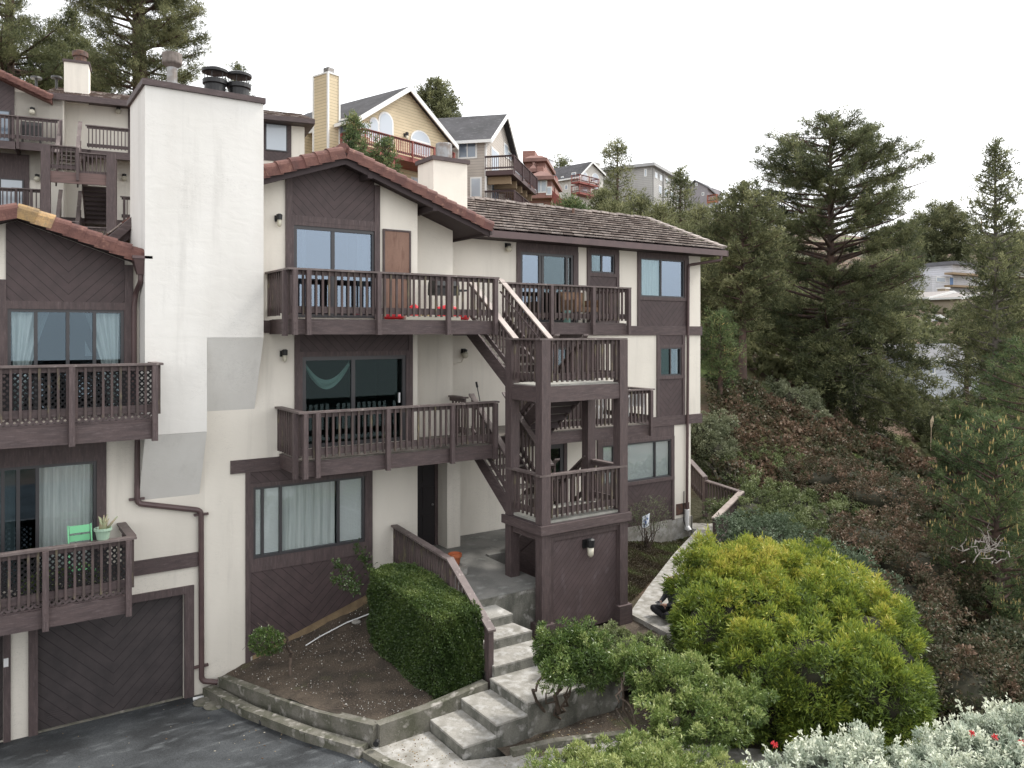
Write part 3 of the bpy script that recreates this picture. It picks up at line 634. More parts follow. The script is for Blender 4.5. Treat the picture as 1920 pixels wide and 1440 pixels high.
# balconies
def balcony(name, par, a0, a1, b0, b1, z, left=True, posts=(), right=None, fh=.3, rp=None):
    dk = deck(par, name, a0, a1, b0, b1, z, fh)
    railing(dk, (a0, b0, z), (a1, b0, z), posts=posts, fascia=fh-.02, extra=(.1, .06))
    if left: railing(dk, (a0, b1, z), (a0, b0, z), posts=(b1-b0-.12,), fascia=fh, extra=(0, -.06))
    if right: railing(dk, (a1, b0, z), (a1, right, z), fascia=fh, extra=(-.06, 0))
    return dk
bu = balcony('balcony', bld, 4.97, 9.5, 14.63, V1, F3, posts=(.02, .28, 1.72, 3.3, 4.48))
bm = balcony('balcony', bld, 5.17, 9.5, 14.63, V1, F2, posts=(.02, .26, 1.72, 3.2, 4.28))
railing(bm, (9.5, 15.9, F2), (9.5, VM, F2), extra=(0, 0)); 
# passage decks in front of the rear wing
bp = deck(bld, 'balcony', 9.5, 14.5, 15.87, V2, F3, .3); 
for z in (F3, F2): m = MB(); m.box(8.35, 9.499, V1+.01, VM, z-.04, z-.002); part('walkway_deck', m, DECK, bld, (8.35, V1, z))
railing(bp, (10.57, 15.87, F3), (14.5, 15.87, F3), posts=(1.35, 2.7, 3.93), fascia=.28, extra=(.12, .1)); railing(bp, (14.5, 15.87, F3), (14.5, V2, F3), extra=(-.06, 0))
bq = deck(bld, 'balcony', 9.5, 15.1, 15.6, V2, F2, .3)
railing(bq, (11.6, 15.6, F2), (15.1, 15.6, F2), posts=(.02, 1.2, 2.3, 3.45), fascia=.28, extra=(.1, .1)); railing(bq, (15.1, 15.6, F2), (15.1, V2, F2), extra=(-.06, 0))
# wall lamps of the main block
lamp(bld, 520, 411, V1); lamp(bld, 530, 664, V1); lamp(bld, 868, 661, V2, 'globe'); lamp(bld, 950, 463, V2, 'globe')
m = MB(); a, z = M0.P(868, 663, V2); m.tube([(a, V2-.03, z-.12), (a-.05, V2-.03, z-.22), (a-.28, V2-.02, z-.26)], .012, 6); m.tube([(a-.0, V2-.03, z-.12), (a+.02, V2-.05, z)], .012, 6); part('conduit', m, STU, bld)
# downpipes
def pipe(name, pts, r, par, m=PIPE, br=()):
    P = [Vector(p) for p in pts]; out = [P[0]]
    for i in range(1, len(P)-1):
        d0 = (P[i-1]-P[i]); d1 = (P[i+1]-P[i]); k = min(.09, d0.length*.4, d1.length*.4); a = P[i]+d0.normalized()*k; b = P[i]+d1.normalized()*k
        for q in (0, .25, .5, .75, 1): out.append(a.lerp(P[i], q).lerp(P[i].lerp(b, q), q))
    out.append(P[-1]); m_ = MB(); m_.tube(out, r, 10)
    for b in br: b = Vector(b); m_.box(b.x-.13, b.x+.13, b.y, b.y+.1, b.z-.02, b.z+.02)
    return part(name, m_, m, par, tuple(pts[0]), smooth=False)
def p3(x, y, b): q = M0.P(x, y, b); return (q[0], b, q[1])
dp_ = pipe('downpipe', [p3(258, 822, 15.93), p3(257, 944, 15.93), p3(377, 957, 15.93), p3(378, 1277, 15.93), p3(408, 1279, 15.85)], .052, bld, br=[p3(257, 936, 15.93), p3(378, 965, 15.93), p3(378, 1250, 15.93)])
pipe('downpipe', [(19.3, e_v-.05, e_z-.2), (19.3, e_v-.05, e_z-.32), p3(1291, 497, 17.42), p3(1288, 955, 17.42)], .045, bld)
m = MB(); q = p3(1288, 955, 17.42); m.tube([q, (q[0], q[1], -6.1)], .075, 10); m.tube([(q[0], q[1], -6.0), (q[0], q[1]-.12, -6.12)], .075, 10); part('drain_pipe', m, WHT, bld)
m = MB(); m.tube([(UG-.35, V2-.05, -4.9), (UG-.36, V2-.05, -5.8), (UG-.3, V2-.1, -6.05), (UG-.1, V2-.12, -6.1)], .014, 6); part('conduit', m, METD, bld)
# ================================================================== STAIR TOWER
ZU, ZL, ZG = -1.04, -3.78, -6.22
tw = root('stair_tower', (9.52, 12.88, ZG), 'brown timber stair tower with two landings, standing beside the garden steps', 'staircase')
PW = .11
pts_ = {'A': (9.52, 13.98), 'B': (9.52, 12.88), 'C': (11.6, 12.88), 'D': (11.6, 13.95)}
for k, (x, y) in pts_.items():
    m = MB(); zt0 = ZU+.912 if k != 'D' else ZU+.91; m.box(x-PW, x+PW, y-PW, y+PW, ZG+.02, zt0); po = part('post', m, WOODV, tw, (x, y, ZG))
    if k != 'D':
        m = MB(); m.box(x-PW-.07, x+PW+.07, y-PW-.07, y+PW+.07, ZG-.25, ZG+.36); m.slab([(x-PW-.07, y-PW-.07), (x+PW+.07, y-PW-.07), (x+PW+.07, y+PW+.07), (x-PW-.07, y+PW+.07)], ZG+.361, ZG+.4); part('pedestal', m, mat_ped if 'mat_ped' in globals() else WOOD, po)
x0, x1, y0, y1 = 9.52, 11.6, 12.88, 13.98
for z, nm in ((ZU, 'landing'), (ZL, 'landing')):
    e = PW-.02 if z == ZU else PW+.06
    m = MB(); m.box(x0-.04, x1+.04, y0-.04, y1+.06, z-.05, z); lg = part(nm, m, mat('landing_floor', (.34, .33, .3), .8, (.25, .25, .22), 3, fine=.15), tw, (x0, y0, z))
    fh = .34 if z == ZU else .24
    m = MB(); m.box(x0-e, x1+e, y0-e, y0-e+.05, z-fh, z-.02 if z == ZU else z-.06); m.box(x0-e, x0-e+.05, y0-e+.05, y1+e, z-fh, z-.023 if z == ZU else z-.063); m.box(x1+e-.05, x1+e, y0-e+.05, y1+e, z-fh, z-.023 if z == ZU else z-.063)
    part('fascia', m, WOOD, lg); m = MB(); m.box(x0-e+.05, x1+e-.05, y0-e+.05, y1+.1, z-.2, z-.052); part('joist_frame', m, SOFF, lg)
    railing(lg, (x0+PW, y0-.02, z), (x1-PW, y0-.02, z), extra=(PW+.16, PW+.1)); railing(lg, (x0-.02, y1-PW, z), (x0-.02, y0+PW, z), extra=(PW+.1, PW-.0)); railing(lg, (x1+.02, y0+PW, z), (x1+.02, y1-PW, z), extra=(PW, PW+.1))
# siding box under the lower landing
m = MB(); m.box(x0+PW+.12, x1-PW-.02, y0+.0, y0+.05, ZG+.08, ZL-.42); part('siding_panel', m, SIDU, tw, ((x0+x1)/2, y0, ZG+1))
m = MB(); m.box(x0+PW, x0+PW+.12, y0-.05, y0+.05, ZG+.02, ZL-.32); m.box(x1-PW-.02, x1-PW+.002, y0-.05, y0+.05, ZG+.02, ZL-.32); m.box(x0+PW+.12, x1-PW-.02, y0-.048, y0+.05, ZL-.42, ZL-.321); m.box(x0+PW-.02, x1-.05, y0-.1, y0-.05, ZL-.31, ZL-.27); part('casing', m, WOODV, tw)
m = MB(); m.box(x0-.06, x0+.0, y0+PW, y1-PW, ZL-.4, ZL-.25); m.box(x1-.02, x1+.02, y0+PW, y1-PW, ZG, ZL-.24); part('side_board', m, WOOD, tw)
m = MB(); m.box(x1-PW, x1+.2, y1-.02, y1+.02, ZG, ZL-.24); part('side_board', m, SOFF, tw)
lamp(tw, 1098, 1020, y0-.003, 'can', s=1.5)
flight(tw, 9.58, 10.5, 15.85, F3, 13.98, ZU, rails=(1, 2)); flight(tw, 10.68, 11.5, 13.98, ZU, 15.7, F2, rails=(1, 1), capm=CAPW, closed=True)
flight(tw, 9.58, 10.5, 15.7, F2, 13.98, ZL, rails=(1, 1), capm=CAPW); flight(tw, 10.68, 11.5, 13.98, ZL, 15.75, F1, rails=(1, 1), capm=CAPW, closed=True)
m = MB(); m.prism([(13.98, ZL-.3), (15.8, F1+.05), (15.8, F1-.4), (13.98, F1-.9)], 0, .03)
mm = MB(); mm.v = [(10.66+v[1], v[0], v[2]) for v in m.v]; mm.f = m.f; mm.m = m.m; part('under_stair_board', mm, WOOD, tw)
# ================================================================== LEFT BUILDING WITH GARAGE
lb = root('garage_building', (1.0, V1, -6.95), 'cream and brown stucco townhouse with a garage at the left edge', 'house')
L3, L2 = -1.47, -4.37
def xa(x, y=600, b=V1): return M0.P(x, y, b)[0]
lw = MB(); lo_u = (xa(14), xa(232), L3+.02, M0.P(100, 580, V1)[1]); lo_l = (-1.6, xa(181), L2+.02, M0.P(120, 868, V1)[1])
gz0, gz1_ = -6.95, M0.P(344, 1113, V1)[1]; og = (xa(70.8), xa(345), gz0, gz1_); og2 = (-2.2, xa(6), gz0, gz1_)
lops = [lo_u, lo_l, og, og2]
facade(lw, -3.5, 3.72, -7.2, 1.3, V1, lops); lw.face([(-3.5, V1, 1.3), (3.0, V1, 1.3), (.65, V1, 1.95), (-1.6, V1, 1.3)])
lw.box(2.45, 3.72, V1+.02, 24, 1.3, 2.3) if False else None
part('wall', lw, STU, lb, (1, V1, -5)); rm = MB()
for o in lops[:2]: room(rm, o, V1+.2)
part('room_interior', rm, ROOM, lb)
g_ = MB(); g_.box(og[0], og[1], V1+.1, V1+.14, gz0+.02, gz1_); gd_ = part('garage_door', g_, SIDG, lb, ((og[0]+og[1])/2, V1+.1, -6.0), 'dark brown chevron garage door')
g_ = MB()
for x in (xa(108, 1340), xa(310, 1300)): g_ = MB(); g_.box(x-.17, x+.17, V1+.09, V1+.1, gz0+.16, gz0+.34); [g_.box(x-.15, x+.15, V1+.082, V1+.09, gz0+.18+i*.04, gz0+.195+i*.04) for i in range(4)]; part('door_vent', g_, SIDG, gd_)
g_ = MB(); g_.box(og[0], og[1], V1+.05, V1+.2, gz0-.05, gz0+.03); part('door_threshold', g_, CONM, gd_)
g_ = MB(); g_.box(og2[0], og2[1], V1+.1, V1+.14, gz0+.02, gz1_); part('garage_door', g_, SIDG, lb, (-1, V1+.1, -6.0))
t_ = MB(); t_.box(og[1], xa(363), V1-.05, V1, gz0, gz1_+.14); t_.box(xa(53), og[0], V1-.05, V1, gz0, gz1_+.14); t_.box(og[0], og[1], V1-.048, V1, gz1_, gz1_+.14); t_.box(og2[1], xa(20), V1-.05, V1, gz0, gz1_+.14); part('casing', t_, WOODV, lb)
t_ = MB(); a = xa(11); z = M0.P(11, 1240, V1)[1]; t_.box(a-.035, a+.035, V1-.075, V1-.05, z-.07, z+.07); part('door_keypad', t_, WHT, lb)
t_ = MB(); t_.box(xa(345), xa(378), V1-.03, V1+.0, -7.1, gz0+.03); part('foundation', t_, CONM, lb)
zb_ = M0.P(300, 1072, V1)[1]; board(lb, 'trim_band', 1.8, xa(371), zb_, zb_+.27, V1, WOOD)
# upper storey
za = M0.P(100, 574, V1)[1]; pa1 = xa(249)
def zr2(a): return 1.93-.354*abs(a-.65)
sid = MB(); sid.prism([(xa(11), za+.08), (pa1-.14, za+.08), (pa1-.14, zr2(pa1-.14)), (.65, zr2(.65)), (xa(11), zr2(xa(11)))], V1-.025, V1+.01); part('gable_siding', sid, SIDV, lb, (xa(128), V1, za))
t_ = MB(); t_.box(pa1-.14, pa1, V1-.05, V1, L3, zr2(pa1)-.03); t_.box(-2.5, xa(11), V1-.05, V1, L3, zr2(-2.2)); t_.box(xa(11), pa1-.14, V1-.046, V1, lo_u[3], za+.08)
t_.box(lo_u[1], pa1-.14, V1-.044, V1, L3, lo_u[3]); t_.box(xa(11), lo_u[0], V1-.044, V1, L3, lo_u[3]); part('casing', t_, WOODV, lb)
cur = lo_u
uw = window(lb, lo_u, V1, [xa(67), xa(127), xa(177)], [GL_M, GL_B, GL_B, GL_M], 'sliding_door', .05, hang=[tied(1), tied(-1)])
# lower storey
t_ = MB(); t_.box(lo_l[1], xa(199), V1-.046, V1, L2, L3-.25); t_.box(-2, lo_l[1], V1-.044, V1, lo_l[3], L3-.25); part('casing', t_, WOODV, lb)
window(lb, lo_l, V1, [xa(5), xa(34), xa(70)], [GL_B, GL_B, GL_B, GL_C], 'sliding_door', .05, hang=[lambda w_, b: drape(w_, 'curtain', xa(72), lo_l[1]-.05, lo_l[2], lo_l[3]-.05, b, CURT, n=34), lambda w_, b: drape(w_, 'curtain', -1.5, xa(30), lo_l[2], lo_l[3]-.05, b, CURT, n=30, depth=.3)])
# roof
r_ = MB(); zr_ = 2.08; aE = 2.55; ze = zr_-.354*(aE-.65)
roofplane(r_, (aE, VF+.25, ze), (aE, 22, ze), (.65, VF+.25, zr_), (.65, 22, zr_), 7, 14, seed=21); roofplane(r_, (-2.6, VF+.25, zr_-.354*3.25), (-2.6, 22, zr_-.354*3.25), (.65, VF+.25, zr_), (.65, 22, zr_), 9, 14, seed=22)
rf = part('tile_roof', r_, [TILE, TILEL], lb, (.65, VF, zr_))
u_ = MB()
for a_e in (aE, -2.6):
    z_ = zr_-.354*abs(a_e-.65)
    u_.hexa([(.65, VF+.12, zr_-.14), (a_e, VF+.12, z_-.14), (a_e, 22, z_-.14), (.65, 22, zr_-.14), (.65, VF+.12, zr_-.02), (a_e, VF+.12, z_-.02), (a_e, 22, z_-.02), (.65, 22, zr_-.02)])
    u_.beam((.65, VF+.06, zr_-.02), (a_e, VF+.06, z_-.02), .06, .14)
part('soffit', u_, SOFF, rf)
rt = MB(); tiles_rake(rt, (aE, VF+.1, ze), (.65, VF+.1, zr_), 8, jit=lambda i: 1 if i >= 7 else (2 if i == 6 else 0)); tiles_rake(rt, (-2.6, VF+.1, zr_-.354*3.25), (.62, VF+.1, zr_), 9, jit=lambda i: 0)
part('rake_tile_row', rt, [TILE, mat('pale_ochre_tile', (.29, .19, .085), .8, (.2, .14, .08), 6, fine=.2), TILE2], rf)
# raised fascia of the roof behind
m = MB(); m.beam((xa(198, 450, 17.0), 17.0, M0.P(198, 448, 17.0)[1]), (2.7, 17.0, M0.P(264, 396, 17.0)[1]), .3, .22); m.beam((xa(205, 450, 17.3), 17.3, M0.P(205, 452, 17.3)[1]), (2.9, 17.3, M0.P(266, 410, 17.3)[1]), .6, .2); part('barge_board', m, WOOD, rf)
m = MB(); m.box(2.42, 2.9, 17.6, 17.8, 1.0, 2.0); part('rear_wall', m, STU, rf)
# rain hopper
q = p3(262, 484, 15.6); m = MB()
m.hexa([(q[0]-.05, 15.5, q[2]-.3), (q[0]+.07, 15.5, q[2]-.3), (q[0]+.07, 15.62, q[2]-.3), (q[0]-.05, 15.62, q[2]-.3), (q[0]-.13, 15.42, q[2]-.02), (q[0]+.16, 15.42, q[2]-.02), (q[0]+.16, 15.7, q[2]-.02), (q[0]-.13, 15.7, q[2]-.02)])
m.box(q[0]-.15, q[0]+.18, 15.4, 15.72, q[2]-.02, q[2]+.03); part('rain_hopper', m, PIPE, lb)
pipe('downpipe', [(q[0]+.01, 15.56, q[2]-.28), (q[0]+.01, 15.56, q[2]-.42), (q[0]-.02, 15.9, q[2]-.62), (q[0]-.04, 15.93, q[2]-.85), (q[0]-.04, 15.93, L3-.4)], .045, lb)
# balconies with lattice
LAT = mat('dark_lattice', (.03, .028, .03), .8); LAT2 = mat('brown_lattice', (.13, .1, .1), .7)
def lattice(par, p0, p1, z0, z1, b, m, sp=.095, w=.03):
    mb = MB(); H = z1-z0; L = p1-p0
    n = int((L+H)/sp)
    for i in range(n):
        for sg in (1, -1):
            s = i*sp
            xs, xe = (p0+s-H, p0+s) if sg == 1 else (p0+s, p0+s-H)
            pa, pb = Vector((xs, b+(0 if sg == 1 else .008), z0)), Vector((xe, b+(0 if sg == 1 else .008), z1))
            def cl(P, Q, lim, lo):
                if (P.x < lim) == lo: t = (lim-P.x)/(Q.x-P.x); return P.lerp(Q, t)
                return P
            if max(pa.x, pb.x) <= p0 or min(pa.x, pb.x) >= p1: continue
            a_ = cl(cl(pa, pb, p0, True), pb, p1, False); b_ = cl(cl(pb, pa, p0, True), pa, p1, False)
            mb.bar(a_, b_, w, .006, up=(0, 1, 0))
    return part('lattice_panel', mb, m, par, (p0, b, z0))
def lbalc(a1, b0, z, zf, posts, label=None, right=True):
    dk = deck(lb, 'balcony', -3.2, a1, b0, V1, z, .3)
    m = MB(); m.box(-3.2, a1, b0-.05, b0, zf-.3, zf); part('fascia', m, WOOD, dk); lattice(dk, -1.5, a1-.04, zf, z+.12, b0+.02, LAT2, .1, .035)
    railing(dk, (-3.2, b0, z), (a1, b0, z), posts=[p+3.2 for p in posts], fascia=z-zf+.3, extra=(0, .08), cap=CAPW)
    lattice(dk, -1.5, a1-.04, z+.1, z+.9, b0+.06, LAT)
    if right: railing(dk, (a1, b0, z), (a1, V1, z), extra=(-.06, 0), cap=CAPW)
    return dk
d1 = lbalc(2.66, 14.8, -1.45, -1.5, (1.35, 2.6)); d2 = lbalc(2.24, 14.8, -4.39, -4.42, (.98, 2.19))
lamp(lb, -500, 600, V1) if False else None
# ================================================================== UPPER LEFT BUILDING (same estate, further up the hill)
UFR = Frame(66.0, 200, 33.0)
P_ = UFR.P
def A_(x, y=300, b=0): return P_(x, y, b)[0]
ub = root('hillside_apartment_building', (A_(200), 0, 3.5), 'cream and brown apartment building with outdoor stairs, behind the tall chimney on the left', 'apartment building', fr=UFR)
U3 = P_(163, 234.5, -1.6)[1]-.95; U2 = U3-2.72; UL = U3-1.36; UL2 = U2-1.36
bL = -1.0
ze0 = P_(400, 212, 0)[1]+.05
w = MB(); w.box(A_(118), A_(571), 0, 8, 1.0, ze0); w.box(A_(-160), A_(118, 300, bL)+.02, bL, 8, 1.0, ze0-.3); 
aG = A_(-60, 300, bL); zG = P_(-60, 112, bL)[1]
w.prism([(A_(-200, 300, bL), 6), (A_(118, 300, bL), 6), (A_(118, 300, bL), P_(112, 190, bL)[1]), (aG, zG), (A_(-200, 300, bL), zG-1)], bL, 7.5)
part('wall', w, STU, ub)
def upanel(x0, x1, z0, z1, b, m=WOODV):
    a0, a1 = A_(x0, 300, b), A_(x1, 300, b); mb = MB(); mb.box(a0, a1, b-.05, b, z0, z1); return part('siding_panel', mb, m, ub, ((a0+a1)/2, b, (z0+z1)/2))
def uwin(x0, x1, z0, z1, b, g=GL_FL, divs=()):
    a0, a1 = A_(x0, 300, b), A_(x1, 300, b); mb = MB(); mb.box(a0, a1, b-.09, b-.05, z0, z1); f = part('window', mb, FRAM, ub, (a0, b, z0))
    xs = [a0]+[A_(d, 300, b) for d in divs]+[a1]
    for i in range(len(xs)-1): q = MB(); q.box(xs[i]+.05, xs[i+1]-.05, b-.1, b-.091, z0+.05, z1-.05); part('pane', q, g, f)
upanel(-160, 27, U3, P_(27, 150, bL)[1]-.05, bL, SIDV); uwin(-60, 20, U3+.05, P_(10, 208, bL)[1], bL, GL_F)
upanel(-160, 55, U2, U3-.3, bL); uwin(-90, 45, U2+.05, P_(20, 336, bL)[1], bL, divs=(0,))
upanel(240, 330, U3, ze0, 0); uwin(251, 320, U3+.05, P_(255, 214, 0)[1], 0)
upanel(252, 330, U2, U3-.3, 0)
z0, z1 = P_(516, 302, 0)[1], ze0; upanel(495, 546, z0, z1, 0, SIDV); uwin(497, 538, P_(516, 284, 0)[1], P_(516, 233, 0)[1], 0); upanel(440, 495, z0, z1, 0)
# roofs
r_ = MB(); ae, ar = A_(84, 300, -1.2), A_(590, 227, -.6); roofplane(r_, (ae, -1.2, ze0-.25), (ar, -.6, ze0-.05), (ae, 2.6, ze0+1.0), (ar-.1, 2.6, ze0+1.0), 9, 34, seed=31)
m = MB(); m.box(A_(118), ar, -.6, 8, ze0-.25, ze0-.06); m.hexa([(ae, -1.3, ze0-.5), (ar, -.68, ze0-.22), (ar, -.6, ze0-.22), (ae, -1.2, ze0-.5), (ae, -1.3, ze0-.25), (ar, -.68, ze0-.02), (ar, -.6, ze0-.02), (ae, -1.2, ze0-.25)])
rf = part('tile_roof', r_, [mat('brown_roof_tile', (.14, .1, .085), .8, (.09, .07, .06), 2, c3=(.2, .16, .13), sc3=8, fine=.2), TILEL], ub, (A_(200), 0, ze0)); part('soffit', m, WOOD, rf)
m = MB(); m.box(ae, ar, 2.6, 8, ze0, ze0+.95); part('roof_back', m, TILE, rf)
m = MB(); bb = bL-.5; p0 = (A_(96, 182, bb), bb, P_(96, 182, bb)[1]); p1 = (A_(-60, 110, bb), bb, P_(-60, 108, bb)[1]); tiles_rake(m, p0, p1, 12, w=.35); part('rake_tile_row', m, TILE, rf)
m = MB(); m.hexa([(p0[0], bb+.1, p0[2]-.2), (p0[0], 7, p0[2]-.2), (p1[0], 7, p1[2]-.2), (p1[0], bb+.1, p1[2]-.2), (p0[0], bb+.1, p0[2]), (p0[0], 7, p0[2]), (p1[0], 7, p1[2]), (p1[0], bb+.1, p1[2])]); part('roof_slope', m, TILE, rf)
for x, y in ((68, 158), (106, 157)):
    p = P_(x, y, 1.0); m = MB(); m.lathe([(.05, -.3), (.05, .2), (.22, .22), (.2, .3)], (p[0], 1.0, p[1]), 10); part('vent_pipe', m, METD, rf)
m = MB(); bb = -.2; a0, a1 = A_(120, 150, bb), A_(166, 150, bb); m.box(a0, a1, bb, bb+1.0, ze0-.3, P_(120, 115, bb)[1]); c_ = part('chimney', m, STU, ub, (a0, 0, ze0))
zc = P_(120, 115, bb)[1]; m = MB(); m.box(a0-.05, a1+.05, bb-.05, bb+1.05, zc, zc+.1); part('chimney_cap', m, WOOD, c_)
m = MB(); m.lathe([(.24, 0), (.24, .3), (.3, .31), (.3, .5), (.2, .55)], ((a0+a1)/2+.1, bb+.5, zc+.1), 14); part('flue', m, METR, c_)
# decks and stairs
def udeck(x0, x1, b, z, posts=()):
    a0, a1 = A_(x0, 300, b), A_(x1, 300, b); dk = deck(ub, 'balcony', a0, a1, b, (bL if x1 < 118 else 0), z, .3, joists=False)
    railing(dk, (a0, b, z), (a1, b, z), posts=posts, extra=(.05, .05), cap=CAPW, balm=WOODV); return dk
udeck(-160, 28, -2.2, U3-.05, (4.6,)); udeck(28, 108, -2.0, U3, (.1,)); udeck(163, 330, -1.6, U3, (1.9,))
udeck(-160, 25, -2.2, U2-.05); udeck(25, 80, -2.0, U2, (.1, .6)); udeck(228, 330, -1.6, U2, (.1,))
m = MB(); m.box(A_(100, 300, -1.6), A_(170, 300, -1.6), -1.6, 0, U3-.2, U3); part('walkway_deck', m, WOOD, ub, (A_(100, 300, -1.6), 0, U3)); m = MB(); m.box(A_(60, 300, -1.6), A_(230, 300, -1.6), -1.6, 0, U2-.2, U2); part('walkway_deck', m, WOOD, ub, (A_(60, 300, -1.6), 0, U2))
tb = -3.9; tb2 = -2.9
TX = [A_(86, 300, tb), A_(146, 300, tb), A_(208, 300, tb)]
us = root('hillside_stair_tower', (TX[0], tb, U2-3), 'dark brown timber stair tower standing in front of the far cream building, upper left', 'staircase', fr=UFR)
for x, zt in ((TX[0], UL+.92), (TX[2], UL+.8)):
    for y in (tb, tb2+.2):
        if x == TX[0] and y != tb: continue
        m = MB(); m.box(x-.15, x+.15, y-.12, y+.12, U2-4, zt); part('post', m, WOODV, us)
for z, q in ((UL, 0), (UL2, 1)):
    m = MB(); m.box(TX[0], TX[2], tb, tb2, z-.08, z); lg = part('landing', m, DECK, us, (TX[0], tb, z)); m = MB(); m.box(TX[0]+.15, TX[2]-.15, tb-.06, tb, z-.42, z-.01); part('fascia', m, mat('bare_timber', (.17, .11, .1), .7, (.11, .075, .07), 3, stretch=(.5, 1, 6)) if q == 0 else WOOD, lg)
    railing(lg, (TX[0], tb, z), (TX[1], tb, z), extra=(.15, 0), cap=CAPW, balm=WOODV, h=.93, posts=(TX[1]-TX[0],)); railing(lg, (TX[1], tb, z-.15), (TX[2], tb, z-.15), extra=(0, .15), cap=CAPW, balm=WOODV, h=.9)
    railing(lg, (TX[2], tb, z-.15), (TX[2], tb2, z-.15), cap=CAPW, balm=WOODV, h=.9)
flight(us, TX[0]+.25, TX[1]-.1, -1.7, U3, tb2, UL, rails=(1, 1), capm=CAPW, n=7)
flight(us, TX[1]+.1, TX[2]-.1, tb2, UL-.15, -1.4, U2, rails=(1, 1), capm=CAPW, n=8, closed=True)
flight(us, TX[0]+.25, TX[1]-.1, -1.7, U2, tb2, UL2, rails=(1, 1), capm=CAPW, n=7)
for x, y, b in ((61, 208, bL), (222, 207, 0), (70, 333, bL), (233, 332, 0)): lamp(ub, x, y, b, 'globe', fr=UFR, s=1.3)
m = MB(); a = A_(119); m.box(a, a+.07, -.08, -.01, U2-1, P_(119, 205, 0)[1]); part('downpipe', m, PIPE, ub)
g = P_(60, 243, -1.4); gr = root('covered_grill', (g[0], -1.5, U3), 'small black grill with a white shelf on the far upper left deck', 'grill', fr=UFR)
m = MB(); m.box(g[0]-.35, g[0]+.35, -1.7, -1.3, U3+.35, U3+.7); m.tube([(g[0]-.35, -1.5, U3+.7), (g[0]+.35, -1.5, U3+.7)], .19, 10); part('firebox', m, METD, gr)
for sx in (-.3, .3): m = MB(); m.box(g[0]+sx-.025, g[0]+sx+.025, -1.66, -1.34, U3, U3+.35); part('leg', m, METD, gr)
m = MB(); m.box(g[0]-.5, g[0]+.5, -1.75, -1.7, U3+.24, U3+.3); part('shelf', m, WHT, gr)
# ================================================================== HOUSES BEYOND
def lap(name, col, sp=.16): return mat(name, col, .7, tuple(k*.86 for k in col), .6, groove='h', gsp=sp, bump=.5, bdist=.015)
YEL = lap('yellow_lap_siding', (.66, .55, .37), .2); BEI = lap('beige_lap_siding', (.5, .45, .4), .2); REDS = lap('red_shingle', (.31, .165, .135), .25); PAL = lap('pale_siding', (.62, .6, .55), .2)
GRS = lap('grey_shingle', (.33, .31, .325), .2); GRY = lap('grey_siding', (.4, .39, .375), .3); WHS = lap('white_siding', (.62, .62, .65), .3)
TRW = mat('white_trim', (.72, .72, .7), .6); SHG = mat('asphalt_shingle', (.062, .06, .065), .9, (.04, .04, .042), .5, c3=(.1, .1, .105), sc3=3, fine=.25); SHGL = mat('grey_shingle_roof', (.15, .15, .16), .9, (.11, .11, .12), .6, fine=.25)
RDK = mat('red_stained_timber', (.26, .075, .06), .6, (.18, .055, .045), 2); TANT = mat('tan_timber', (.3, .22, .14), .8)
def gable(rt_, a0, a1, z0, zl, zr_, ap, D, wm, rm_, ov=.5, b0=0, trim=TRW, rake=.35, nm='wall'):
    """gable faces -b; ap = (a, z) of the apex; zl, zr_ eave heights at a0 and a1"""
    w = MB(); w.prism([(a0, z0), (a1, z0), (a1, zr_), ap, (a0, zl)], b0, b0+D); wl = part(nm, w, wm, rt_, (a0, b0, z0))
    r = MB(); t = MB(); sl = (ap[1]-zl)/(ap[0]-a0); sr = (ap[1]-zr_)/(a1-ap[0])
    L = (a0-ov, zl-ov*sl); Q = (a1+ov, zr_-ov*sr); h = .12
    for E in (L, Q):
        r.hexa([(ap[0], b0-ov, ap[1]+.02), (E[0], b0-ov, E[1]+.02), (E[0], b0+D+ov, E[1]+.02), (ap[0], b0+D+ov, ap[1]+.02)]+[(ap[0], b0-ov, ap[1]+h), (E[0], b0-ov, E[1]+h), (E[0], b0+D+ov, E[1]+h), (ap[0], b0+D+ov, ap[1]+h)])
        t.beam((ap[0], b0-ov-.04, ap[1]+h), (E[0], b0-ov-.04, E[1]+h), .08, rake)
    t.box(L[0]-.1, L[0], b0-ov, b0+D+ov, L[1]-.1, L[1]+.12); t.box(Q[0], Q[0]+.1, b0-ov, b0+D+ov, Q[1]-.1, Q[1]+.12)
    rf = part('roof', r, rm_, rt_, (ap[0], b0, ap[1])); part('rake_trim', t, trim, rf); return wl
def side_gable(rt_, a0, a1, z0, ze, zr_, D, wm, rm_, ov=.4, b0=0, trim=TRW, nm='wall'):
    w = MB(); mid = b0+D/2
    w.hexa([(a0, b0, z0), (a1, b0, z0), (a1, b0+D, z0), (a0, b0+D, z0), (a0, b0, ze), (a1, b0, ze), (a1, b0+D, ze), (a0, b0+D, ze)])
    for a, s in ((a0, 1), (a1, -1)): w.face([(a, b0, ze), (a, mid, zr_), (a, b0+D, ze)][::s])
    wl = part(nm, w, wm, rt_, (a0, b0, z0)); r = MB(); t = MB(); s = (zr_-ze)/(D/2)
    for y, yy in ((b0-ov, 1), (b0+D+ov, -1)):
        z = ze-ov*s; r.hexa([(a0-ov, y, z+.02), (a1+ov, y, z+.02), (a1+ov, mid, zr_+.02), (a0-ov, mid, zr_+.02), (a0-ov, y, z+.14), (a1+ov, y, z+.14), (a1+ov, mid, zr_+.14), (a0-ov, mid, zr_+.14)])
        for a in (a0-ov-.04, a1+ov+.04): t.beam((a, y, z+.14), (a, mid, zr_+.14), .08, .32)
    t.box(a0-ov, a1+ov, b0-ov-.1, b0-ov, ze-ov*s-.1, ze-ov*s+.12)
    rf = part('roof', r, rm_, rt_, (a0, mid, zr_)); part('rake_trim', t, trim, rf); return wl
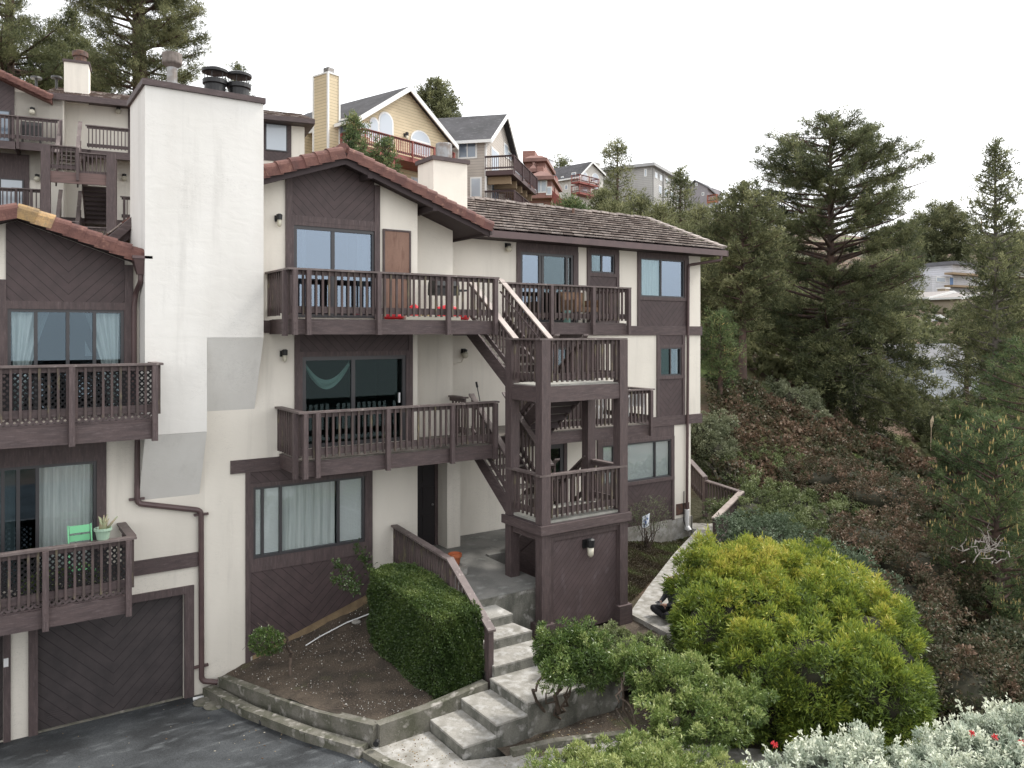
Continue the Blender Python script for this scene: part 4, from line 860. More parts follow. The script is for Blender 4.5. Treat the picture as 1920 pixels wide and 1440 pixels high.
def fw(rt_, fr_, x0, x1, y0, y1, b=0, face='f', arch=0, divs=1, fm=None, g=None, name='window', at_=None):
    """far window on the front (f) or on the left/right side plane a=at_"""
    fm = fm or TRW; g = g or GL_FL
    if face == 'f':
        u0, z1 = fr_.P(x0, y0, b); u1 = fr_.P(x1, y0, b)[0]; z0 = fr_.P(x0, y1, b)[1]; f = lambda u, d, z: (u, b-d, z)
    else:
        sg = 1 if face == 'l' else -1
        u0, z1 = fr_.A(x0, y0, at_); u1 = fr_.A(x1, y0, at_)[0]; z0 = fr_.A(x0, y1, at_)[1]; f = lambda u, d, z: (at_-d*sg, u, z)
    if u0 > u1: u0, u1 = u1, u0
    def plate(mb, pts, d0, d1):
        n = len(mb.v); k = len(pts); mb.v += [f(p[0], d1, p[1]) for p in pts]+[f(p[0], d0, p[1]) for p in pts]
        mb.f.append(tuple(range(n, n+k))); mb.m.append(0); mb.f.append(tuple(range(n+2*k-1, n+k-1, -1))); mb.m.append(0)
        for i in range(k): j = (i+1) % k; mb.f.append((n+i, n+k+i, n+k+j, n+j)); mb.m.append(0)
    def outline(e):
        if not arch: return [(u0+e, z0+e), (u1-e, z0+e), (u1-e, z1-e), (u0+e, z1-e)]
        c = (u0+u1)/2; r = (u1-u0)/2-e; zc = max(z0, z1-(u1-u0)/2*arch); return [(u0+e, z0+e), (u1-e, z0+e)]+[(c+r*math.cos(t), zc+r*arch*math.sin(t)) for t in [math.pi*i/10 for i in range(11)]]
    m = MB(); plate(m, outline(-.1), 0, .05); w_ = part(name, m, fm, rt_, f(u0, 0, z0))
    m = MB(); plate(m, outline(.02), .051, .06); p = part('pane', m, g, w_)
    if divs > 1:
        m = MB()
        for i in range(1, divs): u = u0+(u1-u0)*i/divs; zt_ = z1 if not arch else z1-(u1-u0)/2*arch; plate(m, [(u-.04, z0+.02), (u+.04, z0+.02), (u+.04, zt_-.02), (u-.04, zt_-.02)], .061, .07)
        if arch: zt_ = z1-(u1-u0)/2*arch; plate(m, [(u0, zt_-.06), (u1, zt_-.06), (u1, zt_+.06), (u0, zt_+.06)], .071, .08)
        part('mullion', m, fm, w_)
    return w_
def fdeck(rt_, fr_, a0, a1, b0, b1, z, col, h=1.0, under=True, sp=.16, sides=(1, 1)):
    m = MB(); m.box(a0, a1, b0, b1, z-.3, z); dk = part('deck', m, col, rt_, (a0, b0, z))
    k = max(1, int((a1-a0)/2)); railing(dk, (a0, b0, z), (a1, b0, z), h=h, cap=col, balm=col, wood=col, sp=sp, posts=[(a1-a0)*i/k for i in range(k+1)])
    if sides[0]: railing(dk, (a0, b1, z), (a0, b0, z), h=h, cap=col, balm=col, wood=col, sp=sp, posts=(0,))
    if sides[1]: railing(dk, (a1, b0, z), (a1, b1, z), h=h, cap=col, balm=col, wood=col, sp=sp)
    return dk
# --- yellow house
YF = Frame(37.4, 664, 50.0); yh = root('yellow_house', (0, 0, YF.P(664, 330, 0)[1]), 'yellow clapboard house with arched windows, white trim and a red-railed deck', 'house', fr=YF)
a1 = YF.P(842, 270, 0)[0]; ap = YF.P(760, 167, 0); zl = YF.P(664, 224, 0)[1]; zr_ = YF.P(842, 268, 0)[1]
gable(yh, 0, a1, 3, zl, zr_, ap, 10, YEL, SHG, ov=.45)
m = MB(); m.box(-3.5, -.001, 4.0, 11, 3, zl-.3); part('wing_wall', m, YEL, yh)
bc = YF.A(615, 200, -.9)[0]-.0
bA, zA = YF.A(615, 140, -1.0); m = MB(); wch = YF.P(636, 140, bA)[0]+1.0; dch = YF.A(588, 140, -1.0)[0]-bA; m.box(-1.0, -1.0+wch, bA, bA+dch, 3, YF.A(615, 137, -1.0)[1]); yc = part('chimney', m, YEL, yh, (-1, bA, 10)); zc = YF.A(615, 137, -1.0)[1]
m = MB(); m.box(-1.06, -.94+wch, bA-.06, bA+dch+.06, zc, zc+.1); 
for x, y in ((-1.0, bA), (-1.0+wch, bA), (-1.0, bA+dch)): m.box(x-.06, x+.06, y-.06, y+.06, 3, zc-.002)
part('corner_trim', m, TRW, yc); m = MB(); m.box(-.8, -.3, bA+.2, bA+.7, zc+.1, zc+.5); part('flue', m, METG, yc)
fw(yh, YF, 634, 652, 228, 268, face='l', at_=0, g=GL_F, divs=1)
fw(yh, YF, 677, 692, 231, 252); fw(yh, YF, 694.5, 708, 221, 262, arch=1.0); fw(yh, YF, 711, 735, 209, 268, arch=1.0); fw(yh, YF, 771, 805, 242, 285, arch=.8, divs=2)
zd = YF.P(740, 291, -1.6)[1]; fdeck(yh, YF, YF.P(683, 260, -2)[0], YF.P(850, 290, -2)[0], -2, 0, zd, RDK, h=1.05)
m = MB(); m.box(1, a1-.5, -.8, -.02, zd-2.9, zd-2.4); part('lower_beam', m, TANT, yh)
for x in (1.5, 5, 8.5): m = MB(); m.box(x, x+.2, -1.9, -1.7, zd-5, zd-.3); part('post', m, RDK, yh)
fw(yh, YF, 772, 788, 334, 342, g=GL_F); lamp(yh, 759, 254, 0, 'can', fr=YF, s=2)
# --- beige house
BF = Frame(102.7, 911, 58.0); bh = root('beige_house', (0, 0, 8), 'beige clapboard house with dark brown decks on its gable end', 'house', fr=BF)
DEP = BF.A(980, 306, 0)
# its gable end looks right (-b side is the front with small windows)
bf0 = BF.P(780, 300, 0)[0]; zeB = BF.P(911, 260, 0)[1]; D = 9.5; zri = BF.P(952, 217, D/2)[1]
side_gable(bh, bf0, 0, 3, zeB, zri, D, BEI, SHG, ov=.5); 
m = MB(); r0 = BF.P(835, 252, -.3); 
fw(bh, BF, 861, 892, 269, 296, divs=2, g=GL_F); fw(bh, BF, 884, 901, 335, 369, g=GL_FL)
m = MB(); m.box(-.08, .06, -.06, .08, 3, zeB); part('corner_trim', m, TRW, bh)
fw(bh, BF, 921, 934, 277, 320, face='r', at_=0, g=GL_F); fw(bh, BF, 945, 951, 269, 290, face='r', at_=0); fw(bh, BF, 952, 958, 284, 295, face='r', at_=0); fw(bh, BF, 921, 934, 338, 385, face='r', at_=0, g=GL_F); fw(bh, BF, 949, 963, 355, 370, face='r', at_=0)
DB = mat('dark_deck_timber', (.075, .045, .045), .6)
for y0 in (320, 385):
    z = BF.P(912, y0, -.3)[1]; a_ = 2.1
    m = MB(); m.box(.05, a_, -.3, D-1, z-.35, z); dk = part('deck', m, DB, bh, (0, 0, z)); q = dict(h=1.05, cap=DB, balm=DB, wood=DB, sp=.16)
    railing(dk, (0, -.3, z), (a_, -.3, z), **q); railing(dk, (a_, -.3, z), (a_, D-1, z), posts=(0, 2.9, 5.8, 8.7), **q)
    m = MB()
    for i in range(5): m.box(.05, a_-.3, .3+i*1.9, .5+i*1.9, z-.9, z-.36)
    part('deck_beam', m, TANT, dk)
p = BF.P(985, 400, 0)
# --- red shingled house
RF = Frame(100.0, 1003, 76.0); rh = root('red_shingle_house', (0, 0, 10), 'stepped red shingled house with stacked red roofs behind the beige house', 'house', fr=RF)
def rb(x0, x1, y0, y1, b0, b1, m_=REDS, nm='wall'):
    a0 = RF.P(x0, y1, b0)[0]; a1 = RF.P(x1, y1, b0)[0]; m = MB(); m.box(a0, a1, b0, b1, RF.P(x0, y1, b0)[1], RF.P(x0, y0, b0)[1]); return part(nm, m, m_, rh)
REDR = mat('red_shingle_roof', (.24, .14, .12), .9, (.18, .105, .09), 1)
def hip(x0, x1, y0, y1, b0, D, inset=1.2):
    a0 = RF.P(x0, y1, b0)[0]; a1 = RF.P(x1, y1, b0)[0]; z0 = RF.P(x0, y1, b0)[1]; z1 = RF.P(x0, y0, b0)[1]
    m = MB(); m.hexa([(a0, b0, z0), (a1, b0, z0), (a1, b0+D, z0), (a0, b0+D, z0), (a0+inset, b0+inset, z1), (a1-inset, b0+inset, z1), (a1-inset, b0+D-inset, z1), (a0+inset, b0+D-inset, z1)]); m.box(a0-.1, a1+.1, b0-.1, b0+D, z0-.35, z0-.003); return part('roof', m, REDR, rh)
rb(990, 1034, 330, 372, 0, 6); rb(986, 1034, 372, 420, .8, 6); rb(1030, 1041, 352, 410, 2, 6); rb(985, 1022, 296, 330, 3, 9); rb(980, 1003, 283, 305, 5, 10)
hip(986, 1037, 317, 331, -.5, 7); hip(982, 1024, 290, 297, 2.6, 7, .6); hip(992, 1006, 303, 316, 1.5, 4, .5); rb(1007, 1019, 312, 322, 1.2, 3)
fw(rh, RF, 1005, 1024, 339, 360, divs=2); fw(rh, RF, 993, 1017, 384, 395, b=.8, divs=2); fw(rh, RF, 981, 988, 363, 382, b=.5, g=GL_F); fw(rh, RF, 1026, 1033, 352, 364, b=0)
for x, y in ((1030, 339), (1008, 350)): pass
rb(1033, 1043, 330, 342, 1.5, 3, RDK, 'balcony'); m = MB(); z = RF.P(1040, 395, .5)[1]; a = RF.P(1030, 390, .5)[0]; m.beam((a-.0, .4, z+2.2), (a+2.4, .4, z), .1, 1.0); part('stair_rail', m, RDK, rh)
# --- small houses on the skyline
def skyhouse(name, label, th, pxc, t, xl, xr, ybase, yel, yer, apx, apy, D, wm, rm_, wins=(), chim=None, cat='house', rake=.3, group=None):
    fr_ = Frame(th, pxc, t); r = root(name, (0, 0, fr_.P(pxc, ybase, 0)[1]), label, cat, group, fr=fr_)
    a0 = fr_.P(xl, ybase, 0)[0]; a1 = fr_.P(xr, ybase, 0)[0]; zb0 = fr_.P(pxc, ybase, 0)[1]-6
    gable(r, a0, a1, zb0, fr_.P(xl, yel, 0)[1], fr_.P(xr, yer, 0)[1], fr_.P(apx, apy, 0), D, wm, rm_, ov=.4, rake=rake)
    for w_ in wins: fw(r, fr_, *w_[:4], **(w_[4] if len(w_) > 4 else {}))
    if chim:
        x0, x1, y0, b = chim; m = MB(); a = fr_.P(x0, y0, b)[0]; c_ = fr_.P(x1, y0, b)[0]; m.box(a, c_, b, b+1, zb0, fr_.P(x0, y0, b)[1]); cc = part('chimney', m, wm, r); m = MB(); m.box(a-.1, c_+.1, b-.1, b+1.1, fr_.P(x0, y0, b)[1], fr_.P(x0, y0, b)[1]+.15); part('chimney_cap', m, TRW, cc)
    return r, fr_
h1, f1 = skyhouse('pale_gable_house', 'pale two storey house with a dark roof and two red balconies on the skyline', 42, 1084, 120, 1084, 1131, 366, 330, 328, 1107.5, 304.5, 14, PAL, SHG, wins=[(1091, 1101, 322, 338, dict(arch=.8)), (1110, 1122, 324, 340, dict(arch=.8)), (1092, 1101, 346, 358), (1113, 1122, 346, 358)], chim=(1115, 1125, 305, 5))
fdeck(h1, f1, f1.P(1084, 340, -1.2)[0], f1.P(1120, 340, -1.2)[0], -1.4, 0, f1.P(1090, 340, -1.4)[1], RDK, sp=.3); fdeck(h1, f1, f1.P(1084, 360, -1.2)[0], f1.P(1122, 340, -1.2)[0], -1.4, 0, f1.P(1090, 360, -1.4)[1], RDK, sp=.3)
for x0, x1, y0, y1 in ((1073, 1079, 325, 333), (1060, 1064, 348, 355), (1079, 1081, 348, 352), (1053, 1056, 332, 339)): fw(h1, f1, x0, x1, y0, y1, face='l', at_=0, g=GL_F)
skyhouse('white_chimney_house', 'little white gabled house with a tall white chimney on the skyline above the red house', 30, 1020, 135, 1004, 1040, 340, 326, 322, 1027, 310, 8, WHS, SHGL, wins=[(1023, 1033, 316, 324, dict(arch=.9))], chim=(1031, 1038, 299, 2))
gf = Frame(29, 1222, 130); gh = root('grey_apartment_house', (0, 0, gf.P(1222, 372, 0)[1]), 'long grey flat-roofed apartment house on the skyline behind the pines', 'apartment building', fr=gf)
gl = -gf.A(1207, 340, 0)[0]; m = MB(); aE_ = gf.P(1290, 345, 0)[0]
m.box(0, aE_, 0, 10, gf.P(1222, 400, 0)[1], gf.P(1222, 312, 0)[1]); part('wall', m, GRY, gh); m = MB(); zt_ = gf.P(1222, 312, 0)[1]; m.box(-.7, aE_+.7, -.7, 10.7, zt_, zt_+.5); part('roof', m, mat('pale_grey_roof', (.36, .36, .36), .8), gh)
for x0, x1 in ((1226, 1233), (1252, 1259)): a0 = gf.P(x0, 300, 4)[0]; m = MB(); m.box(a0, a0+1.4, 4, 5.4, zt_, zt_+2.6); part('chimney', m, GRY, gh)
for i, x in enumerate((1228, 1237, 1248, 1259, 1270)):
    y = 320+(x-1222)*.52; fw(gh, gf, x, x+4, y, y+9); 
    if i > 0: fw(gh, gf, x-2, x+3, y+20, y+34, g=GL_F)
for x in (1224, 1243, 1262): m = MB(); a = gf.P(x, 340, 0)[0]; m.box(a-.15, a+.15, -.2, 0, gf.P(x, 400, 0)[1], zt_); part('pilaster', m, GRY, gh)
fw(gh, gf, 1209, 1212, 318, 330, face='l', at_=0)
sf = Frame(50, 1327, 125); 
sh = root('grey_shingle_house', (0, 0, sf.P(1327, 392, 0)[1]), 'grey weathered shingle house with a small orange balcony on the skyline', 'house', fr=sf)
bS = sf.A(1282, 380, 0)[0]; zeS = sf.P(1327, 353, 0)[1]; m = MB(); aS = sf.P(1352, 380, 0)[0]; zz0 = sf.P(1327, 420, 0)[1]; zpk = sf.A(1304, 339.5, 0)[1]; bpk = sf.A(1304, 339.5, 0)[0]
m.box(0, aS, 0, bS, zz0, zeS); m.face([(0, 0, zeS), (0, bpk, zpk), (0, bS, zeS)][::-1]); m.face([(aS, 0, zeS), (aS, bpk, zpk-.5), (aS, bS, zeS)]); part('wall', m, GRS, sh)
m = MB(); m.hexa([(-.3, -.4, zeS-.1), (aS, -.4, zeS-1.6), (aS, bpk, zpk-.5), (-.3, bpk, zpk), (-.3, -.4, zeS+.1), (aS, -.4, zeS-1.4), (aS, bpk, zpk-.3), (-.3, bpk, zpk+.2)]); m.hexa([(-.3, bpk, zpk), (aS, bpk, zpk-.5), (aS, bS, zeS-.2), (-.3, bS, zeS-.2), (-.3, bpk, zpk+.2), (aS, bpk, zpk-.3), (aS, bS, zeS), (-.3, bS, zeS)]); part('roof', m, SHGL, sh)
ORG_T = mat('orange_timber', (.4, .14, .08), .7); fdeck(sh, sf, 0, sf.P(1345, 375, -1.5)[0], -1.5, 0, sf.P(1335, 374.5, -1.5)[1], ORG_T, sp=.3); fw(sh, sf, 1330, 1344, 378, 388, g=GL_F)
for x, y in ((1290, 362), (1305, 344), (1317, 362)): fw(sh, sf, x, x+2.5, y, y+4, face='l', at_=0, g=GL_F)
# --- houses low on the right, seen between the pines
wf = Frame(60, 1748, 112); wh = root('white_terrace_house', (0, 0, wf.P(1748, 566, 0)[1]), 'long white three storey house with a blue door between the pines on the right', 'house', fr=wf)
zr0 = wf.P(1780, 496, 0)[1]; a1 = wf.P(1960, 520, 0)[0]; am = wf.P(1786, 520, 0)[0]
m = MB(); m.box(0, am, 0, 9, zr0-16, wf.P(1760, 517, 0)[1]); m.box(am, a1, 0, 9, zr0-16, zr0); part('wall', m, WHS, wh); m = MB(); m.box(am-.5, a1, -.6, 9.5, zr0, zr0+.5); part('roof', m, SHGL, wh)
for y in (515, 538): z = wf.P(1800, y, 0)[1]; m = MB(); m.box(am-2, a1, -1.2, -.003, z-.15, z+.15); part('balcony', m, TANT, wh)
for x, y in ((1817, 498), (1832, 498), (1817, 520), (1832, 520)): fw(wh, wf, x, x+5, y, y+4, g=GL_F)
fw(wh, wf, 1780, 1787, 520, 536, g=mat('blue_door', (.12, .22, .42), .5), name='door'); fw(wh, wf, 1756, 1772, 520, 528, g=GL_F)
for i, (x0, x1, ya, lab) in enumerate(((1738, 1810, 547, 'tan gabled roof with a stubby chimney below the white house'), (1800, 1880, 548, 'tan gabled roof partly hidden by the thin pine'))):
    skyhouse('low_gable_house', lab, 60, (x0+x1)/2, 98-3*i, x0, x1, 580, 558, 562, (x0+x1)/2+8, ya, 7, mat('tan_stucco', (.36, .3, .23), .8), mat('pale_roof_%s' % 'ab'[i], (.24, .22, .21), .8), chim=((x0+34, x0+42, 541, 1) if i == 0 else None))
gf2, ff2 = skyhouse('small_blue_white_house', 'small pale blue house with white corner boards between the pines on the right', 70, 1755, 88, 1735, 1775, 640, 603, 603, 1757, 592, 7, mat('pale_blue_wall', (.42, .5, .62), .7), SHGL, wins=[(1754, 1766, 607, 622)])
lf = Frame(70, 1722, 62); lh = root('lapboard_garage', (0, 0, lf.P(1722, 775, 0)[1]), 'long low pale lapboard building with a grey roof, seen through branches on the right', 'shed', fr=lf)
a1 = lf.P(1838, 700, 0)[0]; z1 = lf.P(1722, 673, 0)[1]; side_gable(lh, 0, a1, z1-9, z1, z1+1.0, 6, lap('pale_lapboard', (.52, .54, .58), .28), SHGL, ov=.3); fw(lh, lf, 1742, 1751, 688, 700, g=GL_F)
nf = Frame(65, 1890, 170); nh = root('hilltop_house', (0, 0, nf.P(1890, 452, 0)[1]), 'small pale flat-roofed house on the hilltop at the right edge', 'house', fr=nf); m = MB(); a1 = nf.P(1940, 445, 0)[0]; m.box(0, a1, 0, 7, nf.P(1890, 470, 0)[1], nf.P(1890, 440, 0)[1]); part('wall', m, PAL, nh); m = MB(); z = nf.P(1890, 440, 0)[1]; m.box(-.5, a1, -.5, 7.5, z, z+.5); part('roof', m, SHGL, nh); fw(nh, nf, 1894, 1899, 442, 448, g=GL_F)
p = at(1840, 445, 150); m = MB(); m.tube([(p[0], p[1], p[2]-8), (p[0], p[1], p[2]+3.5)], .12, 6); m.bar((p[0]-1, p[1], p[2]+2.8), (p[0]+1, p[1], p[2]+2.8), .1, .1); top('utility_pole', m, TANT, (p[0], p[1], p[2]-8), 'thin utility pole on the far right hilltop', 'pole')
# ================================================================== GROUND
CP = []   # control points of the terrain
def cpx(*L):
    for x, y, t in L: CP.append(at(x, y, t))
CP += [(-10, 0, -9), (0, 8, -8), (8, 8, -7.4), (0, 20, -7.3), (6, 12, -7.6), (6, 17, -7.3), (8.5, 9.5, -7.3), (10.2, 12, -6.35), (10, 14, -6.3), (13, 14.5, -6.28), (19, 17.6, -6.3), (15, 16.5, -6.15), (18, 18.5, -6.3), (10.5, 13.5, -6.28), (12, 13, -6.4),
       (14, 10, -7.3), (12, 7, -7.6), (18, 10, -7.6), (22, 14, -7.2), (20, 16.5, -6.6), (10, 30, 0), (0, 30, 0), (10, 22, -5), (3, 24, -4), (18, 26, -3.5), (-10, 22, -6), (-20, 10, -9)]
cpx((1330, 850, 29), (1330, 715, 34), (1400, 730, 38), (1560, 760, 43), (1700, 840, 42), (1780, 905, 38), (1920, 950, 36), (1420, 985, 25), (1600, 990, 25), (1850, 1060, 22), (1600, 1120, 19), (1850, 1230, 16), (1850, 1400, 12), (1650, 1480, 11), (1500, 1480, 11.5),
    (1330, 560, 55), (1100, 430, 95), (1100, 400, 130), (1330, 410, 128), (1000, 420, 80), (1220, 400, 135), (620, 345, 50), (800, 380, 55), (300, 300, 50), (120, 330, 50), (-200, 300, 45), (30, 450, 36), (300, 460, 34), (0, 200, 80), (500, 250, 90), (1500, 520, 130), (1800, 572, 110), (1900, 453, 180), (1750, 458, 200), (1500, 450, 220), (1800, 600, 90), (1800, 700, 70), (1770, 790, 60), (2300, 480, 200), (2300, 700, 70), (2500, 900, 40), (1000, 330, 300), (1500, 460, 400), (2000, 470, 400), (400, 250, 300), (-400, 250, 200))
_C = np.array(CP); _n = len(_C)
_D = np.linalg.norm(_C[:, None, :2]-_C[None, :, :2], axis=2)
_w = np.linalg.solve(_D+np.eye(_n)*1e-3*-1, _C[:, 2]-_C[:, 2].mean())
def TZ(xy):
    xy = np.atleast_2d(np.asarray(xy, float)); o = np.empty(len(xy))
    for i in range(0, len(xy), 20000): o[i:i+20000] = np.linalg.norm(xy[i:i+20000, None, :]-_C[None, :, :2], axis=2)@_w
    return o+_C[:, 2].mean()
def tz(x, y): return float(TZ([(x, y)])[0])
xs = np.concatenate([np.arange(-160, -20, 10), np.arange(-20, 50, 1.0), np.arange(50, 120, 4), np.arange(120, 520, 20)])
ys = np.concatenate([np.arange(-30, 0, 5), np.arange(0, 60, 1.0), np.arange(60, 140, 4), np.arange(140, 520, 20)])
gx, gy = np.meshgrid(xs, ys); G = np.c_[gx.ravel(), gy.ravel()]; Zt = TZ(G)
Zt += .12*np.sin(G[:, 0]*1.3+np.sin(G[:, 1]))*np.sin(G[:, 1]*1.1)*np.clip((np.hypot(G[:, 0], G[:, 1])-24)/10, 0, 1)
inb = (G[:, 0] < 18) & (G[:, 0] > -12) & (G[:, 1] > 14.9) & (G[:, 1] < 24.5); Zt[inb] = np.minimum(Zt[inb], -6.3)
inb = (G[:, 0] < 9.2) & (G[:, 1] < 17); Zt[inb] = np.minimum(Zt[inb], -7.35)
inb = (G[:, 0] < 14.5) & (G[:, 1] < 13.2); Zt[inb] = np.minimum(Zt[inb], -6.42)
m = MB(); m.v = [(a, b, c) for (a, b), c in zip(G, Zt)]; nx = len(xs)
m.f = [(j*nx+i, j*nx+i+1, (j+1)*nx+i+1, (j+1)*nx+i) for j in range(len(ys)-1) for i in range(nx-1)]; m.m = [0]*len(m.f)
top('hillside', m, GRND, (0, 0, 0), kind='structure', smooth=True)
def zasph(v): return -6.93+.1*max(0, min(16-v, 4.5))
m = MB(); us_ = [-25, -10, -4, 0, 2, 4, 5.3, 6.5]; vs_ = [-8, 0, 5, 8, 10, 11.5, 12.5, 13.5, 14.5, 15.3, 16.02]
m.v = [(u, v, zasph(v)) for v in vs_ for u in us_]; k = len(us_); m.f = [(j*k+i, j*k+i+1, (j+1)*k+i+1, (j+1)*k+i) for j in range(len(vs_)-1) for i in range(k-1)]; m.m = [0]*len(m.f)
top('driveway', m, ASPH, (0, 8, -7), kind='structure')
# sidewalk at the foot of the steps
SWZ = -6.40
m = MB(); m.slab([(5.12, 11.42), (6.1, 11.42), (6.1, 10.26), (6.72, 10.0), (8.7, 9.35), (11, 7), (11, -2), (7.2, -2), (6.6, 7.5), (5.55, 10.0), (5.15, 10.9)], SWZ-.5, SWZ); top('sidewalk', m, CONL, (7, 9, SWZ), kind='structure')
m = MB(); K = [(5.02, 11.35), (5.13, 10.88), (5.52, 9.98), (6.57, 7.45), (7.1, 0)]
for i in range(len(K)-1): m.beam((*K[i], SWZ+.012), (*K[i+1], SWZ+.012), .16, .4)
top('sidewalk_kerb', m, CONM, (5.1, 11, SWZ), 'pale concrete kerb between the black driveway and the sidewalk', 'kerb')
m = MB(); [m.beam((*p, SWZ+.09), (*q, SWZ+.09), .13, .4) for p, q in (((6.78, 9.98), (7.5, 9.84)), ((7.5, 9.84), (8.75, 9.33)))]; top('planting_kerb', m, CONM, (7.5, 9.8, SWZ), 'short concrete kerb between the sidewalk and the soil under the shrubs', 'kerb')
# retaining wall and lower gutter kerb
a_ = onz(412, 1271, -6.62); RWp = [(3.98, 15.7, -6.55), (4.35, 14.3, -6.42), (4.8, 12.7, -6.25), (5.22, 11.4, -6.06), (6.1, 11.42, -6.03), (7.25, 11.47, -5.92)]
m = MB()
for i in range(len(RWp)-1):
    p, q = Vector(RWp[i]), Vector(RWp[i+1]); m.beam(p, q, .17, .85)
top('retaining_wall', m, CONM, RWp[0], 'low mossy concrete retaining wall round the bare soil bed', 'wall')
m = MB(); K = [(3.74, 15.85, -6.74), (4.06, 14.2, -6.6), (4.53, 12.5, -6.42), (4.97, 11.35, -6.31)]
for i in range(len(K)-1): m.beam(K[i], K[i+1], .2, .5)
top('gutter_kerb', m, CONM, K[0], 'stained concrete gutter kerb along the foot of the retaining wall', 'kerb')
m = MB(); p = (4.2, 13.75, -6.62); m.tube([(p[0]-.02, p[1]-.05, p[2]-.06), (p[0]-.12, p[1]-.03, p[2]-.06)], .05, 10); top('drain_outlet', m, METB, p, 'dark round drain outlet in the stained gutter kerb', 'drain')
p = (5.16, 11.27, -6.27); m = MB(); m.tube([(p[0], p[1], p[2]), (p[0]-.05, p[1]-.06, p[2])], .045, 10); top('drain_outlet', m, METB, p, 'dark round drain outlet at the corner of the retaining wall', 'drain')
for i, (x, y, lab) in enumerate(((383, 1316, 'round concrete drain cover in the driveway nearest the garage door'), (403, 1326, 'round concrete drain cover in the driveway nearest the gutter kerb'))):
    p = onz(x, y, -6.86); m = MB(); m.lathe([(.0, .0), (.19, 0), (.2, .02), (.17, .03), (.165, .022), (.0, .022)], (p[0], p[1], zasph(p[1])+.004), 20); top('manhole_cover', m, TANC if 0 else CONM, (p[0], p[1], zasph(p[1])), lab, 'manhole cover', 'round covers in the driveway')
# soil bed
def zsoil(u, v):
    s = np.clip((u-4.0)/3.3, 0, 1); t = np.clip((v-11.4)/4.6, 0, 1)
    return (-6.14*(1-s)-6.02*s)*(1-t)+(-6.62*(1-s)-5.72*s)*t
def inpoly(x, y, P):
    c = np.zeros(len(x), bool)
    for i in range(len(P)):
        x1, y1 = P[i]; x2, y2 = P[i-1]
        c ^= ((y1 > y) != (y2 > y)) & (x < (x2-x1)*(y-y1)/((y2-y1) or 1e-9)+x1)
    return c
def sheet(name, poly, zf, m_, step=.12, amp=.02, **k):
    P = np.array(poly); x0, y0 = P.min(0); x1, y1 = P.max(0); X_ = np.arange(x0, x1+step, step); Y_ = np.arange(y0, y1+step, step); gx, gy = np.meshgrid(X_, Y_); fx, fy = gx.ravel(), gy.ravel(); rs = np.random.RandomState(3)
    z = zf(fx, fy)+amp*(np.sin(fx*7+np.sin(fy*3)*2)*np.cos(fy*6+1))+rs.uniform(-amp, amp, len(fx))*.5
    inn = inpoly(fx, fy, poly).reshape(gx.shape); mb = MB(); mb.v = list(map(tuple, np.c_[fx, fy, z])); n = len(X_)
    for j in range(len(Y_)-1):
        for i in range(n-1):
            if inn[j, i] and inn[j, i+1] and inn[j+1, i] and inn[j+1, i+1]: mb.f.append((j*n+i, j*n+i+1, (j+1)*n+i+1, (j+1)*n+i)); mb.m.append(0)
    return top(name, mb, m_, (P[:, 0].mean(), P[:, 1].mean(), float(z.mean())), smooth=True, **k)
rs = np.random.RandomState(3); m = MB(); nu, nv = 60, 70
for j in range(nv+1):
    v = 11.44+(15.99-11.44)*j/nv; ul = np.interp(v, [11.44, 12.8, 14.3, 15.99], [5.2, 4.77, 4.33, 3.95]); ur = np.interp(v, [11.44, 13.2, 15.99], [7.34, 7.42, 8.0])
    for i in range(nu+1): u = ul+(ur-ul)*i/nu; m.v.append((u, v, float(zsoil(u, v))-.05+.02*math.sin(u*7+math.sin(v*3)*2)*math.cos(v*6+1)+rs.uniform(-.008, .008)))
m.f = [(j*(nu+1)+i, j*(nu+1)+i+1, (j+1)*(nu+1)+i+1, (j+1)*(nu+1)+i) for j in range(nv) for i in range(nu)]; m.m = [0]*len(m.f)
top('soil_bed', m, SOIL, (5.8, 13.6, -6.1), kind='structure', smooth=True)
sheet('soil_border', [(6.6, 10.4), (8.6, 10.4), (9.6, 11.0), (11.9, 11.6), (16, 9.5), (16, 3), (7, 3)], lambda x, y: -6.42-.1*np.clip(x-11, 0, 9), SOIL, kind='structure')
sheet('soil_under_stairs', [(8.5, 10.3), (8.5, 13.1), (9.84, 13.1), (9.84, 15.6), (12, 15.6), (12, 12.4), (11.4, 10.2)], lambda x, y: -6.22+0*x, SOIL, kind='structure', amp=.015)
# concrete steps, platform, path
def step(name, label, poly, z, h, m_=CONL):
    m = MB(); P = [(p[0], p[1]) for p in poly]; c = np.mean(P, axis=0)
    m.mi = 1; m.slab(P, z-h, z-.03); m.mi = 0; Q = [(p[0]+(c[0]-p[0])*.006, p[1]+(c[1]-p[1])*.006) for p in P]
    m.slab([(p[0]-(c[0]-p[0])*.004, p[1]-(c[1]-p[1])*.004) for p in P], z-.0305, z-.006); m.slab(Q, z-.0061, z)
    return part(name, m, [m_, CONR], stp, (c[0], c[1], z), label)
stp = root('garden_steps', (7.3, 10.3, SWZ), 'stained pale concrete steps turning up from the sidewalk to the entrance', 'steps')
x0 = 7.38
step('entrance_platform', None, [(x0, 13.12), (9.84, 13.08), (9.84, 15.6), (13.2, 15.6), (13.2, V2-.03), (x0+.6, V2-.03), (x0+.6, V1-.02), (x0, V1-.02)], -5.14, 1.2, CONG)
step('tread', None, [(x0, 12.5), (8.52, 12.5), (8.52, 13.15), (x0, 13.15)], -5.32, .9, CONC)
step('tread', None, [(x0+.01, 12.0), (8.6, 11.98), (8.53, 12.52), (x0+.01, 12.52)], -5.50, .9)
step('tread', None, [(x0, 11.38), (8.66, 11.36), (8.62, 12.0), (x0+.01, 12.01)], -5.68, .9)
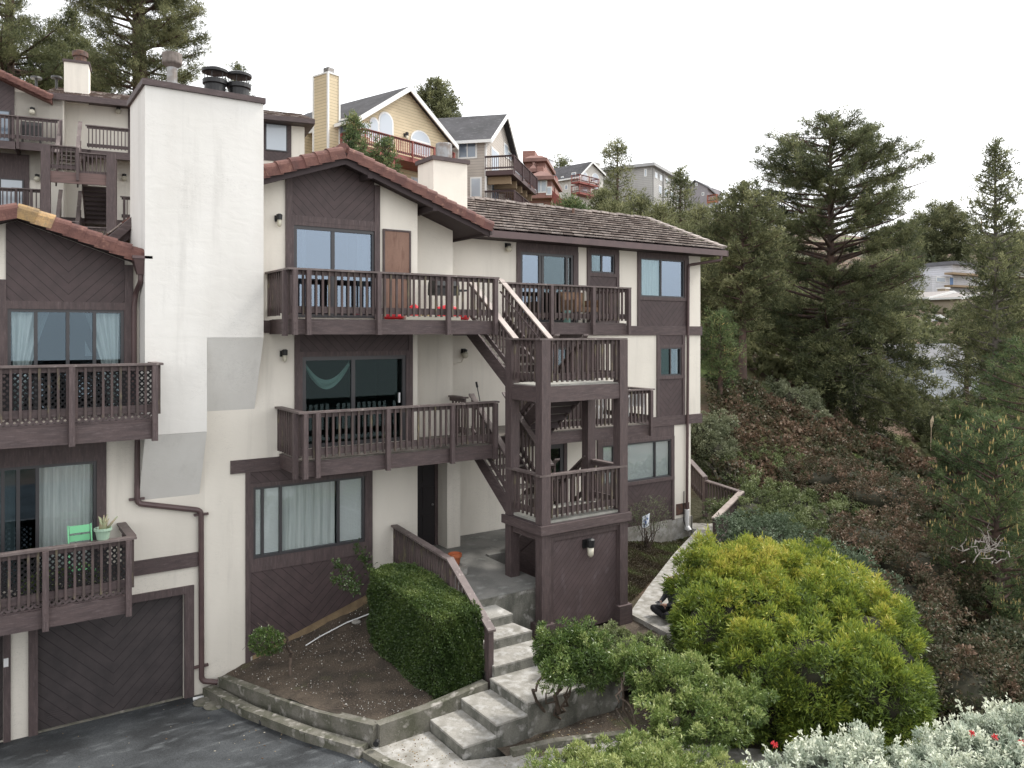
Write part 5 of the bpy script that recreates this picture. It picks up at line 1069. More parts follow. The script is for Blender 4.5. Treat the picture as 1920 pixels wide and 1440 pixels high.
step('tread', None, [(7.30, 10.28), (9.3, 10.24), (9.5, 10.9), (8.9, 11.39), (7.30, 11.4)], -5.86, .7)
step('tread', None, [(6.71, 10.29), (7.31, 10.285), (7.31, 11.38), (6.71, 11.38)], -6.04, .6)
step('tread', None, [(6.12, 10.3), (6.715, 10.295), (6.715, 11.36), (6.12, 11.36)], -6.22, .5)
m = MB(); p = onz(858, 1063, -4.98); m.box(p[0]-.16, p[0]+.16, p[1]-.14, p[1]+.16, -5.139, -4.96); top('concrete_block', m, CONL, (p[0], p[1], -5.14), 'pale concrete block carrying the terracotta pot', 'block')
pot = root('plant_pot', (p[0]-.05, p[1]+.03, -4.96), 'empty orange terracotta pot on a concrete block by the entrance', 'plant pot')
m = MB(); c = (p[0]-.05, p[1]+.03, -4.96); m.lathe([(.09, 0), (.13, .22), (.115, .215), (.08, .05), (.001, .05)], c, 20); part('bowl', m, mat('terracotta', (.4, .12, .05), .7, (.32, .1, .045), 6), pot); m = MB(); m.lathe([(.13, .2), (.15, .205), (.15, .27), (.135, .275), (.13, .21)], c, 20); part('rim', m, mat('terracotta_rim', (.43, .13, .055), .7), pot)
m = MB(); m.slab([(9.9, 15.5), (11.9, 15.5), (11.9, 15.65), (9.9, 15.65)], -5.6, -5.12); top('concrete_sill', m, CONG, (10.5, 15.5, -5.6), 'low concrete edge wall under the stair tower', 'wall')
# entrance railing
er = root('entrance_railing', (7.35, 11.5, -6), 'brown timber handrail with balusters running down beside the hedge', 'railing')
pa, pb, pc = (7.72, 15.93, -5.1), (7.42, 12.95, -5.1), (7.36, 11.5, -5.9)
railing(er, pa, pb, h=.9, extra=(0, .02), cap=CAPW); railing(er, pb, pc, h=.92, extra=(0, .12), cap=CAPW)
for q in (pb, pc): m = MB(); m.box(q[0]-.05, q[0]+.05, q[1]-.05, q[1]+.05, q[2]-.25, q[2]+.88); part('post', m, WOODV, er, q)
# path along the block
PZ = -6.12
Lp = [onz(1180, 1150, PZ), onz(1215, 1100, PZ), onz(1262, 1040, PZ), (18.75, 17.3, PZ)]
Le = [(p[0], p[1]) for p in Lp]
m = MB(); m.slab([Le[0], (11.75, 11.5), (13.2, 12.05), (15.6, 13.9), (19.6, 16.2), (21.4, 16.9), (22.0, 18.6), (20.6, 19.8), (18.72, 19.2)]+Le[::-1][:-1], PZ-.45, PZ); top('garden_path', m, CONL, (15, 14, PZ), kind='structure')
m = MB(); m.slab([(10.6, 11.3), (12.3, 10.4), (12.6, 11.5), (11.9, 12.98), (11.72, 12.85)], PZ-.7, PZ-.3); top('lower_path', m, CONC, (11, 11, PZ), kind='structure')
# bed with ground cover is terrain; concrete footing seen under the siding
pr = root('path_railing', (20, 17, PZ), 'brown timber railing with a paler top rail round the path corner', 'railing')
q0 = at(1343, 962, 24.2); R1 = onz(1303, 868, -4.55); A1 = at(1295, 862, 27.0); B1 = at(1322, 892, 26.0); C1 = at(1325, 900, 26.0); D1 = at(1391, 921, 24.6); E1 = at(1342, 970, 21.6)
hz = .95
for (s, e, cp_) in ((A1, B1, CAPW), (C1, D1, CAPW), (D1, E1, CAPL)): railing(pr, (s[0], s[1], s[2]-hz), (e[0], e[1], e[2]-hz), h=hz, cap=cp_, extra=(.05, .05), capw=.17, balm=WOODV)
for q in (B1, D1, E1): m = MB(); m.box(q[0]-.06, q[0]+.06, q[1]-.06, q[1]+.06, q[2]-1.4, q[2]-.04); part('post', m, WOODV, pr, (q[0], q[1], q[2]-1.2))
for i in range(3): m = MB(); z = PZ+.16*(i+1); m.box(19.0, 20.6, 19.2+i*.3, 19.7+i*.3, z-.16, z); part('tread', m, CONC, pr)
# ================================================================== VEGETATION
RS = np.random.RandomState(11)
def nrm(a): return a/np.maximum(np.linalg.norm(a, axis=-1, keepdims=True), 1e-9)
def lf_mesh(name, V, tone, m, parent=None, org=(0, 0, 0), tags_=None):
    """V: (n, 4, 3) leaf quads"""
    n = len(V); me = bpy.data.meshes.new(name); v = (V.reshape(-1, 3)-np.array(org)).astype(np.float32)
    me.vertices.add(n*4); me.vertices.foreach_set('co', v.ravel()); me.loops.add(n*4); me.loops.foreach_set('vertex_index', np.arange(n*4, dtype=np.int32))
    me.polygons.add(n); me.polygons.foreach_set('loop_start', np.arange(0, n*4, 4, dtype=np.int32)); me.polygons.foreach_set('loop_total', np.full(n, 4, np.int32))
    at_ = me.attributes.new('tone', 'FLOAT', 'FACE'); at_.data.foreach_set('value', np.clip(tone, 0, 1).astype(np.float32)); me.materials.append(m); me.update(); me.validate()
    o = bpy.data.objects.new(name, me); COL.objects.link(o)
    if parent is not None:
        po = ORG[parent.name]; o.parent = parent; o.location = tuple(org[i]-po[i] for i in range(3))
    else: o.location = org
    ORG[o.name] = tuple(org); return o
def leaves(P, Nn, m, L, W, spread, tone, rs=RS, tj=.12, fold=0.0, nest=0):
    """m leaves on each point, pointing along the normal with a spread"""
    n = len(P); P = np.repeat(P, m, 0); Nn = np.repeat(Nn, m, 0); tone = np.repeat(tone, m)
    d = nrm(Nn+spread*rs.normal(size=(n*m, 3))); s = nrm(np.cross(d, rs.normal(size=(n*m, 3))))
    l = L*rs.uniform(.6, 1.25, (n*m, 1)); w = W*rs.uniform(.7, 1.2, (n*m, 1))*.5; u = np.cross(s, d)
    b0 = P+rs.normal(size=(n*m, 3))*L*.25*(1+nest)
    mid = b0+d*l*.55; tip = b0+d*l+u*l*.12
    V = np.stack([b0, mid+s*w, tip, mid-s*w], 1)
    return V, tone+rs.normal(size=n*m)*tj
def blob_pts(lobes, dens, rs, zmin=None, depth=.16, rough=.12, fr=2.2, seed=0, up=.25, skip_far=None):
    """points in a shell on the union of ellipsoid lobes; returns points, normals, relative height in the bush"""
    PP, NN = [], []
    for c, r in lobes:
        c = np.array(c); r = np.array(r); area = 4*math.pi*((r[0]*r[1])**1.6/3+(r[0]*r[2])**1.6/3+(r[1]*r[2])**1.6/3)**(1/1.6)
        n = int(area*dens); d = nrm(rs.normal(size=(n, 3))); q = 1+rough*(np.sin(d[:, 0]*fr*3+seed+c[0])*np.sin(d[:, 1]*fr*2.7+c[1])+.6*np.sin(d[:, 2]*fr*4.1+d[:, 0]*fr*5+c[2]))
        dp = rs.exponential(depth, n)*.5; k = np.clip(q-dp, .5, 2)[:, None]
        p = c+d*r*k; nn = nrm(d/r)
        PP.append(p); NN.append(nn)
    P = np.concatenate(PP); Nn = np.concatenate(NN); keep = np.ones(len(P), bool); i0 = 0
    for i, (c, r) in enumerate(lobes):
        rr = np.sqrt((((P-np.array(c))/np.array(r))**2).sum(1)); inside = rr < .78
        inside[i0:i0+len(PP[i])] = False; keep &= ~inside; i0 += len(PP[i])
    if zmin is not None: keep &= P[:, 2] > (zmin(P[:, :2]) if callable(zmin) else zmin)
    return P[keep], nrm(Nn[keep]+np.array([0, 0, up]))
TWIG = mat('twig_bark', (.12, .09, .07), .9, (.07, .055, .045), 9); CORESH = mat('painted_shade_core', (.035, .032, .02), .95, (.02, .022, .012), 6)  # second one: near-black bush filler, shade between leaves put into its colour
BARK = mat('pine_bark', (.11, .07, .055), .95, (.06, .045, .04), 5, bump=.8, bsc=12, bst=(1, 1, .3), bdist=.05)
BARKG = mat('grey_bark', (.17, .15, .13), .95, (.1, .09, .08), 8)
def core_mesh(lobes, k=.8, zmin=None):  # added solid blobs that block the view through and darken the gaps
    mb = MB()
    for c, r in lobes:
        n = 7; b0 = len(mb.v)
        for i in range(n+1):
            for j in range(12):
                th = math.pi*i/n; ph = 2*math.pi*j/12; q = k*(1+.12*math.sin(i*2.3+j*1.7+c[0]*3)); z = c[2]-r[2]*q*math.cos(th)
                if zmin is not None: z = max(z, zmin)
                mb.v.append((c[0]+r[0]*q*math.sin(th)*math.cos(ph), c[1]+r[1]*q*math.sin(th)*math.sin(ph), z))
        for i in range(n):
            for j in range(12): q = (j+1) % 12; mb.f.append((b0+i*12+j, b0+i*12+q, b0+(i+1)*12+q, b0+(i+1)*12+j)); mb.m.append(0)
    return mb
def limb(mb, p, q, r0, r1, wob=.08, n=5, rs=random, sides=6):
    p, q = Vector(p), Vector(q); L = (q-p).length; pts = [p]
    for i in range(1, n): pts.append(p.lerp(q, i/n)+Vector((rs.uniform(-1, 1), rs.uniform(-1, 1), rs.uniform(-1, 1)))*wob*L)
    pts.append(q); mb.tube(pts, [r0+(r1-r0)*i/n for i in range(n+1)], sides, caps=False); return pts
def clump(P, Nn, rs, cr, cn, low=.5):
    k = max(8, int(len(P)/cn)); ci = rs.choice(len(P), k, replace=False); C = P[ci]+Nn[ci]*(rs.uniform(-.9, .75, (k, 1))+(rs.uniform(size=(k, 1)) > .9)*rs.uniform(.4, 1.3, (k, 1)))*cr; j = rs.randint(0, k, len(P)); d = nrm(rs.normal(size=P.shape)+Nn[ci][j]*.55); q = rs.uniform(.35, 1, (len(P), 1))**.6
    s = rs.uniform(.5, 1.4, k)[j][:, None]; return C[j]+d*cr*q*s, nrm(d+Nn[ci][j]*.9), j
def shrub(name, label, cat, org, lobes, m, dens=260, leaf=(.06, .022), per=6, spread=.7, tonef=None, group=None, core=.78, zmin=None, depth=.16, stems=None, seed=1, rough=.12, corem=None, kind=None, up=.25, fr=2.2, extra=None, cl_=None):
    rs = np.random.RandomState(seed); rt_ = root(name, org, label, cat, group)
    P, Nn = blob_pts(lobes, dens, rs, zmin, depth, rough, seed=seed, up=up, fr=fr)
    jj = None
    if cl_: P, Nn, jj = clump(P, Nn, rs, *cl_)
    z0, z1 = P[:, 2].min(), P[:, 2].max(); base = (P[:, 2]-z0)/(z1-z0+1e-6)
    cl = .5+.5*np.sin(P[:, 0]*5.1+seed)*np.sin(P[:, 1]*4.7+1)*np.sin(P[:, 2]*4.3+2)
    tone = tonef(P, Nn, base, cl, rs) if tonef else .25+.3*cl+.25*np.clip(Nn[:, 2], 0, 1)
    if jj is not None: tone = tone+rs.normal(size=jj.max()+1)[jj]*.09
    V, t = leaves(P, Nn, per, leaf[0], leaf[1], spread, tone, rs)
    if extra is not None:
        V2_, t2 = extra(rs); V = np.concatenate([V, V2_]); t = np.concatenate([t, t2])
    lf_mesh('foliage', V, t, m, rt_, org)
    if core: part('shade_core', core_mesh(lobes, core, zmin if not callable(zmin) else None), corem or CORESH, rt_, org, smooth=True)
    if stems:
        mb = MB(); rr = random.Random(seed)
        for s in stems: limb(mb, s[0], s[1], s[2], s[3], .07, 6, rr)
        part('stem', mb, TWIG, rt_, org, smooth=True)
    return rt_
F_HEDGE = foliage('hedge_leaf', [(0, (.02, .036, .012)), (.45, (.045, .078, .02)), (.8, (.1, .145, .038)), (1, (.17, .21, .06))], .2, .4, .4)
F_YEL = foliage('yellow_green_leaf', [(0, (.04, .06, .018)), (.26, (.085, .13, .03)), (.5, (.19, .26, .045)), (.78, (.36, .39, .06)), (1, (.5, .44, .1))], .28, .42, .35)
F_GRN = foliage('glossy_green_leaf', [(0, (.035, .062, .018)), (.4, (.085, .14, .035)), (.75, (.2, .265, .075)), (1, (.42, .46, .18))], .25, .35, .45)
F_DRK = foliage('dark_shrub_leaf', [(0, (.035, .05, .022)), (.5, (.09, .118, .045)), (.85, (.17, .205, .08)), (1, (.3, .33, .17))], .2, .5, .35)
F_BLU = foliage('blue_green_leaf', [(0, (.035, .055, .032)), (.5, (.08, .115, .065)), (1, (.2, .25, .16))], .2, .5, .3)
F_SIL = foliage('silver_leaf', [(0, (.07, .1, .07)), (.28, (.18, .23, .17)), (.65, (.45, .5, .4)), (1, (.72, .74, .6))], .15, .6, .25)
F_RED = foliage('bramble_leaf', [(0, (.035, .05, .028)), (.35, (.068, .08, .04)), (.62, (.105, .084, .052)), (.85, (.16, .098, .066)), (1, (.34, .25, .18))], .2, .55, .3)
F_PIN = foliage('pine_needles', [(0, (.05, .062, .034)), (.4, (.12, .135, .066)), (.75, (.235, .245, .12)), (1, (.38, .38, .2))], .34, .6, .18)
F_PIB = foliage('olive_pine_needles', [(0, (.06, .07, .036)), (.4, (.14, .152, .076)), (.75, (.25, .255, .13)), (1, (.4, .39, .21))], .34, .6, .18)
F_CND = foliage('young_pine_needles', [(0, (.045, .072, .036)), (.45, (.105, .148, .062)), (.8, (.21, .25, .11)), (1, (.5, .38, .17))], .34, .6, .18)
F_GRY = foliage('grey_olive_leaf', [(0, (.06, .07, .04)), (.5, (.14, .16, .09)), (1, (.3, .31, .2))], .2, .5, .3)
F_GC = foliage('ground_cover_leaf', [(0, (.05, .042, .028)), (.35, (.09, .068, .044)), (.6, (.095, .115, .045)), (1, (.18, .22, .08))], .15, .6, .25)
# --- pines
CR = np.array([RT[0], RT[1]])
def pine(name, label, px, ybase, ytop, t, prof, seed, m=F_PIN, group=None, tuft=.42, per=12, dens=1.0, nb=60, droop=0.0, rise=.25, first=.12, tr=None, lean=0, bark=None, width=.06, tone0=.42, bare=.25, deadlow=0, thick=1.0, baselow=1.5, cat='tree', L=None, conic=0, ndl=1.0):
    """prof: [(pixel row, px to the left, px to the right)] silhouette of the crown seen from the front; depth t"""
    rs = np.random.RandomState(seed); s = t/FPX; b = np.array(at(px, ybase, t)); top_ = np.array(at(px+lean, ytop, t)); H = top_[2]-b[2]
    org = (b[0], b[1], b[2]); rt_ = root(name, org, label, cat, group); tr = tr or H*.018+.04
    tb = MB(); n = 14; tp = []
    for i in range(n+1):
        q = i/n; w = .012*H*math.sin(q*5+seed)*(1-q); p = b+(top_-b)*q+np.array([w, w*.6, 0]); tp.append(p)
    rad = [tr*(1-.93*(i/n))+.008 for i in range(n+1)]; tp2 = [tp[0]-np.array([0, 0, baselow])]+tp; tb.tube(tp2, [tr*1.25]+rad, 9, caps=False)
    part('trunk', tb, bark or BARK, rt_, org, smooth=True); tpa = np.array(tp)
    def tpt(q): f = min(max(q, 0), .9999)*n; i = int(f); return tpa[i]+(tpa[i+1]-tpa[i])*(f-i)
    ys = [p[0] for p in prof]; ls = [p[1]*s for p in prof]; rr_ = [p[2]*s for p in prof]
    bm = MB(); C, D, T = [], [], []; rnd = random.Random(seed)
    for k in range(nb):
        q = first+(1-first)*((k+rs.uniform(0, 1))/nb)**.92; yp = ybase+(ytop-ybase)*q
        l = np.interp(yp, ys, ls) if ys[0] < ys[-1] else np.interp(-yp, [-y for y in ys], ls); r = np.interp(yp, ys, rr_) if ys[0] < ys[-1] else np.interp(-yp, [-y for y in ys], rr_)
        phi = k*2.399+rs.uniform(-.5, .5); c = math.cos(phi); Lb = (.5*(l+r)+.5*(r-l)*c)*rs.uniform(.72, 1.05)
        if Lb < .15: continue
        dr = np.array([CR[0]*c+FW[0]*math.sin(phi), CR[1]*c+FW[1]*math.sin(phi), 0]); p0 = tpt(q-.03*min(1, Lb/3))
        ri = rise*(1-.5*(1-q))+rs.uniform(-.12, .12); K = 7; pts = []
        sd = np.array([-dr[1], dr[0], 0])*rs.uniform(-.25, .25)
        for i in range(K+1):
            f = i/K; pts.append(p0+dr*Lb*f+sd*Lb*f*f+np.array([0, 0, Lb*(ri*f-droop*f*f*1.2+.16*f**3)]))
        rb0 = min(.45*tr*(1-q*.7), .02+.022*Lb); bm.tube(pts, [rb0*(1-.85*i/K)+.006 for i in range(K+1)], 5, caps=False)
        pts = np.array(pts); nt_ = max(3, int(Lb*6.5*dens)); dead = rs.uniform() < deadlow*(1-q)
        if dead: continue
        nsub = max(2, int(Lb*1.7))
        for j in range(nsub):
            f = bare+(1-bare)*((j+rs.uniform(0, 1))/nsub); fi = min(f*K, K-.001); i = int(fi); pb = pts[i]+(pts[i+1]-pts[i])*(fi-i); sg = 1 if j % 2 else -1
            Ls = Lb*(.42*(1-f)+.14)*rs.uniform(.7, 1.25); a = rs.uniform(.5, 1.1)*sg; dd = np.array([dr[0]*math.cos(a)-dr[1]*math.sin(a), dr[0]*math.sin(a)+dr[1]*math.cos(a), rs.uniform(.0, .4)-droop*.6])
            pe = pb+dd*Ls; bm.tube([pb, (pb+pe)/2+np.array([0, 0, .03*Ls]), pe], [.012+.006*Ls, .01, .005], 4, caps=False)
            m_ = max(1, int(Ls*5.2*dens)); g = rs.uniform(.25, 1.05, m_)[:, None]
            cc = pb+(pe-pb)*g+rs.normal(size=(m_, 3))*tuft*.33*np.array([1, 1, .75]); C.append(cc); D.append(np.tile(nrm(dd+np.array([0, 0, .8])), (m_, 1))); T.append(np.full(m_, rs.uniform(-.3, .26)))
        g = rs.uniform(bare+.1, 1.04, nt_)[:, None]*K; gi = np.clip(g.astype(int), 0, K-1)[:, 0]; cc = pts[gi]+(pts[gi+1]-pts[gi])*(g-gi[:, None])+rs.normal(size=(nt_, 3))*tuft*.35
        C.append(cc); D.append(np.tile(nrm(dr*.8+np.array([0, 0, .9])), (nt_, 1))); T.append(np.full(nt_, rs.uniform(-.25, .22)))
    # leader
    k = 10; q = 1-rs.uniform(0, .14, k); C.append(np.array([tpt(a) for a in q])+rs.normal(size=(k, 3))*.06); D.append(np.tile([0, 0, 1.], (k, 1))); T.append(np.zeros(k))
    C = np.concatenate(C); D = np.concatenate(D); T = np.concatenate(T)
    tn = tone0+T+.14*np.sin(C[:, 0]*1.1+seed)*np.sin(C[:, 2]*1.7)+rs.normal(size=len(C))*.08
    C3 = np.repeat(C, 4, 0); C3 = C3+rs.normal(size=C3.shape)*tuft*.2*np.array([1, 1, .7])
    V, t_ = leaves(C3, np.repeat(D, 4, 0), max(4, int(per*.42)), tuft*.5*ndl, width*.8, 1.0, np.repeat(tn, 4)+rs.normal(size=len(C3))*.05, rs, .1)
    if L: V2_, t2 = L(C, D, rs); V = np.concatenate([V, V2_]); t_ = np.concatenate([t_, t2])
    lf_mesh('crown', V, t_, m, rt_, org); part('limb', bm, bark or BARK, rt_, org, smooth=True); return rt_
G1 = 'pines on the slope right of the block'
pine('monterey_pine', 'tall broad dark pine with a reddish trunk, the biggest tree right of the block', 1557, 725, 222, 42, [(222, 20, 40), (250, 80, 95), (290, 130, 140), (340, 155, 165), (400, 165, 170), (450, 160, 165), (490, 120, 150), (530, 140, 170), (600, 150, 165), (680, 130, 150), (740, 90, 150)], 5, nb=150, tuft=.42, per=15, dens=1.25, width=.045, tr=.33, first=.04, droop=.1, rise=.32, group=None, bare=.3, tone0=.4, baselow=2, deadlow=.35)
pine('monterey_pine', 'lower dark spreading pine with bare grey limbs under the biggest pine', 1600, 800, 560, 39.5, [(560, 60, 110), (620, 120, 150), (680, 130, 160), (730, 60, 170), (780, 5, 165), (870, 5, 130)], 17, nb=56, tuft=.42, per=12, dens=1.2, first=0, droop=.5, rise=.1, bare=.35, tone0=.36, bark=BARKG, tr=.14)
pine('slope_pine', 'slim pine with a long bare trunk just right of the block roof', 1392, 740, 350, 36, [(350, 15, 20), (385, 50, 60), (440, 85, 75), (500, 90, 80), (550, 80, 80), (600, 20, 40)], 6, nb=80, tuft=.4, per=12, dens=1.3, first=.3, group=None, tone0=.42, m=F_PIB)
pine('slope_pine', 'grey-green pine directly behind the right end of the roof', 1345, 700, 470, 40, [(470, 10, 20), (510, 40, 50), (570, 60, 60), (640, 65, 60), (700, 50, 50)], 26, nb=60, tuft=.42, per=12, dens=1.2, first=.05, m=F_PIB)
pine('thin_pine', 'tall thin pointed pine with an open crown near the right edge', 1866, 960, 262, 31, [(262, 3, 3), (300, 22, 25), (350, 40, 42), (430, 45, 50), (520, 62, 75), (620, 62, 90), (720, 80, 80), (820, 80, 80), (900, 60, 60)], 8, nb=130, tuft=.36, per=12, dens=1.15, first=.12, tr=.17, rise=.3, tone0=.48, width=.05, bark=BARKG, bare=.15)
pine('far_pine', 'rounded pine right of the biggest pine, level with the far roofs', 1768, 560, 386, 122, [(386, 15, 15), (410, 45, 40), (450, 65, 60), (490, 60, 50), (505, 20, 20)], 9, nb=70, tuft=1.1, per=12, dens=.5, first=.3, width=.13, m=F_PIB)
pine('far_pine', 'pine at the right edge behind the thin pine', 1925, 780, 425, 43, [(425, 15, 20), (470, 50, 50), (560, 80, 60), (650, 95, 60), (760, 90, 60)], 10, nb=80, tuft=.45, per=11, dens=1.0, first=.05, m=F_PIB)
pine('far_pine', 'low pine in front of the blue and white house on the right', 1812, 720, 572, 50, [(572, 15, 20), (600, 26, 50), (640, 30, 50), (665, 40, 50)], 12, nb=50, tuft=.5, per=11, dens=1.0, first=.1, m=F_PIB)
pine('near_pine', 'young pine with pale yellow shoots at the right edge above the silver bush', 1868, 1330, 790, 18.5, [(790, 20, 25), (850, 80, 60), (930, 110, 80), (1020, 125, 100), (1120, 130, 110), (1220, 110, 110), (1300, 90, 100)], 14, nb=120, tuft=.2, per=13, dens=2.2, first=.05, m=F_CND, width=.022, tone0=.42, tr=.12, rise=.45,
     L=lambda C, D, rs: leaves(C[::4]+D[::4]*.12, np.tile([0, 0, 1.], (len(C[::4]), 1)), 2, .13, .025, .12, np.ones(len(C[::4])), rs, .04))
pine('near_pine', 'dark pine boughs reaching in at the right edge beside the thin trunk', 1935, 1000, 640, 25, [(640, 40, 20), (720, 90, 20), (800, 110, 30), (880, 120, 40), (960, 100, 40)], 15, nb=60, tuft=.28, per=12, dens=1.6, first=.05, m=F_CND, width=.03, tone0=.4, tr=.14)
pine('near_pine', 'bushy low pine left of the thin trunk on the right', 1800, 960, 762, 29, [(762, 10, 20), (800, 35, 40), (850, 50, 50), (880, 60, 50)], 19, nb=60, tuft=.28, per=12, dens=1.5, first=.05, m=F_CND, width=.03, tone0=.38)
# left, behind the upper building
pine('hill_pine', 'huge dark pine towering behind the tall stucco chimney', 262, 230, -260, 47, [(-260, 30, 40), (-150, 120, 90), (-60, 150, 110), (0, 150, 125), (50, 110, 135), (90, 60, 135), (125, 75, 130), (150, 110, 120), (190, 60, 90)], 21, nb=140, tuft=.5, per=12, dens=1.25, first=.1, m=F_PIB, tr=.5, rise=.3, droop=.05, tone0=.45, width=.045, bare=.35, baselow=8)
pine('hill_pine', 'dark pine reaching over the roof at the top left corner', 20, 240, -230, 52, [(-230, 30, 10), (-120, 100, 0), (0, 130, 8), (40, 120, 35), (80, 120, 75), (115, 130, 170), (160, 120, 170), (200, 100, 150)], 22, nb=110, tuft=.55, per=12, dens=1.2, first=.1, m=F_PIN, tr=.45, rise=.3, tone0=.42, width=.05, baselow=8)
pine('hill_pine', 'smaller pine between the two big ones behind the little white chimney', 135, 240, 20, 56, [(20, 10, 10), (60, 35, 20), (110, 70, 50), (160, 90, 90), (210, 90, 110)], 23, nb=90, tuft=.6, per=12, dens=1.1, first=.0, m=F_PIN, tone0=.42, width=.055, baselow=8)
pine('hill_pine', 'tiny pine top showing between the two black flues', 446, 230, 122, 56, [(122, 6, 6), (150, 20, 20), (200, 30, 30)], 24, nb=24, tuft=.45, per=10, first=.1, baselow=3)
pine('skyline_pine', 'dense round pine behind the yellow gable', 822, 330, 158, 92, [(158, 10, 10), (180, 38, 20), (205, 42, 38), (240, 35, 40), (300, 30, 40)], 25, nb=80, tuft=.9, per=12, dens=.8, first=.0, m=F_PIB, width=.14, tone0=.42)
pine('young_pine', 'small pale pine in front of the yellow house, right of its chimney', 664, 330, 214, 36, [(214, 3, 3), (240, 16, 14), (270, 24, 26), (310, 30, 40), (330, 30, 40)], 27, nb=44, tuft=.3, per=12, dens=1.5, first=.0, m=F_CND, width=.05, tone0=.55, rise=.5)
pine('young_pine', 'small pine top in front of the red deck railing', 722, 350, 262, 34, [(262, 4, 4), (285, 22, 20), (320, 36, 30), (350, 30, 30)], 28, nb=30, tuft=.28, per=12, dens=1.3, first=.0, m=F_CND, width=.05, tone0=.5, rise=.5)
# woods on the middle hill
G2 = 'pines on the hill behind the roof'
mid_ = [(1158, 470, 266, 74, [(266, 4, 4), (285, 36, 14), (320, 22, 22), (350, 24, 26), (380, 34, 34), (430, 40, 40)], 'ragged pine with a leaning top on the skyline, left of the grey apartment house'),
        (1275, 480, 322, 62, [(322, 3, 3), (350, 14, 14), (390, 26, 26), (440, 40, 36)], 'pointed conical pine in front of the grey apartment house'),
        (1128, 470, 362, 66, [(362, 6, 6), (390, 22, 22), (430, 40, 40)], 'pine below and right of the pale gable house'),
        (1200, 480, 372, 60, [(372, 6, 6), (395, 24, 22), (430, 40, 40)], 'bushy pine below the ragged leaning pine'),
        (1052, 440, 304, 150, [(304, 3, 3), (315, 8, 8), (340, 10, 10)], 'small round tree on the skyline between the white and the pale house'),
        (1238, 500, 388, 56, [(388, 6, 6), (410, 24, 24), (450, 42, 42)], 'low pine just above the roof ridge left of the conical pine'),
        (1312, 520, 392, 52, [(392, 6, 6), (412, 22, 22), (450, 45, 42), (500, 50, 50)], 'pine in front of the grey shingle house'),
        (1072, 440, 380, 60, [(380, 10, 10), (398, 26, 24), (430, 45, 40)], 'yellow-green bushy tree right of the red shingle house'),
        (1150, 470, 385, 58, [(385, 8, 8), (405, 30, 30), (440, 45, 45)], 'shaggy low pine touching the roof ridge in the middle'),
        (1290, 540, 430, 48, [(430, 8, 8), (460, 40, 40), (520, 50, 50)], 'dark low pine right behind the sloping roof end'),
        (1385, 480, 405, 75, [(405, 12, 12), (420, 30, 30), (450, 60, 60)], 'pine filling the gap between the shingle house and the slim pine'),
        (1430, 560, 440, 62, [(440, 15, 15), (470, 45, 45), (540, 55, 55)], 'pine left of the biggest pine at half its height'),
        (1465, 620, 520, 55, [(520, 15, 15), (560, 55, 50), (610, 60, 60)], 'grey-green low pine seen between the slim and the biggest pine'),
        (1690, 560, 430, 80, [(430, 15, 15), (460, 45, 35), (520, 60, 35)], 'far pine right behind the crown of the biggest pine'),
        (1650, 640, 480, 60, [(480, 20, 20), (520, 55, 55), (600, 70, 60)], 'pine behind the lower right boughs of the biggest pine'),
        (1868, 500, 456, 105, [(456, 10, 10), (470, 24, 40), (490, 30, 60)], 'wide bushy tree below the hilltop house'),
        (1895, 620, 545, 75, [(545, 10, 10), (570, 40, 40), (610, 50, 50)], 'bushy tree right of the white terrace house'),
        (1350, 720, 590, 33, [(590, 10, 10), (620, 30, 34), (680, 40, 40), (710, 30, 30)], 'pale leafy young tree against the right wall corner')]
for i, (x, yb, yt, t, pr_, lab) in enumerate(mid_):
    pine('hill_tree', lab, x, yb, yt, t, pr_, 40+i, nb=46, tuft=.0115*t, per=10, dens=.95*50/max(t, 40), first=.0, m=(F_PIB, F_PIN, F_PIB)[i % 3] if i not in (7, 17) else F_CND, width=.0012*t, tone0=.5, baselow=6)
# --- hillside cover: brambles and low growth nobody could count
def cover(name, poly_px, z_at, m, n, leaf, tonef, hgt, per=5, spread=1.0, seed=3, lab=None, gz=None):
    rs = np.random.RandomState(seed); PO = [(p[0], p[1]) for p in poly_px]; A = np.array(PO); x0, y0 = A.min(0); x1, y1 = A.max(0)
    k = int(n*3); X_ = rs.uniform(x0, x1, k); Y_ = rs.uniform(y0, y1, k); i = inpoly(X_, Y_, PO); X_, Y_ = X_[i][:n], Y_[i][:n]
    # nearer areas need more leaves per square metre
    d = np.hypot(X_, Y_); keep = rs.uniform(size=len(X_)) < np.clip((17/d)**1.6, 0, 1); X_, Y_ = X_[keep], Y_[keep]
    g = z_at(np.c_[X_, Y_]); mo = hgt*(.45+.35*np.sin(X_*1.9+np.sin(Y_*1.3)*1.4)*np.sin(Y_*1.7+1)+.25*np.sin(X_*4.3+2)*np.sin(Y_*4.9)); z = g+np.clip(mo, .03, None)*(1-rs.exponential(.12, len(X_)))
    P = np.c_[X_, Y_, z]; Nn = nrm(np.c_[rs.normal(size=(len(P), 2))*.35-.25*np.array(FW), np.ones(len(P))]); dd = np.hypot(X_, Y_); sc = np.clip(dd/17, .8, 2.2)
    V, t = leaves(P, Nn, per, leaf[0], leaf[1], spread, tonef(P, rs), rs, .13)
    c = V.mean(1, keepdims=True); V = c+(V-c)*np.repeat(sc, per)[:, None, None]
    o = lf_mesh(name, V, t, m); tags(o, lab, 'ground cover', kind='stuff'); return o
def W2(x, y, t): p = at(x, y, t); return (p[0], p[1])
brz = [W2(1325, 730, 33.5), W2(1420, 760, 36), W2(1560, 800, 38), W2(1700, 880, 36), W2(1800, 950, 30), W2(1900, 1010, 24), W2(1960, 1100, 19), W2(1960, 1350, 13), W2(1700, 1350, 13.5), W2(1560, 1150, 17.5), W2(1500, 1010, 23), W2(1330, 900, 27.5)]
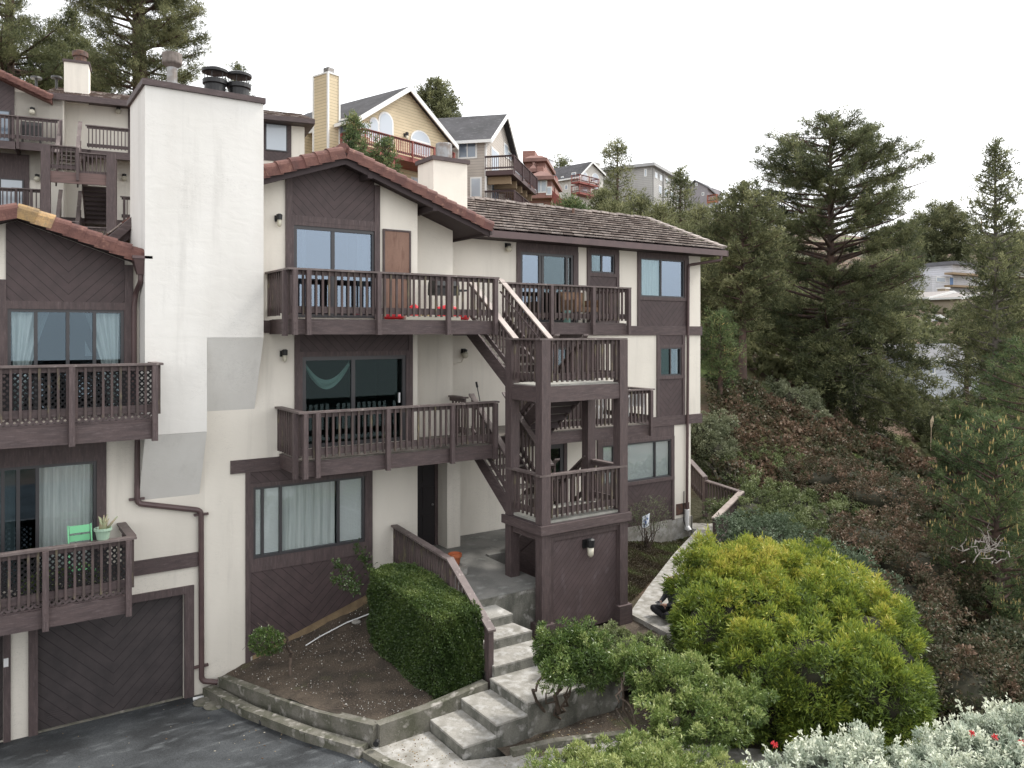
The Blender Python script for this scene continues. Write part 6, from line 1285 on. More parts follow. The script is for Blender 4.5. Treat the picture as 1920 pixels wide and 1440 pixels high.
def brt(P, rs):
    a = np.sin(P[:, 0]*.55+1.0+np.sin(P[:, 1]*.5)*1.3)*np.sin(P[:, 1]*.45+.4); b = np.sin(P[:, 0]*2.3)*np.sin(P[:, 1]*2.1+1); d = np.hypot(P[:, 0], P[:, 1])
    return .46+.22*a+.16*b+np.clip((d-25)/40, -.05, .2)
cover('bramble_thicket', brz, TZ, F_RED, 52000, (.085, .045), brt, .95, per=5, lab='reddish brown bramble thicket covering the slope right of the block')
cover('shaded_undergrowth', [(11.5, 11), (14, 12), (18, 14.5), (22, 15.5), (26, 18), (30, 14), (24, 6), (14, 2), (9.5, 6.5)], TZ, F_DRK, 26000, (.07, .03), lambda P, rs: .3+.2*np.sin(P[:, 0]*1.7)*np.sin(P[:, 1]*1.9), .35, per=5, seed=5, lab='dark low undergrowth between the big bushes')
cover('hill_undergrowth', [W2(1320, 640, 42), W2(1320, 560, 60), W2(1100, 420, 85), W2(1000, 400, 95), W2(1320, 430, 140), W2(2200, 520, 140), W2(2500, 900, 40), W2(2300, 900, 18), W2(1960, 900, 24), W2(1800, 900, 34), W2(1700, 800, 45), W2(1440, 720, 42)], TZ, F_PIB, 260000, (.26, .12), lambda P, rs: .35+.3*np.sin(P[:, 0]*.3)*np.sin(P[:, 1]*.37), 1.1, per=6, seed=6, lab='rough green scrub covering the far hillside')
def bedz(xy): return TZ(xy)
cover('bed_ground_cover', [(11.9, 13.3), (12.6, 13.75), (15, 15.1), (18.5, 17.2), (18.6, 17.45), (12, 17.45), (11.8, 16)], bedz, F_GC, 26000, (.035, .018), lambda P, rs: .45+.3*np.sin(P[:, 0]*2.2+P[:, 1])*np.sin(P[:, 1]*2.9)+.1*np.sin(P[:, 0]*9), .13, per=5, seed=7, lab='brown-green creeping ground cover in the bed beside the path')
# --- shrubs near the camera
S_ = lambda x, y, t: np.array(at(x, y, t))
def hedge_ext(rs):
    return leaves(np.zeros((0, 3)), np.zeros((0, 3)), 1, .1, .1, 1, np.zeros(0), rs)
# clipped hedge block between soil bed and steps
def box_pts(c0, sx, sy, sz, rot, dens, rs, rnd=.25):
    A = 2*(sx*sy+sx*sz+sy*sz); n = int(A*dens); d = nrm(rs.normal(size=(n, 3))); q = np.abs(d)**1.0; e = np.array([sx, sy, sz])/2
    k = 1/np.max(np.abs(d), 1); p = d*k[:, None]; r = np.linalg.norm(p, axis=1, keepdims=True); p = p*(1-rnd*(r-1)/(math.sqrt(3)-1)*.8)
    bump = 1+.035*np.sin(p[:, :1]*9+p[:, 1:2]*7)*np.sin(p[:, 2:3]*8+p[:, :1]*4)-rs.exponential(.02, (n, 1)); p = p*bump
    nn = nrm(d**3*1.0+d*.15); p = p*e; c, s = math.cos(rot), math.sin(rot); Rm = np.array([[c, -s, 0], [s, c, 0], [0, 0, 1]])
    return c0+p@Rm.T, nn@Rm.T
rs = np.random.RandomState(4); hc = np.array([6.84, 12.95, -5.36]); hr_ = root('clipped_hedge', (6.6, 12.9, -6.1), 'dark green box-clipped hedge beside the garden steps', 'hedge')
P, Nn = box_pts(hc, .98, 2.7, 1.42, .0, 3200, rs, .03); P[:, 2] += .07*(P[:, 1]-12.9)
P2, N2 = box_pts(np.array([6.78, 14.2, -5.1]), .7, .8, 1.1, .3, 1500, rs, .5); P = np.concatenate([P, P2]); Nn = np.concatenate([Nn, N2])
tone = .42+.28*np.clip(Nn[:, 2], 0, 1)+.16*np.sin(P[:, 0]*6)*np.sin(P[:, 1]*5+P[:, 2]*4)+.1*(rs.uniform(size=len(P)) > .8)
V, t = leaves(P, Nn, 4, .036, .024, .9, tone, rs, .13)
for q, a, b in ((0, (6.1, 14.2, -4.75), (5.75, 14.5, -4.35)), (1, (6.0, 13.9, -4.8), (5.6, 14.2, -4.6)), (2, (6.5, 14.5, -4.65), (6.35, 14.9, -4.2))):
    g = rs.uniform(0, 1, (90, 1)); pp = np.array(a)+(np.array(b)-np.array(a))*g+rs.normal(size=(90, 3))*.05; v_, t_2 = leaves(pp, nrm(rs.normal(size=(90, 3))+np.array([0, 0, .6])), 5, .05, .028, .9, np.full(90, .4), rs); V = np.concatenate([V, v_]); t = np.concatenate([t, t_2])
lf_mesh('foliage', V, t, F_HEDGE, hr_, (6.6, 12.9, -6.1)); m = MB(); m.box(6.5, 7.15, 11.8, 14.1, -6.0, -4.95); part('shade_core', m, CORESH, hr_)  # added dark block; shade inside the hedge put into its colour
# big yellow-green bush right of the path
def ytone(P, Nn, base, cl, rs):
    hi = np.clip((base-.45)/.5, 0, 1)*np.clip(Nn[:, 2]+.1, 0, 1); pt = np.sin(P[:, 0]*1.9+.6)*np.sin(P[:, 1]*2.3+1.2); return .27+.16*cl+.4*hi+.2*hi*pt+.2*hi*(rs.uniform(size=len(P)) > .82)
def L_(x, y, t, rx, ry, rz): return ((*at(x, y, t),), (rx, ry, rz))
yl = [L_(1372, 1120, 15.3, 1.1, 1.1, .85), L_(1445, 1125, 15.5, 1.25, 1.15, .9), L_(1345, 1195, 13.9, .72, .7, .75), L_(1440, 1200, 14.2, 1.15, 1.0, 1.0), L_(1545, 1180, 14.6, 1.15, 1.1, .95), L_(1620, 1240, 13.6, .95, .9, .9), L_(1520, 1290, 12.8, 1.05, .9, .95), L_(1430, 1300, 12.8, .75, .7, .85), L_(1640, 1320, 12.4, .85, .75, .75), L_(1420, 1082, 16.4, 1.05, .9, .5), L_(1500, 1130, 15.9, 1.1, 1.0, .8)]
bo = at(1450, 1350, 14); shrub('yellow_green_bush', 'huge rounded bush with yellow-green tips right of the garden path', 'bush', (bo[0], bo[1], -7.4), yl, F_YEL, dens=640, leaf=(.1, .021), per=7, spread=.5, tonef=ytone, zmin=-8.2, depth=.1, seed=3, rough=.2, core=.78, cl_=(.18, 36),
      stems=[((11.75, 10.9, -7.2), (12.2, 11.3, -5.6), .12, .05), ((11.75, 10.9, -7.2), (12.6, 10.9, -5.7), .09, .04), ((12.6, 10.2, -7.4), (12.9, 10.6, -5.8), .08, .04)], up=.45)
# shrub under the stair tower: dark clipped top
shrub('rounded_shrub', 'grey-green shrub in front of the siding box of the stair tower', 'shrub', (*S_(1130, 1240, 14.2)[:2], -6.4), [L_(1085, 1232, 13.9, .55, .5, .3), L_(1160, 1222, 14.4, .6, .55, .34), L_(1215, 1232, 14.2, .45, .45, .34), L_(1120, 1255, 13.7, .5, .4, .3)], F_DRK, dens=1100, leaf=(.042, .02), per=5, spread=.9, tonef=lambda P, Nn, b, c, r: .5+.25*c+.25*np.clip(Nn[:, 2], 0, 1), seed=8, zmin=-6.45, cl_=(.1, 30), stems=[((*S_(1150, 1300, 13.9)[:2], -6.4), tuple(S_(1150, 1240, 14)), .03, .015)])
# glossy shrub with bare stems by the steps
st0 = (*onz(1045, 1352, -6.42)[:2], -6.42)
gl_ = [L_(1030, 1212, 12.6, .26, .25, .2), L_(1075, 1222, 12.5, .34, .32, .26), L_(1110, 1252, 12.3, .25, .25, .2), L_(1045, 1250, 12.2, .24, .24, .16), L_(1098, 1205, 12.9, .26, .25, .18)]
shrub('leggy_shrub', 'leggy dark green shrub with twisted bare stems in front of the steps', 'shrub', st0, gl_, F_GRN, dens=900, leaf=(.062, .017), per=8, spread=.85, tonef=lambda P, Nn, b, c, r: .22+.25*c+.12*b+.35*(r.uniform(size=len(P)) > .93), seed=12, core=.4, rough=.22, cl_=(.12, 22),
      stems=[(st0, tuple(S_(1055, 1265, 12.2)), .045, .02), (st0, tuple(S_(1005, 1295, 12.3)), .03, .022), (tuple(S_(1005, 1295, 12.3)), tuple(S_(1022, 1235, 12.4)), .022, .012), (st0, tuple(S_(1085, 1262, 12.2)), .03, .014), ((st0[0]+.03, st0[1], st0[2]), tuple(S_(1070, 1280, 12.1)), .025, .012), (st0, tuple(S_(1030, 1300, 12.2)), .02, .01)])
st1 = (*onz(1200, 1420, -6.6)[:2], -6.6)
shrub('leggy_shrub', 'bright green spreading shrub with thin bare stems below the big yellow bush', 'shrub', st1, [L_(1178, 1238, 12.3, .26, .26, .2), L_(1215, 1262, 12.0, .34, .3, .24), L_(1262, 1298, 11.6, .34, .3, .25), L_(1330, 1312, 11.6, .4, .35, .26), L_(1392, 1318, 11.7, .32, .3, .24), L_(1290, 1268, 12.1, .34, .3, .22), L_(1350, 1352, 11.1, .3, .3, .22), L_(1258, 1352, 11.0, .3, .28, .22), L_(1300, 1345, 11.3, .3, .28, .22)], F_GRN, dens=750, leaf=(.07, .019), per=8, spread=.75, tonef=lambda P, Nn, b, c, r: .38+.25*c+.25*np.clip(Nn[:, 2], 0, 1), seed=13, core=.45, rough=.25, cl_=(.13, 22), up=.5,
      stems=[(st1, tuple(S_(1165, 1270, 12.0)), .035, .015), (st1, tuple(S_(1250, 1330, 11.5)), .03, .015), (tuple(S_(1210, 1390, 11.6)), tuple(S_(1160, 1290, 12)), .02, .012), ((st1[0]+.1, st1[1], -6.6), tuple(S_(1330, 1340, 11.5)), .03, .015), (tuple(S_(1200, 1400, 11.4)), tuple(S_(1155, 1330, 11.6)), .016, .01), (tuple(S_(1155, 1330, 11.6)), tuple(S_(1170, 1260, 11.9)), .016, .01)])
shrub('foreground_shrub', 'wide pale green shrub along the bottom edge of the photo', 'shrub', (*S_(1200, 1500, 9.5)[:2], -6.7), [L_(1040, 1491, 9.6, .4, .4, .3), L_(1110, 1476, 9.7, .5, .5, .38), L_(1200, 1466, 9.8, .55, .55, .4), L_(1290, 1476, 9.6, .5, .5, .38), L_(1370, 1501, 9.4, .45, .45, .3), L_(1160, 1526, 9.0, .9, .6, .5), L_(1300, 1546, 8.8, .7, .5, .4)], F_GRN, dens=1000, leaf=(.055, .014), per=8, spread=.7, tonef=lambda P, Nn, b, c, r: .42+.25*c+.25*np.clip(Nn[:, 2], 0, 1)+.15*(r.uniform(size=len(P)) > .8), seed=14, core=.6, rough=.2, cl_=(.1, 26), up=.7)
# silver bush, bottom right
sl_ = [L_(1490, 1492, 8.2, .38, .38, .3), L_(1560, 1477, 8.3, .4, .4, .34), L_(1640, 1472, 8.4, .42, .42, .34), L_(1720, 1482, 8.3, .4, .4, .3), L_(1800, 1452, 8.6, .42, .42, .34), L_(1860, 1427, 8.8, .42, .42, .38), L_(1930, 1417, 8.9, .45, .45, .4), L_(1600, 1552, 7.8, .6, .5, .4), L_(1780, 1542, 7.9, .7, .5, .4), L_(1920, 1502, 8.2, .5, .5, .4)]
def spikes(rs):
    P, Nn = blob_pts(sl_, 26, rs, None, .02, .1); k = Nn[:, 2] > .35; P, Nn = P[k], Nn[k]; q = np.repeat(P, 7, 0)+np.repeat(nrm(Nn+np.array([0, 0, .9])), 7, 0)*np.tile(np.linspace(.02, .2, 7), len(P))[:, None]
    return leaves(q, np.repeat(nrm(Nn+np.array([0, 0, .8])), 7, 0), 5, .045, .02, .75, np.tile(np.linspace(.6, 1, 7), len(P)), rs, .06)
sb = shrub('silver_bush', 'silvery white-leaved bush with a few red flowers in the bottom right corner', 'bush', (*S_(1700, 1500, 8.3)[:2], -6.9), sl_, F_SIL, dens=1000, leaf=(.055, .02), per=6, spread=.8, tonef=lambda P, Nn, b, c, r: .12+.25*c+.45*np.clip(Nn[:, 2], 0, 1), seed=15, core=.66, up=.6, cl_=(.1, 26), extra=spikes, corem=mat('grey_shade_core', (.06, .07, .055), .9))  # core is a dark filler; shade in the leaf gaps painted grey-green
F_FLR = mat('red_flower', (.5, .03, .035), .6)
for x, y, t in ((1452, 1396, 7.7), (1822, 1376, 8.1), (1866, 1382, 8.1), (1915, 1392, 8.3)):
    p = np.array(at(x, y, t)); m = MB(); rr = random.Random(int(x))
    for k in range(22):
        d = Vector((rr.gauss(0, 1), rr.gauss(0, 1), rr.gauss(0, 1)+.5)).normalized()*.035; m.bar(p, Vector(p)+d, .005, .005)
    part('flower', m, F_FLR, sb, tuple(p))
# small shrub with a bent dry stem on the soil bed
b0 = (*onz(545, 1262, -6.3)[:2], -6.35); hd = S_(510, 1200, 14.4)
shrub('bent_shrub', 'small half-bare shrub with a crooked dead stem on the soil bed', 'shrub', b0, [((hd[0]-.13, hd[1]+.05, hd[2]), (.24, .24, .22)), ((hd[0], hd[1], hd[2]-.05), (.2, .2, .18))], F_GRN, dens=800, leaf=(.04, .02), per=5, spread=.9, tonef=lambda P, Nn, b, c, r: .15+.3*c, seed=16, core=0,
      stems=[(b0, (b0[0]+.02, b0[1]+.1, -6.05), .035, .03), ((b0[0]+.02, b0[1]+.1, -6.05), tuple(hd+np.array([.25, 0, .02])), .03, .02), (tuple(hd+np.array([.25, 0, .02])), tuple(hd), .02, .01)]+[(tuple(hd+np.array([.1, 0, 0])), tuple(hd+RS.normal(size=3)*.2), .008, .003) for _ in range(16)])
# thin shrub with grey-green leaves in the bed behind the tower
c = np.array([*onz(1215, 1030, -6.25)[:2], -6.25]); tw = []
for k in range(14):
    a = k*2.4; r = .35+.3*RS.uniform(); tw.append((tuple(c), tuple(c+np.array([r*math.cos(a), r*math.sin(a), 1.0+.5*RS.uniform()])), .014, .004))
shrub('wispy_shrub', 'wispy open shrub with thin stems in the bed by the white flag', 'shrub', tuple(c), [((c[0], c[1], c[2]+.95), (.75, .6, .45)), ((c[0]+.25, c[1]+.1, c[2]+1.2), (.45, .4, .35))], F_GRY, dens=110, leaf=(.05, .014), per=4, spread=1.2, seed=18, core=0, depth=.9, stems=tw)
# growth beyond the path
for lab, lobes, m_, kw in (
    ('tall grey-olive shrub against the right wall corner', [L_(1318, 820, 29, .8, .8, .7), L_(1335, 850, 28.5, .75, .7, .6), L_(1310, 870, 29, .8, .8, .6), L_(1345, 800, 30, .5, .5, .4)], F_GRY, dict(dens=200, leaf=(.1, .035))),
    ('mounded dark green shrub just behind the path railing', [L_(1360, 890, 28.5, 1.2, 1.1, .6), L_(1420, 880, 29, 1.3, 1.2, .6), L_(1480, 900, 28, 1.2, 1.1, .55), L_(1440, 920, 27, 1.2, 1.0, .5)], F_DRK, dict(dens=230, leaf=(.085, .035))),
    ('dark green mound right of the path railing corner', [L_(1440, 950, 25.0, 1.1, 1.0, .5), L_(1500, 960, 24.5, 1.2, 1.1, .5), L_(1560, 985, 23.5, 1.2, 1.1, .5), L_(1520, 1010, 22.4, 1.1, 1.0, .5), L_(1400, 960, 24.0, .9, .9, .4), L_(1590, 1030, 21.6, 1.1, 1.0, .5), L_(1620, 1070, 20.0, 1.0, .9, .45)], F_DRK, dict(dens=260, leaf=(.08, .03), tonef=lambda P, Nn, b, c, r: .4+.2*c+.25*np.clip(Nn[:, 2], 0, 1))),
    ('blue-green shrub behind the far edge of the yellow bush', [L_(1405, 1000, 20.5, .7, .7, .3), L_(1430, 1010, 20, .9, .8, .4), L_(1500, 1050, 18.8, .9, .8, .4), L_(1560, 1085, 17.8, .9, .8, .45), L_(1620, 1130, 16.7, .8, .8, .45)], F_BLU, dict(dens=330, leaf=(.065, .03))),
    ('light green shrub on the slope below the slim pine', [L_(1490, 755, 36, 1.1, 1.0, .7), L_(1510, 790, 35, 1.0, 1.0, .7), L_(1465, 740, 37, .8, .8, .5)], F_GRY, dict(dens=130, leaf=(.12, .05))),
    ('shaded green mound below the reddish thicket', [L_(1650, 1180, 15.5, 1.2, 1.1, .6), L_(1740, 1240, 14.6, 1.2, 1.1, .6), L_(1800, 1300, 13.6, 1.1, 1.0, .6)], F_RED, dict(dens=300, leaf=(.075, .035), tonef=lambda P, Nn, b, c, r: .3+.45*c*np.clip(Nn[:, 2]+.2, 0, 1))),
    ('red-brown bramble mound left of the near pine', [L_(1640, 1020, 20.5, 1.5, 1.3, .6), L_(1720, 1070, 19, 1.4, 1.3, .6), L_(1690, 1130, 17.5, 1.2, 1.1, .55)], F_RED, dict(dens=240, leaf=(.08, .035), tonef=lambda P, Nn, b, c, r: .35+.55*c*np.clip(Nn[:, 2]+.4, 0, 1))),
    ('red-brown bramble mound behind the dark green mounds', [L_(1570, 905, 26.5, 1.8, 1.5, .6), L_(1640, 935, 25, 1.6, 1.5, .6)], F_RED, dict(dens=200, leaf=(.08, .035), tonef=lambda P, Nn, b, c, r: .35+.55*c*np.clip(Nn[:, 2]+.4, 0, 1)))):
    c0 = lobes[0][0]; shrub('slope_shrub', lab, 'shrub', (c0[0], c0[1], tz(c0[0], c0[1])), lobes, m_, per=5, spread=.85, seed=int(c0[0]*10), core=.62, up=.5, cl_=(.22, 26), **kw)
# grey twiggy bush by the railing and fallen grey branches
m = MB(); rr = random.Random(4); c = Vector(at(1385, 900, 27.2))
for k in range(46):
    e = c+Vector((rr.uniform(-1.1, 1.3), rr.uniform(-.8, .8), rr.uniform(-.1, .75))); limb(m, c+Vector((rr.uniform(-.4, .4), rr.uniform(-.3, .3), -.4)), e, .014, .005, .08, 4, rr, 4)
top('bare_bush', m, BARKG, tuple(c), 'bare grey twiggy bush behind the path railing', 'bush')
m = MB(); c = Vector(at(1850, 1035, 17.3))
for k in range(26):
    s = c+Vector((rr.uniform(-.6, .5), rr.uniform(-.3, .3), rr.uniform(-.2, .2))); limb(m, s, s+Vector((rr.uniform(-.6, .6), rr.uniform(-.3, .3), rr.uniform(-.1, .45))), .014, .004, .12, 5, rr, 4)
top('dead_branch', m, mat('bleached_wood', (.3, .27, .24), .9), tuple(c), 'tangle of bleached dead branches lodged in the near pine', 'branch')
# pampas plumes
PL = mat('dry_plume', (.5, .4, .28), .9)
for i, (x, y, t, lab) in enumerate(((1672, 912, 27, 'left dry pampas plume standing in the brambles'), (1692, 915, 26.5, 'right dry pampas plume standing in the brambles'), (1745, 790, 33, 'dry pampas plume near the lapboard building'))):
    p = at(x, y, t); m = MB(); m.tube([(p[0], p[1], p[2]-1.2), (p[0]+.05, p[1], p[2]-.2)], .015, 5); m.tube([(p[0]+.05, p[1], p[2]-.25), (p[0]+.1, p[1], p[2]), (p[0]+.18, p[1], p[2]+.22)], [.03, .07, .01], 6); top('pampas_plume', m, PL, (p[0], p[1], p[2]-1.2), lab, 'grass plume', 'pampas plumes on the slope')
# ================================================================== SMALL THINGS
def bars(name, segs, w, m, parent, org=None):
    mb = MB(); [mb.bar(a, b, w, w) for a, b in segs]; return part(name, mb, m, parent, org)
# pebbles and chips on the soil
rs = np.random.RandomState(9); mb = MB(); n = 0
while n < 2600:
    u, v = rs.uniform(4.1, 7.3), rs.uniform(11.5, 15.95)
    if u < 4.05+(15.95-v)*.27+.08: continue
    dens = .25+.75*(abs(math.sin(u*1.7+v*.9))**2)*(1 if (v > 14.2 or v < 12.2) else .5)
    if rs.uniform() > dens: continue
    s = rs.uniform(.003, .011)*(1 if rs.uniform() > .03 else 2.2); z = float(zsoil(u, v))-.045; a = rs.uniform(0, 6.3); mb.mi = 0 if rs.uniform() < .2 else 1
    mb.hexa([(u+s*math.cos(a+k*1.57)*(.7 if q else 1), v+s*math.sin(a+k*1.57)*(.7 if q else 1), z+(s*.9 if q else -.004)) for q in (0, 1) for k in range(4)]); n += 1
top('gravel', mb, [mat('white_chip', (.5, .48, .44), .8), mat('brown_chip', (.17, .13, .1), .9)], (5.5, 13.5, -6.2), 'pale stone chips strewn over the bare soil bed', 'gravel', kind='stuff')
for i in range(9):
    a = onz(*((640, 1190), (655, 1180), (600, 1160), (620, 1215), (680, 1150), (560, 1290), (760, 1310), (830, 1290), (640, 1320))[i], -6.1); z = float(zsoil(a[0], a[1]))-.02; m = MB(); L = .25+.06*i % .3; th = i*1.1
    limb(m, (a[0], a[1], z), (a[0]+L*math.cos(th), a[1]+L*math.sin(th), z+.02), .007, .004, .04, 4, random.Random(i), 4); 
    top('fallen_twig', m, TWIG, (a[0], a[1], z), ('curved dry twig on the soil nearest the siding', 'dry twig beside the white pipe', 'small dry twig on the soil left of the hedge', 'dry twig in the middle of the bare soil bed', 'dry twig between the pipe end and the hedge', 'dry twig near the crooked shrub', 'dry twig near the front corner of the retaining wall', 'dry twig close to the foot of the hedge', 'dry twig near the middle of the retaining wall')[i], 'twig', 'dry twigs lying on the bare soil bed')
m = MB(); pts = []
for x, y in ((573, 1213), (600, 1196), (650, 1166), (690, 1143), (716, 1132)):
    a = onz(x, y, -6.0); z = float(zsoil(a[0], a[1])); a = onz(x, y, z); pts.append((a[0], a[1], float(zsoil(a[0], a[1]))+.0))
m.tube(pts, .013, 6); top('white_pipe', m, WHT, pts[0], 'long thin white pipe lying on the soil below the siding', 'pipe')
p = onz(668, 1165, -5.95); m = MB(); m.ball((p[0], p[1], float(zsoil(p[0], p[1]))-.03), .1, 6, .45); top('stone', m, CONL, (p[0], p[1], -6), 'flat pale stone on the soil next to the white pipe', 'stone')
p = onz(372, 1308, -6.88); m = MB(); m.hexa([(p[0]-.1, p[1]-.03, -6.9), (p[0]+.1, p[1], -6.9), (p[0]+.09, p[1]+.05, -6.9), (p[0]-.09, p[1]+.04, -6.9), (p[0]-.1, p[1]-.03, -6.885), (p[0]+.1, p[1], -6.87), (p[0]+.09, p[1]+.05, -6.88), (p[0]-.09, p[1]+.04, -6.87)]); top('litter', m, WHT, p, 'scrap of white litter by the garage corner', 'litter')
# garden flag
c = onz(1209, 1030, -6.25); fl = root('garden_flag', (c[0], c[1], -6.25), 'small white garden flag with blue marks in the bed beside the path', 'flag'); z = -6.25
m = MB(); m.tube([(c[0], c[1], z), (c[0], c[1], z+.95)], .008, 5); part('pole', m, METD, fl); P0 = Vector((c[0]-.14, c[1]-.02, z+.62)); m = MB()
for i in range(6):
    x0_, x1_ = i*.05, (i+1)*.05; y0_, y1_ = .015*math.sin(i*1.3), .015*math.sin((i+1)*1.3); tl = -.09
    m.hexa([(P0.x+x0_-.0, P0.y+y0_, P0.z+x0_*.25-.02), (P0.x+x1_, P0.y+y1_, P0.z+x1_*.25-.02), (P0.x+x1_, P0.y+y1_+.004, P0.z+x1_*.25-.02), (P0.x+x0_, P0.y+y0_+.004, P0.z+x0_*.25-.02), (P0.x+x0_+tl*-.4, P0.y+y0_, P0.z+.34+x0_*.25), (P0.x+x1_+tl*-.4, P0.y+y1_, P0.z+.34+x1_*.25), (P0.x+x1_+tl*-.4, P0.y+y1_+.004, P0.z+.34+x1_*.25), (P0.x+x0_+tl*-.4, P0.y+y0_+.004, P0.z+.34+x0_*.25)])
cl = part('cloth', m, mat('white_cloth', (.7, .74, .82), .8), fl); m = MB(); BLU = mat('blue_print', (.08, .14, .35), .8)
for q in ((.06, .2, .1, .26), (.12, .1, .17, .22), (.18, .24, .23, .3), (.08, .05, .11, .1)): m.box(P0.x+q[0], P0.x+q[2], P0.y-.022, P0.y-.018, P0.z+q[1], P0.z+q[3])
part('print', m, BLU, cl)
# upper balcony: floats, grill, box
def ub_(x, y, v): q = M0.P(x, y, v); return (q[0], v, q[1])
REDC = mat('red_vinyl', (.55, .02, .03), .4, spec=.5); OFFW = mat('off_white_foam', (.62, .6, .52), .7)
a0, a1 = ub_(752, 600, 15.2)[0], ub_(853, 600, 15.2)[0]; ft = root('pool_float', (a0, 15.2, F3), 'flat off-white and red foam float lying on the top balcony floor', 'float')
m = MB(); m.box(a0, a1, 14.95, 15.5, F3+.005, F3+.09); part('mat', m, OFFW, ft); 
for x0_, x1_ in ((716, 750), (855, 874)): b0_, b1_ = ub_(x0_, 600, 15.2)[0], ub_(x1_, 600, 15.2)[0]; m = MB(); m.tube([(b0_+.02, 15.1, F3+.06), ((b0_+b1_)/2, 15.1, F3+.1), (b1_-.01, 15.1, F3+.07)], [.05, .09, .06], 10); part('cushion', m, REDC, ft, smooth=True)
for x0_, x1_, lab in ((767, 782, 'short red roll cushion on the top balcony, beside the patterned towel'), (818, 855, 'long red roll cushion on the top balcony, below the black grill')):
    b0_, b1_ = ub_(x0_, 590, 15.4)[0], ub_(x1_, 590, 15.4)[0]; m = MB(); m.tube([(b0_, 15.35, F3+.25), ((b0_+b1_)/2, 15.35, F3+.28), (b1_, 15.35, F3+.25)], [.05, .085, .05], 10); m.box(b0_+.02, b1_-.02, 15.3, 15.4, F3+.091, F3+.2); top('roll_cushion', m, REDC, (b0_, 15.35, F3+.1), lab, 'cushion', 'red cushions on the top balcony')
b0_, b1_ = ub_(783, 590, 15.4)[0], ub_(805, 590, 15.4)[0]; m = MB(); m.mi = 0
for i in range(6): m.mi = i % 2; x = b0_+(b1_-b0_)*i/6; m.box(x, x+(b1_-b0_)/6-.001, 15.3, 15.45, F3+.092, F3+.2+.03*math.sin(i*2))
top('folded_towel', m, [mat('tan_cloth', (.4, .3, .16), .9), mat('brown_cloth', (.1, .07, .04), .9)], (b0_, 15.4, F3+.1), 'tan and brown patterned folded towel on the top balcony', 'towel')
b0_ = ub_(757, 590, 15.4)[0]; m = MB(); m.ball((b0_, 15.35, F3+.16), .07, 7, .9); top('ball', m, mat('black_white_cloth', (.55, .55, .52), .8, (.03, .03, .03), 9, .45, .5), (b0_, 15.35, F3+.1), 'small black and white ball beside the red cushion on the top balcony', 'ball')
g0 = ub_(832, 540, 15.75); gr = root('gas_grill', (g0[0], 15.75, F3), 'black gas grill at the right end of the top balcony', 'grill'); x = g0[0]
m = MB(); m.tube([(x-.3, 15.75, F3+.78), (x+.3, 15.75, F3+.78)], .2, 12); part('hood', m, METB, gr); m = MB(); m.box(x-.3, x+.3, 15.55, 15.95, F3+.58, F3+.74); part('firebox', m, METB, gr)
for sx in (-.27, .27):
    for sy in (-.15, .15): m = MB(); m.box(x+sx-.02, x+sx+.02, 15.75+sy-.02, 15.75+sy+.02, F3, F3+.58); part('leg', m, METB, gr)
m = MB(); m.box(x+.3, x+.55, 15.6, 15.9, F3+.68, F3+.72); part('side_shelf', m, METB, gr)
g0 = ub_(532, 602, 14.9); m = MB(); m.box(g0[0]-.04, g0[0]+.05, 14.85, 14.97, F3, F3+.09); m.box(g0[0]-.045, g0[0]+.055, 14.845, 14.975, F3+.091, F3+.1); top('small_box', m, OFFW, (g0[0], 14.9, F3), 'little off-white box in the left corner of the top balcony', 'box')
# mop leaning on the middle walkway
m = MB(); a = ub_(893, 716, 17.3); b = ub_(899, 748, 17.1); m.tube([a, (a[0]+.16, 17.2, F2+.2)], .012, 6); m.tube([a, (a[0]+.03, 17.3, a[2]-.14)], .028, 8); m.bar((a[0]+.16, 17.2, F2+.2), (a[0]+.18, 17.15, F2+.01), .1, .08); top('broom', m, METB, (a[0]+.16, 17.2, F2), 'black-handled broom leaning by the wall on the middle walkway', 'broom')
# right upper deck: wicker chair, green can, right middle deck: white plastic chairs and table
WICK = mat('brown_wicker', (.2, .12, .07), .8, (.12, .07, .045), 12, bump=.5, bsc=60); x0_ = ub_(1068, 580, 16.7)[0]; x1_ = ub_(1108, 580, 16.7)[0]
wc = root('wicker_armchair', (x0_, 16.7, F3), 'brown wicker armchair on the upper right deck', 'armchair')
m = MB(); m.box(x0_, x1_, 16.4, 17.0, F3+.3, F3+.42); part('seat', m, WICK, wc); m = MB(); m.hexa([(x0_, 16.95, F3+.42), (x1_, 16.95, F3+.42), (x1_, 17.02, F3+.42), (x0_, 17.02, F3+.42), (x0_, 17.05, F3+.85), (x1_, 17.05, F3+.85), (x1_, 17.12, F3+.85), (x0_, 17.12, F3+.85)]); part('backrest', m, WICK, wc)
for x in (x0_-.06, x1_): m = MB(); m.box(x, x+.06, 16.4, 17.0, F3+.3, F3+.62); part('armrest', m, WICK, wc)
for x in (x0_, x1_-.05):
    for y in (16.42, 16.95): m = MB(); m.box(x, x+.05, y, y+.05, F3, F3+.3); part('leg', m, METD, wc)
q = ub_(1063, 585, 16.4); m = MB(); m.lathe([(.09, 0), (.1, .3), (.09, .32)], (q[0], 16.4, F3), 12); top('watering_can', m, mat('teal_plastic', (.12, .22, .2), .5), (q[0], 16.4, F3), 'tall teal container beside the wicker armchair', 'container')
